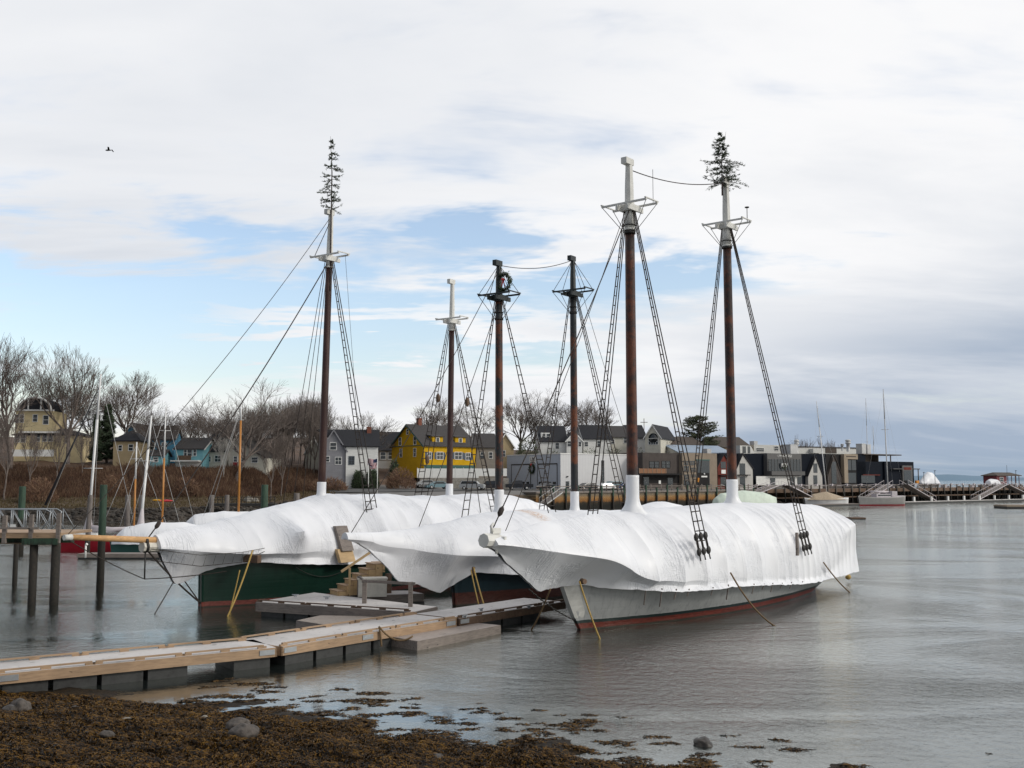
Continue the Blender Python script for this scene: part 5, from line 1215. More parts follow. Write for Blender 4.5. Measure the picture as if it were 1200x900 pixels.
# ------------------------------------------------------------------ building helpers
def solid(name, c, rough=.7, vary=.08, scale=1.2, **k): M[name] = pmat(name, c, rough, vary=vary, scale=scale, **k); return name
def siding(name, c, kind='clap', pitch=.12, vary=.10):
    m_ = bpy.data.materials.new(name); m_.use_nodes = True; t = NT(m_.node_tree); O = t.n('ShaderNodeTexCoord').outputs['Object']
    w_ = t.n('ShaderNodeTexWave', wave_type='BANDS', bands_direction='Z' if kind != 'vert' else 'X', wave_profile='SAW'); t.put(w_.inputs[0], O); w_.inputs['Scale'].default_value = .314/pitch
    n = t.noise(O, .8, 6, .65); n2 = t.noise(t.vm('MULTIPLY', O, (6, 6, .5)) if kind == 'vert' else t.vm('MULTIPLY', O, (.5, .5, 6)), 1.5, 4, .6)
    col = t.mix(t.ss(t.m('ADD', t.m('MULTIPLY', n, .5), t.m('MULTIPLY', n2, .5)), .35, .65), tuple(x*(1-vary) for x in c), tuple(min(1, x*(1+vary)) for x in c))
    col = t.mix(t.m('MULTIPLY', t.m('GREATER_THAN', w_.outputs[1], .88), .5), col, tuple(x*.5 for x in c))
    b = t.n('ShaderNodeBsdfPrincipled'); t.put(b.inputs['Base Color'], col); b.inputs['Roughness'].default_value = .8; b.inputs['Specular IOR Level'].default_value = .15
    o = t.n('ShaderNodeOutputMaterial'); t.put(o.inputs[0], b.outputs[0]); M[name] = m_; return name
siding('yellow_clapboard', (.56, .33, .012)); siding('cream_clapboard', (.70, .58, .35)); siding('white_clapboard', (.70, .70, .68)); siding('grey_shingle', (.24, .24, .26), pitch=.2)
siding('teal_clapboard', (.18, .40, .46)); siding('blue_clapboard', (.08, .24, .37)); siding('tan_clapboard', (.42, .33, .20)); siding('pale_cream_clapboard', (.56, .54, .47)); siding('grey_tan_clapboard', (.26, .24, .215)); siding('pale_panel', (.46, .45, .43), 'vert', .3, .08)
siding('metal_blue_grey', (.46, .50, .57), 'vert', .4, .04); siding('metal_white', (.62, .62, .63), 'vert', .4, .03); siding('wood_grey_brown', (.075, .064, .060), 'vert', .3, .18); siding('wood_tan_panel', (.25, .205, .16), 'vert', .3, .12)
siding('navy_metal', (.004, .007, .014), 'vert', .4, .1); siding('brick_red', (.14, .034, .026), pitch=.25, vary=.2); siding('charcoal_siding', (.022, .021, .022), 'vert', .3)
solid('roof_dark', (.016, .017, .022), .9, .25, 3); solid('roof_grey', (.050, .046, .046), .9, .2, 3); solid('roof_brown', (.07, .055, .045), .85, .2, 3); solid('roof_blue_metal', (.26, .33, .42), .5); solid('roof_flat_white', (.55, .55, .53), .7)
solid('brick', (.20, .07, .045), .9, .3, 8); solid('trim_green', (.03, .10, .09)); solid('blue_shutter', (.07, .09, .12)); solid('stone_wall', (.30, .28, .25), .9, .3, 2.5, bump=.5); solid('red_shed', (.14, .022, .028)); solid('tan_frame', (.28, .225, .165)); solid('steel_grey', (.085, .083, .083), .6)
solid('wood_deck_red', (.23, .11, .055), .8); solid('vent', (.50, .50, .50), .4); solid('orange_mark', (.55, .22, .02)); solid('tarp_green', (.58, .66, .57), .6); solid('tarp_tan', (.40, .32, .23), .8, .15, 3); solid('hull_grey', (.30, .29, .28), .5); solid('hull_red', (.28, .008, .02), .35); solid('hull_wht', (.72, .72, .72), .4); solid('orange_spar', (.46, .19, .035), .4); solid('sail_cover', (.52, .48, .50), .8); solid('car_glass', (.015, .018, .02), .08); solid('tyre', (.015, .015, .015), .8)

class Fr:
    """a building's own frame: origin and heading of its front wall"""
    def __init__(s, name, label, cat, x0, yb, Yd, rz=0, group=None, zb=None):
        p = at(x0, yb, Yd); s.O = Vector((p.x, p.y, zb if zb is not None else p.z)); s.rz = rz; s.u = Vector((math.cos(rz), math.sin(rz), 0)); s.n = Vector((-s.u.y, s.u.x, 0)); s.e = thing(name, label, cat, s.O, rz, group)
    def uv(s, x, y, d=0.0):     # picture point on the front plane pushed back by d -> local (u, z)
        r = ray(x, y); c = Vector((0, 0, CAM_Z)); k = ((s.O+s.n*d-c).dot(s.n))/r.dot(s.n); P_ = c+r*k-s.O; return P_.dot(s.u), P_.z
    def rect(s, x0, x1, y0, y1, d=0.0):
        a_, zt = s.uv(x0, y0, d); b_, _ = s.uv(x1, y0, d); _, zb = s.uv(x0, y1, d); return a_, b_, zb, zt
    def box(s, name, x0, x1, y0, y1, mat, d=0.0, depth=.1, parent=None, proud=0.0):
        a_, b_, zb, zt = s.rect(x0, x1, y0, y1, d); mb = MB(); mb.box((a_, d-proud, zb), (b_, d+depth-proud, zt)); return mb.build(name, M[mat], parent or s.e)
    def win(s, x0, x1, y0, y1, d=0.0, frame='white', proud=.05, mull=1, face='f', parent=None):
        a_, b_, zb, zt = s.rect(x0, x1, y0, y1, d); return window(s.e, face, a_, b_, zb, zt, d, frame, mull)
def window(e, face, a_, b_, zb, zt, plane, frame='white', mull=1):
    """face f: wall at y=plane looking -y; l: wall at x=plane looking -x; r: looking +x"""
    fw = .09; mb = MB(); g = MB()
    def bx(m, u0, u1, z0, z1, o0, o1):
        if face == 'f': m.box((u0, plane-o1, z0), (u1, plane-o0, z1))
        elif face == 'l': m.box((plane-o1, u0, z0), (plane-o0, u1, z1))
        else: m.box((plane+o0, u0, z0), (plane+o1, u1, z1))
    bx(mb, a_, b_, zt, zt+fw, -.02, .07); bx(mb, a_-.03, b_+.03, zb-fw, zb, -.02, .10)
    bx(mb, a_-fw, a_, zb-fw*.9, zt+fw*.9, -.02, .068); bx(mb, b_, b_+fw, zb-fw*.9, zt+fw*.9, -.02, .068)
    bx(mb, a_, b_, (zb+zt)/2-.03, (zb+zt)/2+.03, -.01, .05)
    for k in range(1, mull): c = a_+(b_-a_)*k/mull; bx(mb, c-.03, c+.03, zb+.001, zt-.001, -.01, .047)
    w_ = mb.build('window', M[frame], e); bx(g, a_, b_, zb, zt, -.03, .02); g.build('pane', M['glass'], w_); return w_
def gable_house(e, L, Dp, He, Hr, wall, roof, ridge='x', ov=.35, z0=0, x0=0, y0=0, th=.18, trim='white', base=4.5):
    """ridge x: gables at the ends of the front; ridge y: gable faces the front"""
    mb = MB(); x1, y1 = x0+L, y0+Dp
    if ridge == 'x':
        ym = (y0+y1)/2
        vs = [(x0, y0, z0-base), (x1, y0, z0-base), (x1, y1, z0-base), (x0, y1, z0-base), (x0, y0, z0+He), (x1, y0, z0+He), (x1, y1, z0+He), (x0, y1, z0+He), (x0, ym, z0+Hr), (x1, ym, z0+Hr)]
        fs = [(0, 1, 5, 4), (1, 2, 6, 9, 5), (2, 3, 7, 6), (3, 0, 4, 8, 7), (4, 5, 9, 8), (7, 8, 9, 6)]
    else:
        xm = (x0+x1)/2
        vs = [(x0, y0, z0-base), (x1, y0, z0-base), (x1, y1, z0-base), (x0, y1, z0-base), (x0, y0, z0+He), (x1, y0, z0+He), (x1, y1, z0+He), (x0, y1, z0+He), (xm, y0, z0+Hr), (xm, y1, z0+Hr)]
        fs = [(0, 1, 5, 8, 4), (1, 2, 6, 5), (2, 3, 7, 9, 6), (3, 0, 4, 7), (4, 8, 9, 7), (5, 6, 9, 8)]
    mb.add(vs, fs); wl = mb.build('wall', M[wall], e)
    mb = MB(); mt = MB(); sl = (Hr-He)/((Dp if ridge == 'x' else L)/2)
    for s_ in (-1, 1):
        if ridge == 'x':
            ye = y0-ov if s_ < 0 else y1+ov; ze = z0+He-sl*ov
            P8 = [(x0-ov, ye, ze+.02), (x1+ov, ye, ze+.02), (x1+ov, ym, z0+Hr+.02), (x0-ov, ym, z0+Hr+.02)]
            for xx in (x0-ov-.03, x1+ov+.03): mt.beam((xx, ye, ze-.02), (xx, ym, z0+Hr-.02), .06, .22)
        else:
            xe = x0-ov if s_ < 0 else x1+ov; ze = z0+He-sl*ov
            P8 = [(xe, y0-ov, ze+.02), (xe, y1+ov, ze+.02), (xm, y1+ov, z0+Hr+.02), (xm, y0-ov, z0+Hr+.02)]
            for yy in (y0-ov-.03, y1+ov+.03): mt.beam((xe, yy, ze-.02), (xm, yy, z0+Hr-.02), .06, .22)
        mb.hexa(P8+[(p[0], p[1], p[2]+th) for p in P8])
    rf = mb.build('roof', M[roof], e)
    if trim: mt.build('bargeboard', M[trim], e)
    return wl, rf
def chimney(rf, x, y, z0, z1, w_=.7): mb = MB(); mb.box((x-w_/2, y-w_/2, z0), (x+w_/2, y+w_/2, z1)); mb.box((x-w_/2-.06, y-w_/2-.06, z1-.18), (x+w_/2+.06, y+w_/2+.06, z1-.06)); return mb.build('chimney', M['brick'], rf)
def hip_roof(e, L, Dp, z0, h_, ov=.4, mat='roof_dark', x0=0, y0=0):
    mb = MB(); a = ov; m = min(L, Dp)/2
    vs = [(x0-a, y0-a, z0), (x0+L+a, y0-a, z0), (x0+L+a, y0+Dp+a, z0), (x0-a, y0+Dp+a, z0), (x0+m*.9, y0+Dp/2, z0+h_), (x0+L-m*.9, y0+Dp/2, z0+h_)]
    mb.add(vs+[(v[0], v[1], v[2]-.2) for v in vs[:4]], [(0, 1, 5, 4), (1, 2, 5), (2, 3, 4, 5), (3, 0, 4), (6, 7, 1, 0), (7, 8, 2, 1), (8, 9, 3, 2), (9, 6, 0, 3), (9, 8, 7, 6)]); return mb.build('roof', M[mat], e)

# ------------------------------------------------------------------ houses, left
f = Fr('house', 'large cream yellow house with half round attic window behind bare trees at far left', 'house', 16, 535, 186, R(6))
a_, b_, zb, zt = f.rect(16, 94, 509, 535); Lh = b_-a_
mb = MB(); mb.box((0, 0, -2), (Lh, 9, zt)); mb.build('wall', M['cream_clapboard'], f.e); au = f.rect(14, 61, 481, 509)
mb = MB(); mb.box((-.2, .6, zt+.2), (au[1], 8.5, au[3])); mb.build('upper_wall', M['cream_clapboard'], f.e)
hip_roof(f.e, Lh, 9, zt, 1.3); 
mb = MB(); c = (au[1])/2; rv = (au[1])*.46; prof = [(c+math.cos(k*math.pi/14)*rv, math.sin(k*math.pi/14)*rv*.82) for k in range(15)]
n = len(prof); vs = [(x, .3, au[3]+z) for x, z in prof]+[(x, 7.5, au[3]+z) for x, z in prof]; mb.add(vs, [(i, i+n, i+n+1, i+1) for i in range(n-1)]+[tuple(range(n))[::-1], tuple(range(n, 2*n))]); vlt = mb.build('vaulted_roof', M['roof_dark'], f.e)
mb = MB(); mb.tube([(x, .25, au[3]+z) for x, z in prof], .2, 5); mb.box((-.5, .1, au[3]-.05), (au[1]+.3, .3, au[3]+.22)); mb.box((c-rv*.42, .2, au[3]+.2), (c-rv*.34, .29, au[3]+rv*.75)); mb.box((c+rv*.34, .2, au[3]+.2), (c+rv*.42, .29, au[3]+rv*.75)); mb.build('arched_trim', M['white'], vlt)
for (x0, x1, y0, y1) in ((18, 22, 486, 495), (24, 28, 486, 495), (39, 44, 486, 494), (51, 57, 487, 497)): f.win(x0, x1, y0, y1, d=.6)
for (x0, x1, y0, y1) in ((42, 47, 509, 517), (50, 55, 510, 517), (57, 62, 510, 517), (77, 82, 512, 519), (18, 23, 510, 518), (25, 30, 510, 518)): f.win(x0, x1, y0, y1)
f.box('porch_rail', 17, 66, 527, 535, 'white', depth=.12, proud=1.2); f.box('porch_roof', 24, 70, 505.5, 507.5, 'white', depth=1.2, proud=1.0)
f = Fr('house', 'small tan house with dark hip roof left of the blue gable', 'house', 132, 546, 182, R(4)); a_, b_, zb, zt = f.rect(132, 163, 516, 546)
mb = MB(); mb.box((0, 0, -1), (b_, 7, zt)); mb.build('wall', M['tan_clapboard'], f.e); hip_roof(f.e, b_, 7, zt, 1.9)
f.win(139, 143, 522, 528); f.win(151, 156, 521, 528)
f = Fr('house', 'tall bright blue gable with white trim behind the small tan house', 'house', 144, 535, 196, R(3), zb=9); a_, b_, zb, zt = f.rect(144, 163, 511, 535); hz_ = f.uv(153, 496)[1]
gable_house(f.e, b_, 12, zt, hz_, 'blue_clapboard', 'roof_grey', 'y'); f.win(149, 151, 508, 512); f.win(153, 157, 508, 512)
f = Fr('house', 'blue house with grey roof partly hidden behind the orange mast at left', 'house', 168, 548, 190, R(8), zb=8); a_, b_, zb, zt = f.rect(168, 204, 514, 548); hz_ = f.uv(185, 500, 4)[1]
gable_house(f.e, b_, 8, zt, hz_, 'blue_clapboard', 'roof_grey', 'x'); f.win(176, 181, 519, 527); f.win(190, 195, 519, 527)
f = Fr('house', 'low turquoise cottage below the blue house', 'house', 176, 548, 180, R(8), zb=7.5); a_, b_, zb, zt = f.rect(176, 192, 534, 548); hz_ = f.uv(185, 528, 3)[1]
gable_house(f.e, b_, 6, zt, hz_, 'teal_clapboard', 'roof_grey', 'x', trim=None); f.win(180, 185, 536, 541)
f = Fr('house', 'turquoise house with raised porch and shallow grey brown roof', 'house', 205, 553, 184, R(-4)); a_, b_, zb, zt = f.rect(205, 238, 526, 553); hz_ = f.uv(222, 514, 4)[1]
gable_house(f.e, b_, 8, zt, hz_, 'teal_clapboard', 'roof_grey', 'x')
f.box('foundation', 206, 236, 541, 556, 'white', depth=.2, proud=.15); f.box('porch_deck', 204, 236, 539.5, 541, 'white', depth=1.8, proud=1.8); f.box('porch_rail', 212, 228, 534, 539.5, 'brown_wood', depth=.1, proud=1.7)
f.win(216, 219, 527, 534); f.win(220, 225, 527, 535); f.win(227, 230, 527, 534)
f = Fr('house', 'white cottage with steep dark roof left of the cream curved gable', 'house', 240, 548, 187, R(-10)); a_, b_, zb, zt = f.rect(240, 265, 528, 548); hz_ = f.uv(250, 507, 3.5)[1]
gable_house(f.e, b_, 8, zt, hz_, 'pale_cream_clapboard', 'roof_dark', 'x'); f.win(252, 259, 534, 541, mull=2); f.win(243, 247, 535, 541)
f = Fr('house', 'cream house whose gable roof sweeps down in a curve to the right', 'house', 268, 549, 186, R(-6)); a_, b_, zb, zt = f.rect(268, 312, 536, 549)
pts = [f.uv(x, y) for x, y in ((268, 530), (274, 520), (282, 511), (287, 518), (293, 526), (302, 532), (312, 537))]; mb = MB(); poly_ = [(pts[0][0], -4.2)]+pts+[(pts[-1][0], -4.2)]; n = len(poly_)
mb.add([(u, 0, z) for u, z in poly_]+[(u, 8, z) for u, z in poly_], [tuple(range(n))[::-1], tuple(range(n, 2*n))]+[(i, i+n, (i+1) % n+n, (i+1) % n) for i in range(n)][::1]); mb.build('wall', M['pale_cream_clapboard'], f.e)
mb = MB()
for (p, q) in zip(pts[:-1], pts[1:]):
    mb.hexa([(p[0], -.35, p[1]+.02), (q[0], -.35, q[1]+.02), (q[0], 8.3, q[1]+.02), (p[0], 8.3, p[1]+.02), (p[0], -.35, p[1]+.24), (q[0], -.35, q[1]+.24), (q[0], 8.3, q[1]+.24), (p[0], 8.3, p[1]+.24)])
mb.build('roof', M['roof_grey'], f.e)
for r_ in ((274, 277, 521, 528), (274, 278, 535, 541), (295, 302, 536, 542), (283, 286, 535, 541)): f.win(*r_)
f.box('red_chair', 276, 280, 542, 546, 'hull_red', depth=.5, proud=1.2)
# small things on the bank
k0 = at(179, 582, 150)
def kayak(x0, x1, y, Yd, col, label):
    a_ = at(x0, y, Yd); b_ = at(x1, y, Yd); L = (b_-a_).x; mb = MB(); mb.lathe((0, 0, 0), [(.02, 0), (L*.05+.02, L*.15), (L*.07+.05, L*.5), (L*.05+.02, L*.85), (.02, L)], 10, axis='x'); o = mb.build('kayak', M[col], loc=(a_.x, a_.y, H(a_.x, a_.y)+.9)); tag(o, label, 'kayak')
solid('kayak_yellow', (.75, .38, .01), .4); solid('kayak_red', (.60, .05, .06), .4)
kayak(179, 189, 581, 158, 'kayak_yellow', 'small yellow kayak nose left of the red one on the bank'); kayak(187, 203, 581, 157.5, 'kayak_red', 'red kayak lying on a rack on the bank')
f = Fr('footbridge', 'black railed footbridge over the tide bank behind the grey pilings', 'footbridge', 244, 590, 158, 0); a_, b_, zb, zt = f.rect(244, 322, 582, 590)
mb = MB(); mb.box((0, 0, -.4), (b_, 2.2, 0)); mb.build('deck', M['iron'], f.e); mb = MB(); mb.box((0, 0, zt-.12), (b_, .1, zt)); mb.box((0, 0, zt*.5), (b_, .08, zt*.5+.07)); mb.build('rail', M['iron'], f.e)
for k in range(15): mb = MB(); x_ = b_*k/14; mb.box((x_-.05, .01, -2.2 if k % 4 == 0 else .001), (x_+.05, .09, zt-.125)); mb.build('post', M['iron'], f.e)

# ------------------------------------------------------------------ middle: white and grey house, yellow house, road, fence, cars
f = Fr('house', 'grey shingled house with white clapboard wing and red chimney behind the tall brown mast', 'house', 376, 566, 188, R(10)); a_, b_, zb, zt = f.rect(376, 405, 526, 566); hz_ = f.uv(391, 504)[1]
gable_house(f.e, b_, 9, zt, hz_, 'grey_shingle', 'roof_dark', 'y', trim='grey_shingle'); w0, w1, wb_, wt = f.rect(405.5, 443, 524, 560)
mb = MB(); x0, x1 = w0, w1; hr = f.uv(425, 505, 4)[1]
mb.add([(x0, -.3, -1), (x1, -.3, -1), (x1, 8, -1), (x0, 8, -1), (x0, -.3, wt), (x1, -.3, wt), (x1, 8, wt), (x0, 8, wt), (x0-6, 3.9, hr), (x1, 3.9, hr)], [(0, 1, 5, 4), (1, 2, 6, 9, 5), (2, 3, 7, 6), (0, 4, 7, 3)]); mb.build('wing_wall', M['white_clapboard'], f.e)
mb = MB()
for s_ in (0, 1):
    ye = -.65 if s_ == 0 else 8.4
    P8 = [(x0-.3, ye, wt+.02), (x1+.35, ye, wt+.02), (x1+.35, 3.9, hr+.05), (x0-5.5, 3.9, hr+.05)]; mb.hexa(P8+[(p[0], p[1], p[2]+.18) for p in P8])
rf = mb.build('wing_roof', M['roof_dark'], f.e); q = f.uv(432.5, 501, 3.5); chimney(rf, q[0], 3.3, hr-1.2, q[1]+.1, .8)
f.win(387, 394, 519, 527); f.win(393, 400, 536, 544, mull=2); f.win(382, 386, 535, 541); f.win(409, 415, 535, 544, d=-.3, frame='blue_shutter', mull=2)
f = Fr('house', 'pale cream gable end half hidden left of the tall brown mast', 'house', 358, 552, 198, R(12), zb=8); a_, b_, zb, zt = f.rect(358, 376, 528, 552); gable_house(f.e, b_, 9, zt, f.uv(372, 512)[1], 'pale_cream_clapboard', 'roof_grey', 'y')
f = Fr('house', 'dark roofed grey house set back between the white wing and the yellow house', 'house', 438, 552, 222, R(8), zb=8.5); a_, b_, zb, zt = f.rect(438, 474, 527, 552); gable_house(f.e, b_, 10, zt, f.uv(455, 507, 5)[1], 'grey_tan_clapboard', 'roof_dark', 'x'); f.win(446, 452, 530, 538); f.win(455, 460, 530, 538)
f.box('balcony', 438, 459, 541, 549, 'white', depth=.2, proud=7); 
rz = R(37); f = Fr('house', 'bright yellow house with two dormers, grey roof and dark green trim', 'house', 496.5, 548, 203, rz); bl_, zt = f.uv(557.5, 523); bl_ = f.uv(557.5, 535)[0]; zt = f.uv(496.5, 521.5)[1]
# gable width from the left extent
r = ray(459, 535); c = Vector((0, 0, CAM_Z)); k = ((f.O-c).dot(f.u))/r.dot(f.u); Wg = (c+r*k-f.O).dot(f.n)
zr = at(477, 498, (f.O+f.n*Wg/2).y).z-f.O.z
gable_house(f.e, bl_, Wg, zt, zr, 'yellow_clapboard', 'roof_grey', 'x', ov=.45, trim='trim_green', base=2.0)
rfo = [o for o in f.e.children if o.name.startswith('roof')][0]; chimney(rfo, 2.8, Wg/2+.1, zr-.5, zr+1.5, .8)
for (x0, x1, y0, y1) in ((501, 505, 530, 538), (512, 519, 530, 538), (533, 541, 530, 538), (546, 551, 531, 539)):
    w_ = f.win(x0, x1, y0, y1, mull=2); a0, b0, zb0, zt0 = f.rect(x0, x1, y0, y1); mb = MB(); mb.box((a0-.55, -.05, zb0), (a0-.12, .02, zt0)); mb.box((b0+.12, -.05, zb0), (b0+.55, .02, zt0)); mb.build('shutter', M['blue_shutter'], w_)
def lwin(Yc, w_, z0, z1): window(f.e, 'l', Yc-w_/2, Yc+w_/2, z0, z1, 0, 'white', 1)
lwin(Wg*.27, .9, zt+.2, zt+1.7); lwin(Wg*.73, .9, zt+.2, zt+1.7); lwin(Wg*.27, .9, zt-2.2, zt-.6); lwin(Wg*.70, .9, zt-2.2, zt-.6); lwin(Wg*.5, .7, zr-1.9, zr-.9)
mb = MB(); mb.box((-.07, .1, zt-.10), (-.01, Wg-.1, zt+.03)); mb.box((.1, -.07, -.3), (bl_-.1, -.01, .55)); mb.build('belt_trim', M['trim_green'], f.e)
sl = (zr-zt)/(Wg/2)
for cx in (bl_*.30, bl_*.74):
    mb = MB(); d0 = .8; z_ = zt+sl*d0; mb.box((cx-1.25, d0, z_-.3), (cx+1.25, Wg*.40, z_+1.25)); dm = mb.build('dormer', M['yellow_clapboard'], f.e)
    mb = MB(); mb.hexa([(cx-1.5, d0-.3, z_+1.2), (cx+1.5, d0-.3, z_+1.2), (cx+1.5, Wg*.48, z_+2.0), (cx-1.5, Wg*.48, z_+2.0), (cx-1.5, d0-.3, z_+1.36), (cx+1.5, d0-.3, z_+1.36), (cx+1.5, Wg*.48, z_+2.16), (cx-1.5, Wg*.48, z_+2.16)]); mb.build('dormer_roof', M['roof_grey'], dm)
    mb = MB(); mb.box((cx-.45, d0-.05, z_+.1), (cx+.45, d0-.01, z_+1.1)); mb.build('dormer_window', M['white'], dm); mb = MB(); mb.box((cx-.33, d0-.07, z_+.2), (cx+.33, d0-.052, z_+1.0)); mb.build('pane', M['glass'], dm)
f = Fr('fence', 'white board fence on top of the stone retaining wall below the yellow house', 'fence', 489, 560, 198, R(8)); 
for k, (xa, xb) in enumerate([(489, 498), (498, 507), (507, 516), (516, 525), (525, 534), (534, 543), (543, 552), (552, 561)]):
    f.box('fence_panel', xa+.3, xb, 549, 560, 'white', depth=.06); f.box('fence_post', xa-.2, xa+.3, 548, 560, 'white', depth=.14, proud=.04)
f.box('fence_panel', 561, 594, 549, 558, 'white', depth=.06)
f = Fr('retaining_wall', 'stepped grey stone retaining wall under the white fence', 'wall', 492, 577, 197, R(8)); 
for k, (y0, y1) in enumerate(((560, 564), (564.2, 568), (568.2, 572), (572.2, 578))): f.box('stone_course', 492-k*1.2, 596, y0, y1, 'stone_wall', depth=.6, proud=.12*k)
mb = MB()
for (x0, x1, y0, y1, dz) in ((380, 545, 565, 573, .06),):
    a_ = at(x0, 569, 182); b_ = at(x1, 569, 182)
    n = 30; vs = []
    for k in range(n+1):
        x = a_.x+(30+a_.x*0+b_.x-a_.x)*k/n
        for j in range(9): y = YS(x)+9.5+j; vs.append((x, y, H(x, y, False)+.10))
    mb.add(vs, [(k*9+j, (k+1)*9+j, (k+1)*9+j+1, k*9+j+1) for k in range(n) for j in range(8)])
tag(mb.build('road', M['asphalt']), kind='structure')
def pole(x, yb, yt, Yd, r, mat, name, label, cat, extra=None):
    p = at(x, yb, Yd); h_ = at(x, yt, Yd).z; g_ = min(p.z, H(p.x, p.y)) if Yd > 120 else p.z; e = thing(name, label, cat, (p.x, p.y, g_)); mb = MB(); mb.tube([(0, 0, 0), (0, 0, h_-g_)], r, 8); mb.lathe((0, 0, h_-g_), [(.01, .16), (.09, .10), (.09, .02), (.01, 0)], 8); mb.build('pole', M[mat], e); return e, h_-g_
e, hh = pole(431.5, 580, 541, 176, .07, 'white', 'flagpole', 'white flagpole with a waving flag behind the wrapped green schooner, left of two', 'flagpole')
solid('flag_red', (.35, .03, .05)); solid('flag_white', (.6, .6, .62)); solid('flag_blue', (.02, .03, .09))
def flag(e, hh, sgn, L=2.1, Hf=1.05):
    nxx, nyy = 14, 13; vs = []; fs = []; 
    for j in range(nyy+1):
        for i in range(nxx+1): u = i/nxx; vs.append((sgn*u*L*.92, .22*math.sin(u*7+j*.1)*u, hh-.15-j/nyy*Hf-.22*u-.12*math.sin(u*5)))
    mb = MB()
    for j in range(nyy):
        for i in range(nxx):
            mi = 2 if (i < nxx*.4 and j < 7) else (0 if j % 2 == 0 else 1); k = j*(nxx+1)+i; fs.append((k, k+1, k+nxx+2, k+nxx+1)); mb.m.append(mi)
    mb.v.append(np.array(vs)); mb.f = fs; mb.sm = [True]*len(fs); mb.n = len(vs); return mb.build('flag', [M['flag_red'], M['flag_white'], M['flag_blue']], e)
flag(e, hh, 1, 1.5, .9); 
e, hh = pole(442, 580, 536, 176, .07, 'white', 'flagpole', 'white flagpole with a striped flag, right of two in front of the white wing', 'flagpole'); flag(e, hh, -1, 1.9, 1.1)

def car(x0, x1, yb, Yd, color, label, rz=0, kind='suv', group='cars parked behind the quay'):
    a_ = at(x0, yb, Yd); b_ = at(x1, yb, Yd); L = 4.6; c = (a_+b_)/2; z = H(c.x, c.y, False)+.05; e = thing('parked_car', label, 'car', (c.x, c.y, z), rz, group)
    if kind == 'suv': body = [(-2.3, .35), (-2.32, .95), (-2.2, 1.05), (-1.35, 1.12), (-.75, 1.68), (1.9, 1.70), (2.2, 1.1), (2.3, .9), (2.3, .35)]; cab = [(-1.22, 1.13), (-.70, 1.60), (1.78, 1.62), (2.02, 1.13)]
    elif kind == 'pickup': body = [(-2.6, .45), (-2.62, 1.1), (-1.5, 1.18), (-1.0, 1.78), (.5, 1.80), (.75, 1.15), (2.7, 1.15), (2.72, .45)]; cab = [(-1.36, 1.2), (-.94, 1.70), (.42, 1.72), (.62, 1.2)]
    else: body = [(-2.3, .32), (-2.32, .80), (-1.4, .95), (-.6, 1.40), (.9, 1.42), (1.6, .98), (2.3, .92), (2.32, .35)]; cab = [(-1.2, .97), (-.52, 1.34), (.84, 1.36), (1.38, .99)]
    mb = MB(); n = len(body); W_ = .9
    mb.add([(x, -W_, z_) if z_ < 1.2 else (x, -W_+.14, z_) for x, z_ in body]+[(x, W_, z_) if z_ < 1.2 else (x, W_-.14, z_) for x, z_ in body], [tuple(range(n)), tuple(range(n, 2*n))[::-1]]+[(i, i+n, (i+1) % n+n, (i+1) % n) for i in range(n)]); mb.build('body', M[color], e)
    mb = MB(); n = 4
    for s_ in (-1, 1): mb.add([(x, s_*(W_+.012) if z_ < 1.2 else s_*(W_-.12), z_) for x, z_ in cab], [(0, 1, 2, 3)])
    mb.build('side_window', M['car_glass'], e)
    for wx in (-1.45, 1.4):
        for s_ in (-1, 1): mb = MB(); mb.lathe((wx, s_*.80, .34), [(.01, -.12), (.34, -.11), (.34, .11), (.01, .12)], 14, axis='y'); w_ = mb.build('wheel', M['tyre'], e); mb = MB(); mb.lathe((wx, s_*.93, .34), [(.01, -.01), (.2, -.005), (.2, .005), (.01, .01)], 10, axis='y'); mb.build('rim', M['vent'], w_)
    for s_ in (-1, 1): mb = MB(); mb.box((-2.36, s_*.6-.16, .68), (-2.30, s_*.6+.16, .82)); mb.build('headlight', M['white'], e)
    return e
solid('car_silver', (.34, .35, .36), .3); solid('car_black', (.015, .016, .02), .2); solid('car_white', (.68, .68, .68), .3); solid('car_blue', (.02, .04, .12), .25); solid('car_ltblue', (.16, .26, .30), .3)
car(541, 566, 576, 191, 'car_silver', 'silver SUV parked below the stone wall right of the slim brown mast', R(170))
car(500, 526, 573, 192, 'car_ltblue', 'pale blue car on the road, second of the small pair left of the brown mast', R(20), 'sedan')
car(488, 510, 572, 194, 'car_silver', 'silver car on the road, leftmost by the stone wall', R(20), 'sedan')
car(566, 584, 576, 193, 'car_black', 'black SUV parked just left of the black mast', R(0))
car(594, 622, 577, 197, 'car_black', 'dark pickup in front of the blue grey garage doors', R(5), 'pickup')
car(630, 650, 577, 199, 'car_black', 'dark car low behind the gangway by the building corner', R(60), 'sedan')
car(678, 698, 577, 202, 'car_black', 'black car half hidden by the mast foot, before the white wall', R(35), 'sedan')
car(695, 723, 577, 204, 'car_white', 'white sedan parked before the tall narrow window', R(30), 'sedan')
car(706, 730, 576, 210, 'car_ltblue', 'pale blue SUV behind the white sedan', R(35))
car(722, 742, 577, 211, 'car_blue', 'dark blue sedan nose at the right end of the white wall', R(35), 'sedan')

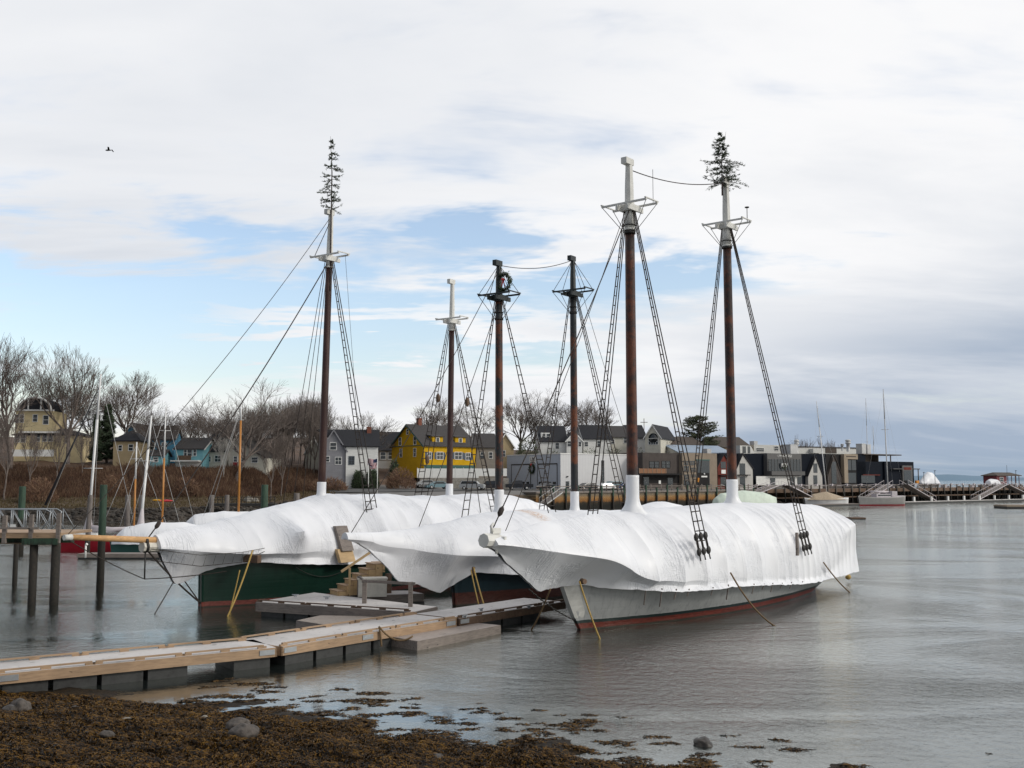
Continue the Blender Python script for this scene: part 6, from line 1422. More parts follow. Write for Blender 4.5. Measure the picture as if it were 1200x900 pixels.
# ------------------------------------------------------------------ text
def text_mesh(s, size, mat, parent, loc, rot, ext=.02, align='CENTER'):
    cu = bpy.data.curves.new('lettering', 'FONT'); cu.body = s; cu.size = size; cu.extrude = ext; cu.align_x = align; cu.align_y = 'CENTER'
    o = bpy.data.objects.new('tmp', cu); COL.objects.link(o); dg = bpy.context.evaluated_depsgraph_get(); me = bpy.data.meshes.new_from_object(o.evaluated_get(dg)); bpy.data.objects.remove(o)
    me.materials.clear(); me.materials.append(M[mat]); q = bpy.data.objects.new('lettering', me); COL.objects.link(q); q.parent = parent; q.location = loc; q.rotation_euler = rot; return q

# ------------------------------------------------------------------ boat works building with garage doors
rz = R(33); f = Fr('workshop', 'flat roofed metal workshop, blue grey garage door side and long white side', 'building', 657, 575, 209, rz); f.O.z = 3.9; f.e.location.z = 3.9
bl_ = f.uv(752, 550)[0]; r = ray(594, 550); k = ((f.O-c).dot(f.u))/r.dot(f.u); Wg = (Vector((0, 0, CAM_Z))+r*k-f.O).dot(f.n); zt = f.uv(657, 532)[1]
mb = MB(); mb.add([(0, 0, -.5), (bl_, 0, -.5), (bl_, Wg, -.5), (0, Wg, -.5), (0, 0, zt), (bl_, 0, zt), (bl_, Wg, zt), (0, Wg, zt)], [(0, 1, 5, 4), (1, 2, 6, 5), (2, 3, 7, 6), (4, 5, 6, 7)], 0); mb.add([(0, 0, -.5), (0, Wg, -.5), (0, Wg, zt), (0, 0, zt)], [(0, 3, 2, 1)], 1)
mb.build('wall', [M['metal_white'], M['metal_blue_grey']], f.e)
mb = MB(); mb.box((-.1, -.1, zt+.002), (bl_+.1, Wg+.1, zt+.18)); mb.build('parapet', M['white'], f.e)
for (a0, a1) in ((Wg*.06, Wg*.40), (Wg*.54, Wg*.90)):
    mb = MB(); mb.box((-.06, a0, .0), (-.005, a1, 5.2)); dr = mb.build('garage_door', M['metal_blue_grey'], f.e)
    mb = MB()
    for k_ in range(4): y_ = a0+(a1-a0)*(k_+.5)/4; mb.box((-.10, y_-.55, 1.1), (-.062, y_+.55, 1.65))
    mb.build('door_window', M['glass'], dr); mb = MB(); mb.box((-.12, a0-.15, 5.2), (-.005, a1+.15, 5.45)); mb.box((-.11, a0-.15, 0), (-.005, a0-.01, 5.198)); mb.box((-.11, a1+.01, 0), (-.005, a1+.15, 5.198)); mb.build('door_frame', M['roof_grey'], dr)
solid('sign_black', (.02, .02, .025)); 
mb = MB(); mb.box((-.09, Wg*.44, 5.55), (-.005, Wg*.55, 6.95)); sg = mb.build('sign', M['white'], f.e); text_mesh('LM', 1.25, 'sign_black', sg, (-.12, Wg*.495, 6.35), (math.pi/2, 0, -math.pi/2)); mb = MB(); mb.box((-.12, Wg*.455, 5.65), (-.092, Wg*.535, 5.8)); mb.build('sign_bar', M['sign_black'], sg)
a0, b0, z0_, z1_ = f.rect(705, 707.5, 540, 568); window(f.e, 'f', a0, b0, z0_, z1_, 0, 'roof_grey'); a0, b0, z0_, z1_ = f.rect(663, 667, 564, 575); mb = MB(); mb.box((a0, -.06, 0), (b0, -.005, z1_)); mb.build('door', M['glass'], f.e)
mb = MB(); q = f.uv(664.5, 558.5); mb.box((q[0]-.15, -.3, q[1]-.12), (q[0]+.15, -.005, q[1]+.12)); mb.build('wall_lamp', M['sign_black'], f.e)
wc = f.O+f.n*Wg*.50+f.u*-.25; e = thing('wreath', 'large green wreath with red bow hanging between the garage doors', 'wreath', (wc.x, wc.y, f.O.z+4.4), rz)
rr = random.Random(5); Vs = []; Fs = []; k = 0
for i in range(700):
    a = rr.uniform(0, 6.283); q = Vector((rr.gauss(0, .06), math.cos(a)*.85+rr.gauss(0, .08), math.sin(a)*.85+rr.gauss(0, .08))); d_ = Vector((rr.uniform(-1, 1), rr.uniform(-1, 1), rr.uniform(-1, 1))).normalized()*.25; s2 = d_.orthogonal().normalized()*.05
    Vs += [tuple(q-s2), tuple(q+s2), tuple(q+d_+s2), tuple(q+d_-s2)]; Fs.append((k, k+1, k+2, k+3)); k += 4
raw_mesh('greenery', np.array(Vs), np.array(Fs), M['needles'], e); mb = MB(); mb.ico((-.15, 0, .8), .28, 1, .2, squash=(.5, 1.3, 1)); mb.build('bow', M['bow_red'], e)

# ------------------------------------------------------------------ houses behind the workshop
def simple_house(label, x0, x1, yb, ye, yr, Yd, Dp, wall, roof, ridge, rz=0, wins=(), zb=None, trim='white', chim=None, cat='house', name='house'):
    f = Fr(name, label, cat, x0, yb, Yd, rz, zb=zb); a_, b_, z0_, zt = f.rect(x0, x1, ye, yb); zr = f.uv((x0+x1)/2, yr, Dp/2 if ridge == 'x' else 0)[1]
    wl, rf = gable_house(f.e, b_, Dp, zt, zr, wall, roof, ridge, trim=trim, base=3)
    for w_ in wins: f.win(*w_)
    if chim: q = f.uv(chim[0], chim[1], Dp/2); chimney(rf, q[0], Dp/2, zr-.8, q[1])
    return f
simple_house('grey tan house with grey roof between the yellow house and the black mast', 558, 582, 546, 524, 509, 216, 10, 'grey_tan_clapboard', 'roof_grey', 'x', R(10), [(563, 567, 530, 537), (573, 577, 530, 537)], zb=7)
simple_house('tan gabled wing with sunlit wall just right of the black mast', 582, 602, 545, 523, 508, 236, 9, 'tan_clapboard', 'roof_grey', 'y', R(14), [(588, 592, 528, 535)], zb=7)
f = simple_house('grey white house with a wide shed dormer, leftmost on the rise behind the workshop', 633, 664, 532, 517, 500, 240, 10, 'white_clapboard', 'roof_dark', 'x', R(6), [(651, 655, 519, 526)], zb=10.5)
f.box('dormer', 634, 645, 507, 515, 'white_clapboard', d=1.0, depth=2.8); f.win(636, 639, 508.5, 514, d=1.0); f.win(640.5, 644, 508.5, 514, d=1.0)
simple_house('white gabled porch house beside the mast on the rise', 664, 682, 532, 516, 506, 239, 9, 'white_clapboard', 'roof_dark', 'y', R(6), [(665, 669, 517, 523), (678, 681, 518, 523)], zb=10.5)
simple_house('white house with long dark roof, second on the rise right of the mast', 684, 716, 528, 514, 499, 245, 10, 'white_clapboard', 'roof_dark', 'x', R(8), [(685, 689, 518, 523), (700, 704, 517, 523)], zb=11)
simple_house('pale cream house with grey roof between the two dark roofed ones', 713, 737, 527, 512, 500, 248, 11, 'pale_cream_clapboard', 'roof_grey', 'x', R(10), [(716, 720, 515, 520), (731, 734, 512, 519)], zb=11)
f = simple_house('cream gable with a big arched window at the right end of the row', 756, 774, 530, 512, 498, 242, 15, 'pale_cream_clapboard', 'roof_dark', 'y', R(-22), [], zb=11)
a0, b0, z0_, z1_ = f.rect(760, 771, 514, 521); window(f.e, 'f', a0, b0, z0_, z1_, 0, 'white', 4); mb = MB(); cx = (a0+b0)/2; rv = (b0-a0)/2; mb.lathe((cx, 0, z1_+.12), [(.01, -.06), (rv, -.06), (rv, -.01)], 24, axis='y'); mb.build('arched_window', M['glass'], f.e)
simple_house('dark roofed house right of the thick rusty mast joining the cream gable', 738, 757, 528, 513, 499, 250, 10, 'white_clapboard', 'roof_dark', 'x', R(8), [(741, 745, 515, 521)], zb=11)
e, hh = pole(755, 520, 491, 256, .09, 'grey_wood', 'utility_pole', 'utility pole with short crossarm above the cream gable', 'utility pole'); mb = MB(); mb.box((-.9, -.08, hh-.9), (.9, .08, hh-.75)); mb.build('crossarm', M['grey_wood'], e)
simple_house('dark building with low roof in front of the round topped pine', 788, 822, 531, 521, 513, 250, 10, 'charcoal_siding', 'roof_brown', 'x', R(20), [], zb=5, trim=None, name='building', cat='building')
simple_house('low brown roofed building behind the rightmost rusty mast', 843, 880, 531, 524, 513, 262, 12, 'tan_clapboard', 'roof_brown', 'x', R(20), [], zb=5, trim=None, name='building', cat='building')
f = simple_house('long building with pale blue metal roof behind the wharf row', 795, 856, 535, 530, 523, 242, 10, 'roof_flat_white', 'roof_blue_metal', 'x', R(30), [], zb=4, trim=None, name='building', cat='building')
f = Fr('building', 'white flat topped building with dark windows behind the wharf shops', 'building', 884, 540, 268, R(30), zb=4); a_, b_, z0_, zt = f.rect(884, 930, 521, 540); mb = MB(); mb.box((0, 0, -1), (b_, 12, zt)); mb.build('wall', M['roof_flat_white'], f.e); f.win(907, 912, 523, 528); f.win(914, 919, 523, 528); f.win(886, 895, 525, 529)
f = Fr('building', 'low grey flat roofed building with rooftop wall of pale panels at right', 'building', 930, 540, 290, R(30), zb=4); a_, b_, z0_, zt = f.rect(930, 1018, 524, 540); mb = MB(); mb.box((0, 0, -1), (b_, 12, zt)); mb.build('wall', M['roof_flat_white'], f.e); mb = MB(); mb.box((-.2, -.2, zt+.002), (b_+.2, 12.2, zt+.3)); mb.build('roof', M['roof_grey'], f.e); f.box('wall_panel', 967, 980, 524, 531, 'roof_brown', depth=.1, proud=.1); f.box('wall_panel', 948, 960, 526, 531, 'roof_flat_white', depth=1.5, proud=1.6)
# ------------------------------------------------------------------ wharf row (fronts parallel to the quay)
def qpt(x, y, sb=0.0):      # picture point on the vertical plane sb metres behind the quay face
    r = ray(x, y); c = Vector((0, 0, CAM_Z)); k = ((Q0+QN*sb-c).dot(QN))/r.dot(QN); return c+r*k
class QB(Fr):
    def __init__(s, name, label, x0, sb, zb=4.0, cat='building', group=None):
        p = qpt(x0, 560, sb); s.O = Vector((p.x, p.y, zb)); s.rz = QA; s.u = QD.copy(); s.n = QN.copy(); s.e = thing(name, label, cat, s.O, QA, group)
    def block(s, x0, x1, yt, depth, mat, name='wall', d=0.0, yb=None, parent=None):
        a_, zt = s.uv(x0, yt, d); b_ = s.uv(x1, yt, d)[0]; zt2 = s.uv(x1, yt, d)[1]; zb = -.4 if yb is None else s.uv(x0, yb, d)[1]; mb = MB()
        zt = (zt+zt2)/2; mb.box((a_, d, zb), (b_, d+depth, zt)); return mb.build(name, M[mat], parent or s.e)
    def gable(s, x0, x1, xp, yp, ye, mat, roofm, depth=8, d=-.6):
        a_, ze = s.uv(x0, ye, d); b_, _ = s.uv(x1, ye, d); m_, zp = s.uv(xp, yp, d); mb = MB(); ze = s.uv((x0+x1)/2, ye, d)[1]
        mb.add([(a_, d, -.3), (b_, d, -.3), (b_, d, ze), (m_, d, zp), (a_, d, ze), (a_, d+depth, -.3), (b_, d+depth, -.3), (b_, d+depth, ze), (m_, d+depth, zp), (a_, d+depth, ze)], [(0, 1, 2, 3, 4), (9, 8, 7, 6, 5), (0, 5, 6, 1), (1, 6, 7, 2), (0, 4, 9, 5)])
        w_ = mb.build('gable_wall', M[mat], s.e); mb = MB()
        for (p, q) in (((a_-.25, ze-.3), (m_, zp)), ((m_, zp), (b_+.25, ze-.3))):
            mb.hexa([(p[0], d-.25, p[1]+.02), (q[0], d-.25, q[1]+.02), (q[0], d+depth, q[1]+.02), (p[0], d+depth, p[1]+.02), (p[0], d-.25, p[1]+.28), (q[0], d-.25, q[1]+.28), (q[0], d+depth, q[1]+.28), (p[0], d+depth, p[1]+.28)])
        mb.build('gable_roof', M[roofm], s.e); return w_
SB = 9.0
f = QB('wharf_building', 'grey brown wooden wharf building with upper balcony right of the white workshop', 753, SB)
f.block(753, 814, 531, 12, 'wood_grey_brown'); f.box('balcony_rail', 749, 781, 549, 554.5, 'wood_deck_red', d=-1.6, depth=.1); f.box('balcony_floor', 749, 800, 554.6, 556.5, 'charcoal_siding', d=-1.6, depth=1.58)
for k in range(7): f.box('balcony_post', 749+k*5.2, 749.4+k*5.2, 548.4, 554.6, 'wood_tan_panel', d=-1.66, depth=.05)
for r_ in ((761, 766.5, 541, 548), (767, 772, 541, 548), (775.5, 780, 540.5, 548), (780.5, 785, 540.5, 548)): f.win(*r_, frame='charcoal_siding')
f.box('ground_floor', 753, 800, 556.6, 566, 'charcoal_siding', depth=.05, proud=.04)
for r_ in ((754, 760, 559, 570), (782, 788, 560, 570)): f.box('door', *r_, 'glass', depth=.05, proud=.10)
f.box('notice', 771.5, 774, 563, 567, 'white', depth=.04, proud=.12)
f = QB('wharf_building', 'tan panelled wharf building with tall dark glass bay and white lettering', 799.5, SB-1.0)
f.block(799.5, 840, 531, 12, 'wood_tan_panel', d=0.0); 
for r_ in ((801, 806.5, 540, 545), (808, 814, 540, 545), (801, 807, 546, 553), (809, 815, 548, 553), (801.5, 807.5, 556, 562), (809.5, 815, 556, 559)): f.win(*r_, frame='wood_tan_panel', mull=2)
f.box('glass_bay', 816, 831, 539.5, 570, 'glass', depth=.12, proud=.10); f.box('bay_panel', 817, 830.5, 554, 569.5, 'charcoal_siding', depth=.05, proud=.14); f.box('bay_frame', 815.5, 831.5, 538.3, 539.4, 'trim_green', depth=.2, proud=.16)
q = f.uv(824.5, 558.5); f.box('sign_strip', 821.2, 828, 557.6, 559.3, 'white', depth=.04, proud=.19); mb = MB(); q = f.uv(824.5, 555.5); mb.ico((q[0], -.2, q[1]), .2, 1, 0, div=2); mb.build('sign_dot', M['white'], f.e); f.box('bollard_cover', 812, 813.5, 560, 565, 'orange_mark', depth=.3, proud=1.5); f.box('door', 801, 808, 562.5, 570, 'glass', depth=.1, proud=.08)
f = QB('wharf_building', 'red brick gabled shop front with dark roof on the wharf', 840, SB)
f.block(840.5, 871, 531.5, 14, 'navy_metal', d=.5); f.gable(841, 855.5, 848, 532.5, 546, 'brick_red', 'roof_dark')
f.box('shop_window', 844.3, 850.2, 541, 549, 'glass', d=-.6, depth=.1, proud=.06); f.box('shop_sign', 845, 850, 550.5, 555, 'white', d=-.6, depth=.08, proud=.10); f.box('shop_door', 844.3, 850.5, 559, 570, 'glass', d=-.6, depth=.1, proud=.06); f.box('awning', 841.5, 855, 556.6, 557.6, 'charcoal_siding', d=-.6, depth=.9, proud=.9)
f = QB('wharf_building', 'white gabled shop front between dark roofs, right of the rusty mast foot', 862, SB)
f.block(871.5, 899, 532, 14, 'navy_metal', d=.5); f.gable(863, 882, 870, 532.5, 549, 'pale_panel', 'roof_dark'); 
for r_ in ((866.5, 873, 543, 556), (866.8, 873, 558.5, 570)): f.box('shop_window', *r_, 'glass', d=-.6, depth=.1, proud=.06)
f.box('awning', 864, 876.5, 556.2, 557.2, 'charcoal_siding', d=-.6, depth=.8, proud=.8)
f = QB('skylight_house', 'glass and white rooftop skylight box behind the white gable', 868, SB+6, zb=10.5, cat='skylight'); a_, b_, z0_, zt = f.rect(868, 885, 522, 532); mb = MB(); mb.add([(0, 0, z0_), (b_, 0, z0_), (b_, 3, z0_), (0, 3, z0_), (0, 0, zt), (b_*.7, 0, zt), (b_*.7, 3, zt), (0, 3, zt)], [(0, 1, 5, 4), (1, 2, 6, 5), (2, 3, 7, 6), (3, 0, 4, 7), (4, 5, 6, 7)]); mb.build('frame', M['roof_flat_white'], f.e); f.box('pane', 870, 874, 523, 531, 'glass', depth=.1, proud=.05); f.box('pane', 876, 879, 523, 531, 'glass', depth=.1, proud=.05)
f = QB('wharf_building', 'dark glass fronted building with grey sign band and upper balcony', 899, SB-.6)
f.block(899, 939, 531.5, 13, 'steel_grey'); f.box('glass_front', 900, 938, 538, 552, 'glass', depth=.1, proud=.06)
for k in range(11): f.box('mullion', 900+k*3.7, 900.35+k*3.7, 538, 552, 'steel_grey', depth=.1, proud=.12)
f.box('balcony', 899.5, 938.5, 552.2, 556.8, 'steel_grey', depth=1.2, proud=1.2)
q = f.uv(919.5, 534.5); text_mesh('LYMAN-MORSE', .80, 'white', f.e, (q[0], -.05, q[1]), (math.pi/2, 0, 0))
f.box('lower_wall', 886, 938, 558, 569, 'white_clapboard', depth=.1, proud=.05)
for r_ in ((902, 908, 560, 568), (925, 931, 559, 569), (934, 939, 559, 569)): f.box('shop_door', *r_, 'glass', depth=.1, proud=.12)
f.box('lamp_box', 914, 921, 543, 547, 'vent', depth=.3, proud=.5)
mb = MB(); q = f.uv(917, 547); rr = random.Random(8); 
for k in range(40): a = k*.157; mb.ico((q[0]+math.cos(a)*.55, -.55, q[1]+math.sin(a)*.55), .13, k, .3, div=1)
tag(mb.build('wreath', M['needles'], loc=f.O, rz=QA), 'round evergreen wreath hung on the dark glass front', 'wreath')
f = QB('wharf_building', 'navy roofed building with tall white gable on the wharf', 939, SB)
f.block(939, 967, 532, 13, 'navy_metal', d=.3); f.gable(947, 963.5, 955.5, 535.5, 557, 'pale_panel', 'roof_dark', d=-.5)
for r_ in ((953, 957.5, 543, 554), (953, 957.5, 557, 569)): f.box('shop_window', *r_, 'glass', d=-.5, depth=.1, proud=.06)
f = QB('wharf_building', 'brown sided building with crossed dark roof slopes beside the tan portal', 967.5, SB+.4)
f.block(967.5, 987, 532, 12, 'charcoal_siding'); f.gable(970, 986, 977, 533.5, 558, 'wood_grey_brown', 'roof_brown', d=-.5)
f.box('shop_window', 974, 979.5, 541, 567, 'glass', d=-.5, depth=.1, proud=.06)
f = QB('wharf_building', 'dark building with tall tan portal frame', 987.5, SB-.2); f.block(988, 1003, 533, 12, 'charcoal_siding'); f.box('portal_side', 987, 991.4, 536.5, 566, 'tan_frame', depth=1.0, proud=.5); f.box('portal_head', 987, 1003, 532, 538, 'tan_frame', depth=1.0, proud=.52)
for r_ in ((992, 997, 539, 551), (997.6, 1002.5, 539, 551), (992, 1002.5, 554, 566)): f.box('portal_window', *r_, 'glass', depth=.1, proud=.1)
q = f.uv(995, 535); f.box('sign_strip', 989.5, 1001, 534.2, 535.4, 'roof_brown', depth=.04, proud=.56)
f = QB('wharf_building', 'navy block with roof terrace and timber pergola at the end of the wharf row', 1003.5, SB); f.block(1003.5, 1036, 541, 14, 'navy_metal'); f.block(1003.5, 1014, 532.5, 10, 'navy_metal', name='upper_wall')
f.box('terrace_rail', 1014, 1029, 533, 541, 'roof_brown', d=2, depth=.08); f.box('pergola', 1012, 1056.5, 531.6, 532.8, 'roof_brown', d=-.4, depth=5)
for x_ in (1028.5, 1043.5): f.box('pergola_post', x_, x_+.7, 532.9, 541, 'roof_brown', d=.4, depth=.2)
f.box('terrace_screen', 1029, 1029.6, 533, 541, 'roof_brown', d=.1, depth=4); f.box('shop_window', 1009, 1025, 557, 566, 'glass', depth=.1, proud=.06)
f.box('red_beam', 1009, 1029, 556, 557, 'brick_red', depth=.3, proud=.6)
f = QB('wharf_building', 'last navy block of the row with glazed entrance and flat awning', 1036, SB-.5); f.block(1036.5, 1070.5, 541, 14, 'navy_metal'); f.box('entrance_frame', 1055.5, 1067, 545.5, 569, 'steel_grey', depth=.4, proud=.5); f.box('entrance_glass', 1057, 1065.5, 551.5, 568, 'glass', depth=.1, proud=.56); f.box('entrance_sign', 1057, 1065.5, 547.5, 550.5, 'brick_red', depth=.1, proud=.56)
f.box('awning', 1066, 1077, 549, 550, 'roof_brown', depth=3, proud=.3); f.box('awning_post', 1075.5, 1076.1, 550, 566, 'roof_brown', depth=.15, proud=.1); f.box('canopy', 1043, 1055, 549, 549.8, 'steel_grey', depth=1, proud=1); f.box('planter', 1064, 1067, 563, 566.5, 'orange_mark', depth=.5, proud=2.5)
# roof machinery
def vent_(x, yb, yt, sb, r_, label, kind='stack'):
    f = QB('roof_vent', label, x, sb, zb=0, cat='roof vent'); _, z0_ = f.uv(x, yb); _, z1_ = f.uv(x, yt); f.e.location.z = z0_; h_ = z1_-z0_; mb = MB()
    if kind == 'stack': mb.lathe((0, 0, -.5), [(r_*.7, 0), (r_*.7, h_*.55+.5), (r_*1.15, h_*.6+.5), (r_*1.15, h_*.72+.5), (r_*.6, h_*.76+.5), (r_*1.1, h_*.82+.5), (r_*1.1, h_*.95+.5), (.05, h_+.5)], 14)
    else:
        mb.box((-r_, -r_, -.6), (r_, r_, h_*.92)); mb.box((-r_*1.05, -r_*1.05, h_*.92), (r_*1.05, r_*1.05, h_))
        for k in range(5): mb.box((-r_*.85, -r_-.03, h_*(.12+.15*k)), (r_*.85, -r_-.001, h_*(.18+.15*k)))
    mb.build('housing', M['vent'], f.e)
vent_(934.5, 530, 515, SB+5, .55, 'white round stack vent on the roof left of the leaning mast'); vent_(995, 527, 515, SB+5, .65, 'grey ribbed stack vent above the tan portal'); vent_(988, 526, 520, SB+6, .4, 'small grey vent left of the ribbed stack'); vent_(1010, 531, 520, SB+4, .9, 'square grey roof unit, left one of the pair at right', 'box'); vent_(1016.5, 531, 521, SB+4, .8, 'square grey roof unit, right one of the pair at right', 'box'); vent_(926, 531, 521, SB+5, 1.4, 'wide white roof unit left of the white stack', 'box'); vent_(829, 531, 526, SB+5, .7, 'small grey roof box on the tan building', 'box'); vent_(884, 524, 517, 45, .8, 'small red brown chimney box behind the shops', 'box')

# ------------------------------------------------------------------ quay wall and pile pier
WZ = 4.0
uA = (qpt(628, 590)-Q0).dot(QD); uB = (qpt(895, 590)-Q0).dot(QD); uC = (qpt(1320, 585)-Q0).dot(QD)
e = thing('quay', 'stone quay with orange weed band and green piles below the shops', 'quay', Q0+QD*uA, QA); L = uB-uA
m_ = bpy.data.materials.new('weedy_quay_stone'); m_.use_nodes = True; t = NT(m_.node_tree); O = t.n('ShaderNodeTexCoord').outputs['Object']; s = t.n('ShaderNodeSeparateXYZ'); t.put(s.inputs[0], O)
n_ = t.noise(t.vm('MULTIPLY', O, (1.5, 1, .7)), 1.0, 6, .7); z = t.m('ADD', s.outputs[2], t.m('MULTIPLY', t.m('SUBTRACT', n_, .5), 1.2))
col = t.ramp(t.m('DIVIDE', z, 4.0), [(.28, (.010, .010, .007)), (.42, (.035, .026, .014)), (.52, (.30, .135, .035)), (.66, (.36, .21, .085)), (.78, (.24, .19, .13)), (.92, (.20, .17, .14))])
bk = t.n('ShaderNodeTexBrick'); t.put(bk.inputs[0], t.vm('MULTIPLY', O, (1, 1, 1))); 
rc = t.n('ShaderNodeCombineXYZ'); t.put(rc.inputs[0], s.outputs[0]); t.put(rc.inputs[1], s.outputs[2]); t.put(bk.inputs[0], rc.outputs[0]); bk.inputs['Scale'].default_value = 1.0; bk.inputs['Color1'].default_value = (1, 1, 1, 1); bk.inputs['Color2'].default_value = (.72, .72, .72, 1); bk.inputs['Mortar'].default_value = (.3, .3, .3, 1); bk.inputs['Mortar Size'].default_value = .03
mu = t.n('ShaderNodeMix', data_type='RGBA', blend_type='MULTIPLY'); mu.inputs[0].default_value = .8; t.put(mu.inputs[6], col); t.put(mu.inputs[7], bk.outputs[0])
b = t.n('ShaderNodeBsdfPrincipled'); t.put(b.inputs['Base Color'], mu.outputs[2]); b.inputs['Roughness'].default_value = .9; o = t.n('ShaderNodeOutputMaterial'); t.put(o.inputs[0], b.outputs[0]); M['quay'] = m_
mb = MB(); mb.box((0, 0, -3.4), (L, 3.0, WZ-.5)); mb.build('stone_face', M['quay'], e); mb = MB(); mb.box((-.1, -.25, WZ-.5), (L, SB+4, WZ-.2)); mb.build('deck', M['grey_wood'], e)
for k in range(int(L/3.0)):
    if k > 30: break
    x_ = 1+k*3.0; mb = MB(); mb.tube([(x_, -.25, -3.3), (x_, -.25, WZ+(.9 if k % 2 else .4))], .19, 8); mb.build('fender_pile', M['pile_green'], e)
    mb = MB(); mb.tube([(x_+1.5, -.05, WZ-.2), (x_+1.5, -.05, WZ+.85)], .10, 8); mb.lathe((x_+1.5, -.05, WZ+.85), [(.13, 0), (.16, .08), (.10, .18), (.02, .2)], 8); mb.build('rail_post', M['grey_wood'], e)
mb = MB(); mb.beam((0, -.05, WZ+.72), (L, -.05, WZ+.72), .07, .14); mb.beam((0, -.05, WZ+.28), (L, -.05, WZ+.28), .07, .14); mb.build('rail', M['grey_wood'], e)
mb = MB()
for k in range(16, int(L/3.0)-1): a_ = Vector((2.5+k*3.0, -.1, WZ+1.05)); mb.tube(sagline(a_, a_+Vector((3.0, 0, 0)), .32, 6), .045, 5)
mb.build('rope_swag', M['sail_cover'], e)
e = thing('pier', 'long dark timber pile pier running right under the shops to the picture edge', 'pier', Q0+QD*uB, QA); L = uC-uB
mb = MB(); mb.box((0, 0, WZ-.5), (L, 16, WZ-.18)); mb.build('deck', M['grey_wood'], e); mb = MB(); mb.box((0, -.12, WZ-.95), (L, -.001, WZ-.1)); mb.build('fascia', M['brown_wood'], e)
nP = int(L/3.2)
for k in range(min(nP, 70)):
    x_ = .8+k*L/nP; mb = MB(); mb.tube([(x_, -.3, -3.3), (x_, -.3, WZ+.75)], .18, 8); mb.build('pile', M['pile_brown'], e)
for k in range(min(nP, 28)):
    for y_ in (5, 10, 15): mb = MB(); x_ = .8+k*L/28; mb.tube([(x_, y_, -3.3), (x_, y_, WZ-.5)], .2, 6); mb.build('inner_pile', M['pile_brown'], e)
mb = MB(); mb.beam((0, -.35, 1.9), (L, -.35, 1.9), .12, .25); mb.build('wale', M['brown_wood'], e)
mb = MB(); mb.beam((0, .05, WZ+.72), (L, .05, WZ+.72), .07, .14); mb.beam((0, .05, WZ+.30), (L, .05, WZ+.30), .07, .14); mb.build('rail', M['grey_wood'], e)
mb = MB(); mb.box((0, 15.2, -3), (L, 15.6, WZ-.5)); mb.build('shade_sheet', M['iron'], e)  # black sheet standing in for the shadow behind the piles
for k in range(32): mb = MB(); x_ = 1.2+k*L/32; mb.box((x_-.22, -.5, WZ+.55), (x_+.22, -.1, WZ+1.0)) ; mb.build('pile_cap', M['sail_cover'], e)
mb = MB()
for k in range(31): a_ = Vector((1.2+k*L/32, -.3, WZ+.95)); mb.tube(sagline(a_, a_+Vector((L/32, 0, 0)), .35, 6), .045, 5)
mb.build('rope_swag', M['sail_cover'], e)
rr = random.Random(31)
for k in range(26):     # gear lying on the pier
    x_ = L*.30+k*L*.026; s_ = rr.uniform(.35, .75); p = Q0+QD*(uB+x_)+QN*rr.uniform(1.5, 7); mb = MB()
    mb.box((-s_, -s_*.6, 0), (s_, s_*.6, s_*1.0)); 
    for q in range(3): mb.box((-s_-.02, -s_*.6-.02, s_*(.2+.28*q)), (s_+.02, s_*.6+.02, s_*(.26+.28*q)))
    tag(mb.build('crate', M[rr.choice(['grey_wood', 'sail_cover', 'brown_wood', 'stone_pale'])], loc=(p.x, p.y, WZ-.18), rz=rr.uniform(0, 3)), 'small crate of fishing gear among those lined up on the far pier deck', 'crate', 'gear crates on the far pier')

def gangway(x0, y0, x1, y1, label, sb=-.8, wid=1.3, mat='sail_cover'):
    p = qpt(x0, y0, sb); q = qpt(x1, y1, sb); e = thing('gangway', label, 'gangway', p, 0); d_ = q-p; off_ = QN*-wid; mb = MB()
    for o_ in (Vector(), off_):
        mb = MB(); mb.beam(o_, d_+o_, .10, .16); mb.beam(o_+Vector((0, 0, 1.05)), d_+o_+Vector((0, 0, 1.05)), .07, .08)
        n = max(5, int(d_.length/1.4))
        for k in range(n+1): c_ = d_*(k/n)+o_; mb.beam(c_, c_+Vector((0, 0, 1.05)), .05, .05)
        mb.build('side_rail', M[mat], e)
    mb = MB(); a_, b_ = Vector((0, 0, .02)), d_+Vector((0, 0, .02)); mb.add([tuple(a_), tuple(b_), tuple(b_+off_), tuple(a_+off_), tuple(a_-Vector((0, 0, .1))), tuple(b_-Vector((0, 0, .1))), tuple(b_+off_-Vector((0, 0, .1))), tuple(a_+off_-Vector((0, 0, .1)))], [(0, 1, 2, 3), (4, 7, 6, 5), (0, 4, 5, 1), (2, 6, 7, 3)]); mb.build('walkway', M['grey_wood'], e)
gangway(632, 590, 650, 577, 'pale gangway sloping up to the quay beside the dark pickup', -1.2, 2.2, 'vent')
gangway(877, 579, 903, 569, 'gangway rising right behind the pale green covered boat', -1.5, 2.2)
gangway(916, 569, 942, 582, 'gangway dropping right behind the tan covered sailboat', -1.5, 2.2)
gangway(1007, 586, 1036, 568, 'gangway rising right behind the grey sailboat', -1.5, 2.4)
gangway(1054, 567.5, 1087, 586.5, 'gangway dropping right to the long float, right of the grey sailboat', -1.5, 2.4)
gangway(1138, 585, 1170, 568, 'gangway rising right from the long float below the red shed', -1.5, 2.4)
gangway(1174, 568.5, 1206, 584, 'gangway dropping right at the picture edge', -1.5, 2.4)
def strip_float(x0, x1, sb0, sb1, z, label, mat='grey_wood', name='float'):
    a_ = qpt(x0, 586, sb0); L = (qpt(x1, 586, sb0)-a_).dot(QD); e = thing(name, label, 'float', (a_.x, a_.y, 0), QA); mb = MB(); mb.box((0, 0, z-.12), (L, sb1-sb0, z)); mb.build('deck', M[mat], e); mb = MB(); mb.box((.05, .05, -.3), (L-.05, sb1-sb0-.05, z-.121)); mb.build('float_body', M['float'], e); return e, L
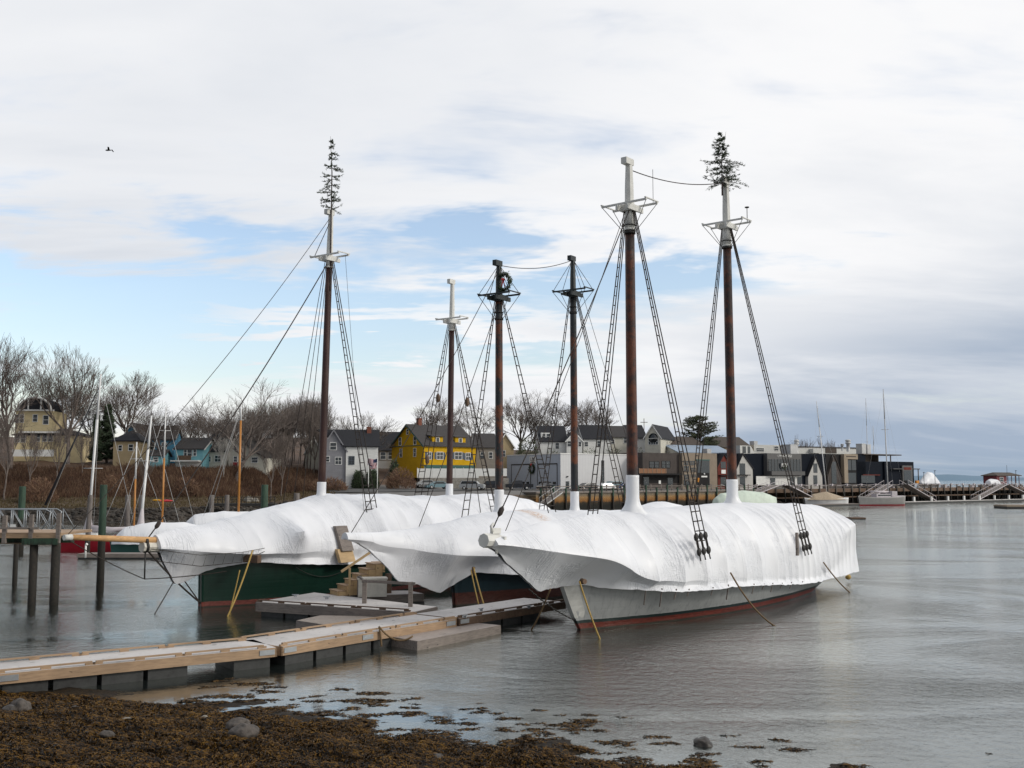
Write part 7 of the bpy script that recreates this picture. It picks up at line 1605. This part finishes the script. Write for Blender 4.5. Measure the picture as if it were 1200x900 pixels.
e, L = strip_float(1045, 1320, -5.5, -3, .6, 'long low float lying along the far pier under the gangways', 'deck_pale')
for k in range(9): mb = MB(); x_ = 4+k*8.0; mb.box((x_-.22, 1.1, .6), (x_+.22, 1.5, 1.75)); mb.build('service_post', M['white'], e) if x_ < L else None
strip_float(945, 1010, -6, -3, .5, 'low float behind the tan covered sailboat')
def zfloat(name, label, x0, x1, y, dy, z, th, mat, cat='float'):
    a_ = onz(x0, y, z); b_ = onz(x1, y, z); mb = MB(); e = thing(name, label, cat, (a_.x, a_.y, 0)); mb.box((0, 0, z-th), (b_.x-a_.x, dy, z)); mb.build('deck', M[mat], e); mb = MB(); mb.box((.06, .06, -.3), (b_.x-a_.x-.06, dy-.06, z-th-.001)); mb.build('float_body', M['float'], e)
zfloat('float', 'isolated square float at the right picture edge', 1180, 1216, 592, 6, .75, .35, 'tan_frame'); zfloat('float', 'low weathered raft just off the wrapped stern of the white schooner', 998, 1015, 606.5, 3, .3, .2, 'brown_wood')
zfloat('float', 'float with blue bins at the foot of the pale gangway', 612, 643, 593, 3, .55, .3, 'roof_blue_metal')
mb = MB(); p = onz(618, 592, .55); mb.lathe((0, 0, 0), [(.5, 0), (.55, .9), (.6, .95)], 12); tag(mb.build('bin', M['roof_blue_metal'], loc=(p.x, p.y+1, .55)), 'blue bin on the float by the pale gangway', 'bin')

# ------------------------------------------------------------------ other boats
def mast_rig(e, x, z0, z1, r_, mat, mat_top=None, ztop_frac=.72, lean=0, spreader=.55, cover=None, boom=None, stays=(), sp_w=.9):
    def P(z): return Vector((x+lean*(z-z0), 0, z))
    zs = z0+(z1-z0)*ztop_frac; mb = MB(); mb.tube([P(z0), P(zs)], [r_, r_*.92], 10, 0); mb.tube([P(zs), P(z1)], [r_*.90, r_*.6], 10, 1 if mat_top else 0); ms = mb.build('mast', [M[mat], M[mat_top or mat]], e)
    zp = z0+(z1-z0)*spreader; mb = MB(); q = P(zp); mb.tube([(q.x-.0, -sp_w, q.z+.08), (q.x, 0, q.z), (q.x, sp_w, q.z+.08)], .03, 5); mb.tube([(q.x-sp_w*.9, -.05, q.z+.06), (q.x+sp_w*.9, .05, q.z+.06)], .03, 5); mb.build('spreader', M['vent'], ms)
    if cover:
        mb = MB(); mb.tube([P(z0+.2), P(z0+.6), P(z0+1.6), P(z0+2.6)], [.30, .42, .24, .10], 10)
        if boom: mb.tube([P(z0+.9)+Vector((.1, 0, 0)), P(z0+.8)+Vector((boom*.5, 0, -.05)), P(z0+.9)+Vector((boom, 0, 0))], [.30, .22, .12], 8)
        mb.build('sail_cover', M['sail_cover'], ms)
    for (dx, dy, zb_) in stays: mb = MB(); a_ = P(z0+(z1-z0)*.97); mb.tube([a_, Vector((x+dx, dy, zb_))], .016, 4); mb.build('stay', M['vent'], e)
    return ms
def small_hull(e, L, W_, fb, mat, sheer=.25, boot=None, x0=0, deckmat='white'):
    mb = MB(); nS, nZ = 24, 6; vs = []
    for i in range(nS):
        q = i/(nS-1); wd = W_/2*max(.03, math.sin(min(1, .06+q*1.05)*math.pi*.62)**.8) if q < .97 else W_/2*.80; top = fb+sheer*(2*q-1)**2
        for s_ in (-1, 1):
            for j in range(nZ): z_ = (-.4, .26, .26+(top-.26)*.33, .26+(top-.26)*.6, .26+(top-.26)*.82, top)[j]; g = (j/(nZ-1))**.4; vs.append((x0+q*L-(1-q)*.25*j/(nZ-1)*fb, s_*wd*(.55+.45*g), z_))
    m = 2*nZ; fs = []; mi = []
    for i in range(nS-1):
        for j in range(nZ-1): fs.append((i*m+j, i*m+m+j, i*m+m+j+1, i*m+j+1)); fs.append((i*m+nZ+j, i*m+nZ+j+1, i*m+m+nZ+j+1, i*m+m+nZ+j)); mi += [1 if (boot and j < 1) else 0]*2
    mb.add(vs, fs, 0, True); mb.m = mi
    for i in range(nS-1): mb.f.append([i*m+nZ-1, i*m+m+nZ-1, i*m+m+2*nZ-1, i*m+2*nZ-1]); mb.m.append(2); mb.sm.append(False)
    for i in (nS-1,):
        for j in range(nZ-1): mb.f.append([i*m+j, i*m+nZ+j, i*m+nZ+j+1, i*m+j+1]); mb.m.append(0); mb.sm.append(False)
    return mb.build('hull', [M[mat], M[boot or mat], M[deckmat]], e)
def tent(e, prof, W_, mat, name='winter_cover', z_hem=.6, pw=1.7, x0=0):
    """prof: (x, ridge z, width factor)"""
    mb = MB(); n = 13; vs = []
    xs_ = np.linspace(prof[0][0], prof[-1][0], 40)
    for x in xs_:
        rz_ = np.interp(x, [p[0] for p in prof], [p[1] for p in prof]); wf = np.interp(x, [p[0] for p in prof], [p[2] for p in prof])*W_/2
        for j in range(n): ph = (j/(n-1)-.5)*math.pi; yy = math.sin(ph); yy = math.copysign(abs(yy)**(2/pw), yy)*wf; zz = z_hem+(rz_-z_hem)*abs(math.cos(ph))**(2/pw); vs.append((x+x0, yy, zz+.05*noise.noise(Vector((x*1.5, yy*2, zz)))))
    fs = [(i*n+j, (i+1)*n+j, (i+1)*n+j+1, i*n+j+1) for i in range(39) for j in range(n-1)]; fs += [tuple(range(n)), tuple(range(39*n, 40*n))[::-1]]; mb.add(vs, fs, 0, False); mb.sm = [True]*len(mb.f); return mb.build(name, M[mat], e)
def Bt(label, x0, ywl, rz=0, name='sailboat', cat='sailboat', group=None): p = onz(x0, ywl, 0); e = thing(name, label, cat, (p.x, p.y, 0), rz, group); return e, p
def lx(p, x, y, rz=0):  # picture point -> local x,z on the boat's centre plane
    u = Vector((math.cos(rz), math.sin(rz), 0)); n_ = Vector((-u.y, u.x, 0)); r = ray(x, y); c = Vector((0, 0, CAM_Z)); k = ((p-c).dot(n_))/r.dot(n_); P_ = c+r*k-p; return P_.dot(u), P_.z
# left group
rz_ = R(8); e, p = Bt('small red hulled sailboat with tall white mast behind the pier at left', 62, 646, rz_); small_hull(e, lx(p, 133, 640, rz_)[0], 2.2, 1.05, 'hull_red', .25, None)
mx_, mz = lx(p, 103, 615, rz_); _, z1 = lx(p, 109, 438, rz_); mast_rig(e, mx_, 1.0, z1, .115, 'hull_wht', spreader=.42, lean=.042, cover=True, boom=3.8, stays=((-4.2, 0, 1.2), (.2, -1, 1.1), (.2, 1, 1.1), (4, 0, 1.3)), sp_w=.85)
ax_, az = lx(p, 53, 592, rz_); mb = MB(); a0 = Vector((mx_+.55, 0, z1-1)); mb.tube([a0, Vector((ax_, 0, az))], [.04, .11], 6); mb.build('furled_sail', M['sign_black'], e)
mb = MB(); mb.box((1.4, -.6, 1.15), (3.6, .6, 1.5)); mb.build('cabin', M['white'], e)
rz_ = R(12); e, p = Bt('white tarped boat with two varnished orange masts beyond the jib boom', 131, 648, rz_); Lb = lx(p, 236, 640, rz_)[0]; small_hull(e, Lb, 3.0, .95, 'trim_green', .25, None)
tent(e, [(0, lx(p, 133, 632, rz_)[1], .3), (lx(p, 146, 618, rz_)[0], lx(p, 146, 618, rz_)[1], .8), (lx(p, 175, 612, rz_)[0], lx(p, 175, 612, rz_)[1], 1), (lx(p, 215, 612, rz_)[0], lx(p, 215, 612, rz_)[1], 1), (Lb, lx(p, 238, 616, rz_)[1], .8)], 3.1, 'tarp', z_hem=.75)
for (xm, yb, yt) in ((157, 613, 518), (190, 612, 477)): a0, z0_ = lx(p, xm, yb, rz_); z1 = lx(p, xm, yt, rz_)[1]; mast_rig(e, a0, z0_-.6, z1, .085, 'orange_spar', 'hull_wht', .58, spreader=.80, stays=((-2.6, -.5, 1.6), (2.8, .4, 1.6)), sp_w=.5)
rz_ = R(14); e, p = Bt('small white sailboat with slanting white mast and rolled sail, behind the tarped boat', 139, 644, rz_); small_hull(e, 6.5, 2.2, .9, 'hull_wht'); a0, z0_ = lx(p, 164, 614, rz_); z1 = lx(p, 172, 487, rz_)[1]; mast_rig(e, a0, 1.0, z1, .12, 'hull_wht', spreader=.62, lean=.062, cover=True, boom=2.8, stays=((-1.8, -.6, 1), (3.6, .3, 1)), sp_w=.7)
rz_ = R(15); e, p = Bt('far white tarped boat with a tall orange mast tipped white', 218, 632, rz_); Lb = lx(p, 310, 620, rz_)[0]; small_hull(e, Lb, 3.2, 1.0, 'trim_green'); tent(e, [(0, 1.8, .4), (lx(p, 228, 603, rz_)[0], lx(p, 228, 603, rz_)[1], .9), (lx(p, 262, 599, rz_)[0], lx(p, 262, 599, rz_)[1], 1), (Lb, lx(p, 306, 600, rz_)[1], .9)], 3.2, 'tarp', z_hem=.8)
a0, z0_ = lx(p, 279.5, 599, rz_); z1 = lx(p, 279, 474, rz_)[1]; mast_rig(e, a0, z0_-.8, z1, .12, 'orange_spar', 'hull_wht', .86, spreader=.86, stays=((-3.4, -.6, 2.4), (-2.9, .6, 2.4)), sp_w=.35)
e = thing('float', 'low dark float between the pilings behind the jib boom', 'float', onz(90, 655, 0)); mb = MB(); mb.box((0, 0, .1), (7.5, 1.6, .38)); mb.build('deck', M['grey_wood'], e); mb = MB(); mb.box((.05, .05, -.3), (7.4, 1.5, .098)); mb.build('float_body', M['float'], e)
mb = MB(); mb.tube([(0, 0, 0), (0, 0, .9)], .07, 8); mb.tube([(0, 0, .9), (.1, 0, 1.0)], .09, 8); q = onz(96, 654, .4); tag(mb.build('dock_light', M['white'], loc=(q.x, q.y+.6, .38)), 'short white post on the dark float beside the red boat', 'post')
# right group
rz_ = R(14); e, p = Bt('sailboat under a tan canvas cover, white hull, leaning pale mast', 944, 593, rz_); Lb = lx(p, 991, 590, rz_)[0]; small_hull(e, Lb, 3.3, 1.6, 'hull_wht', .3, 'hull_red')
tent(e, [(.2, lx(p, 946, 586, rz_)[1], .5), (lx(p, 952, 580, rz_)[0], lx(p, 952, 579, rz_)[1], .8), (lx(p, 968, 577, rz_)[0], lx(p, 968, 576, rz_)[1], 1), (lx(p, 984, 581, rz_)[0], lx(p, 984, 581, rz_)[1], .9), (Lb, lx(p, 991, 584, rz_)[1], .7)], 3.8, 'tarp_tan', z_hem=1.4, pw=1.3)
a0, z0_ = lx(p, 969, 577, rz_); z1 = lx(p, 957, 470, rz_)[1]; mast_rig(e, a0, z0_-.6, z1, .12, 'hull_wht', spreader=.62, lean=(lx(p, 957, 470, rz_)[0]-a0)/(z1-z0_), stays=((-3.5, 0, 2.2), (4.5, 0, 2.2), (0, -1.6, 2.2)), sp_w=1.0)
rz_ = R(16); e, p = Bt('grey sailboat with red waterline and tall bare mast by the far gangways', 1007, 592.5, rz_); Lb = lx(p, 1057, 590, rz_)[0]; small_hull(e, Lb, 3.5, 1.9, 'hull_grey', .35, 'hull_red', deckmat='sail_cover')
mb = MB(); mb.box((Lb*.35, -1, 1.9), (Lb*.72, 1, 2.7)); mb.box((Lb*.70, -1.2, 2.0), (Lb*.82, 1.2, 3.3)); mb.build('cabin', M['sail_cover'], e); mb = MB(); mb.box((Lb*.38, -1.03, 2.2), (Lb*.68, -1.001, 2.5)); mb.build('cabin_window', M['glass'], e)
a0, z0_ = lx(p, 1041, 579, rz_); z1 = lx(p, 1035, 456, rz_)[1]; mast_rig(e, a0, 2.0, z1, .14, 'vent', spreader=.62, lean=(lx(p, 1035, 456, rz_)[0]-a0)/(z1-z0_), stays=((-6.5, 0, 2.2), (4.5, 0, 2.2), (.3, -1.7, 2.2)), sp_w=1.3)
mb = MB(); mb.tube([(a0, 0, 3.1), (a0-5, 0, 3.3)], [.28, .16], 8); mb.build('boom_cover', M['sail_cover'], e)
p = onz(838, 603, 0); rz_ = R(20); e = thing('covered_boat', 'motorboat under a smooth pale green cover behind the rightmost rusty mast', 'boat', (p.x, p.y, 0), rz_); Lb = lx(p, 910, 596, rz_)[0]; small_hull(e, Lb, 3.4, .8, 'hull_wht'); tent(e, [(0, lx(p, 838, 584, rz_)[1], .6), (lx(p, 845, 578, rz_)[0], lx(p, 845, 578, rz_)[1], .9), (lx(p, 870, 575, rz_)[0], lx(p, 870, 574.5, rz_)[1], 1), (lx(p, 895, 577, rz_)[0], lx(p, 895, 577, rz_)[1], .8), (Lb, lx(p, 910, 583, rz_)[1], .1)], 3.8, 'tarp_green', z_hem=.7, pw=1.9)
for (x, yt, yb, lb) in ((1018, 467, 531, 'slim grey mast of a yacht behind the pier, left of the tall one'), (1025.5, 499, 531, 'short thin mast behind the pier just left of the tall one')):
    p = qpt(x, 575, 24); e = thing('sailboat', lb, 'sailboat', (p.x, p.y, 0)); small_hull(e, 9, 3, 1.3, 'hull_wht', x0=-4); mast_rig(e, 0, 1.3, qpt(x, yt, 24).z, .09, 'vent', stays=((-4, 0, 1.4), (4.5, 0, 1.4)), sp_w=.8)
# on the pier: wrapped boat, red shed, lamp posts
p = qpt(1078, 568, 7); e = thing('wrapped_boat', 'motorboat shrinkwrapped in white standing on the pier deck', 'boat', (p.x, p.y, WZ-.1), QA); Lb = (qpt(1101, 568, 7)-p).dot(QD)
tent(e, [(0, .8+.6, .45), (Lb*.18, 2.6, .8), (Lb*.40, 4.2, 1), (Lb*.62, 4.0, .9), (Lb*.85, 2.3, .6), (Lb, 1.4, .15)], 3.2, 'tarp', z_hem=1.0, pw=1.7); mb = MB(); mb.box((Lb*.1, -1, .1), (Lb*.8, 1, 1.0)); mb.build('cradle', M['iron'], e)
for (x, yt) in ((1083, 553), (1096, 551), (1191, 551)):
    p = qpt(x, 568, 3); h_ = qpt(x, yt, 3).z-WZ; mb = MB(); mb.tube([(0, 0, 0), (0, 0, h_)], .07, 6); mb.box((-.2, -.1, h_), (.3, .1, h_+.12)); tag(mb.build('lamp_post', M['iron'], loc=(p.x, p.y, WZ-.18)), {1083: 'thin lamp post in front of the wrapped boat on the pier', 1096: 'thin lamp post at the right end of the wrapped boat', 1191: 'thin lamp post behind the red shed'}[x], 'lamp post')
p = qpt(1168, 568, 4); f = QB('shed', 'dark red harbour shed with low roof on the far pier', 1168, 4, zb=WZ-.18, cat='shed'); L1 = f.uv(1180, 565)[0]; L2 = f.uv(1195, 565)[0]; zt = f.uv(1175, 557)[1]; zr = f.uv(1180, 553.5)[1]
mb = MB(); mb.box((0, 0, 0), (L1, 4, zt)); mb.build('wall', M['red_shed'], f.e); hip_roof(f.e, L2, 4, zt, zr-zt, .5, 'roof_brown'); f.win(1171.5, 1175.5, 559.5, 564.5)
for k in range(4): mb = MB(); x_ = L1+1+(L2-L1-1)*k/3; mb.box((x_-.08, .1, 0), (x_+.08, .26, zt)); mb.build('porch_post', M['red_shed'], f.e)
mb = MB(); q = f.uv(1184, 553); mb.tube([(q[0], 1, zr-.5), (q[0], 1, f.uv(1184, 545)[1])], .05, 5); mb.build('aerial', M['iron'], f.e)
p = qpt(1158, 568, 4); e = thing('wrapped_boat', 'small dinghy wrapped in white beside the red shed', 'boat', (p.x, p.y, WZ-.1), QA); Lb = (qpt(1170, 568, 4)-p).dot(QD); tent(e, [(0, 1.9, .8), (Lb*.3, 2.3, 1), (Lb*.8, 2.1, 1), (Lb, 1.6, .7)], 2.2, 'tarp', z_hem=.6, pw=2.4); mb = MB(); mb.box((.3, -.7, .1), (Lb-.3, .7, .6)); mb.build('cradle', M['iron'], e)
# a bird high at left
p = at(127, 176, 70); e = thing('bird', 'small dark bird flying high at upper left', 'bird', p); mb = MB(); mb.lathe((-.22, 0, 0), [(.01, 0), (.05, .08), (.06, .2), (.04, .34), (.015, .46)], 8, axis='x'); mb.build('body', M['iron'], e)
for s_ in (-1, 1): mb = MB(); mb.add([(-.05, 0, .02), (.10, 0, .02), (.16, s_*.30, .14), (.05, s_*.32, .14), (.12, s_*.55, .04), (.20, s_*.5, .04)], [(0, 1, 2, 3), (3, 2, 5, 4)]); mb.build('wing', M['iron'], e)
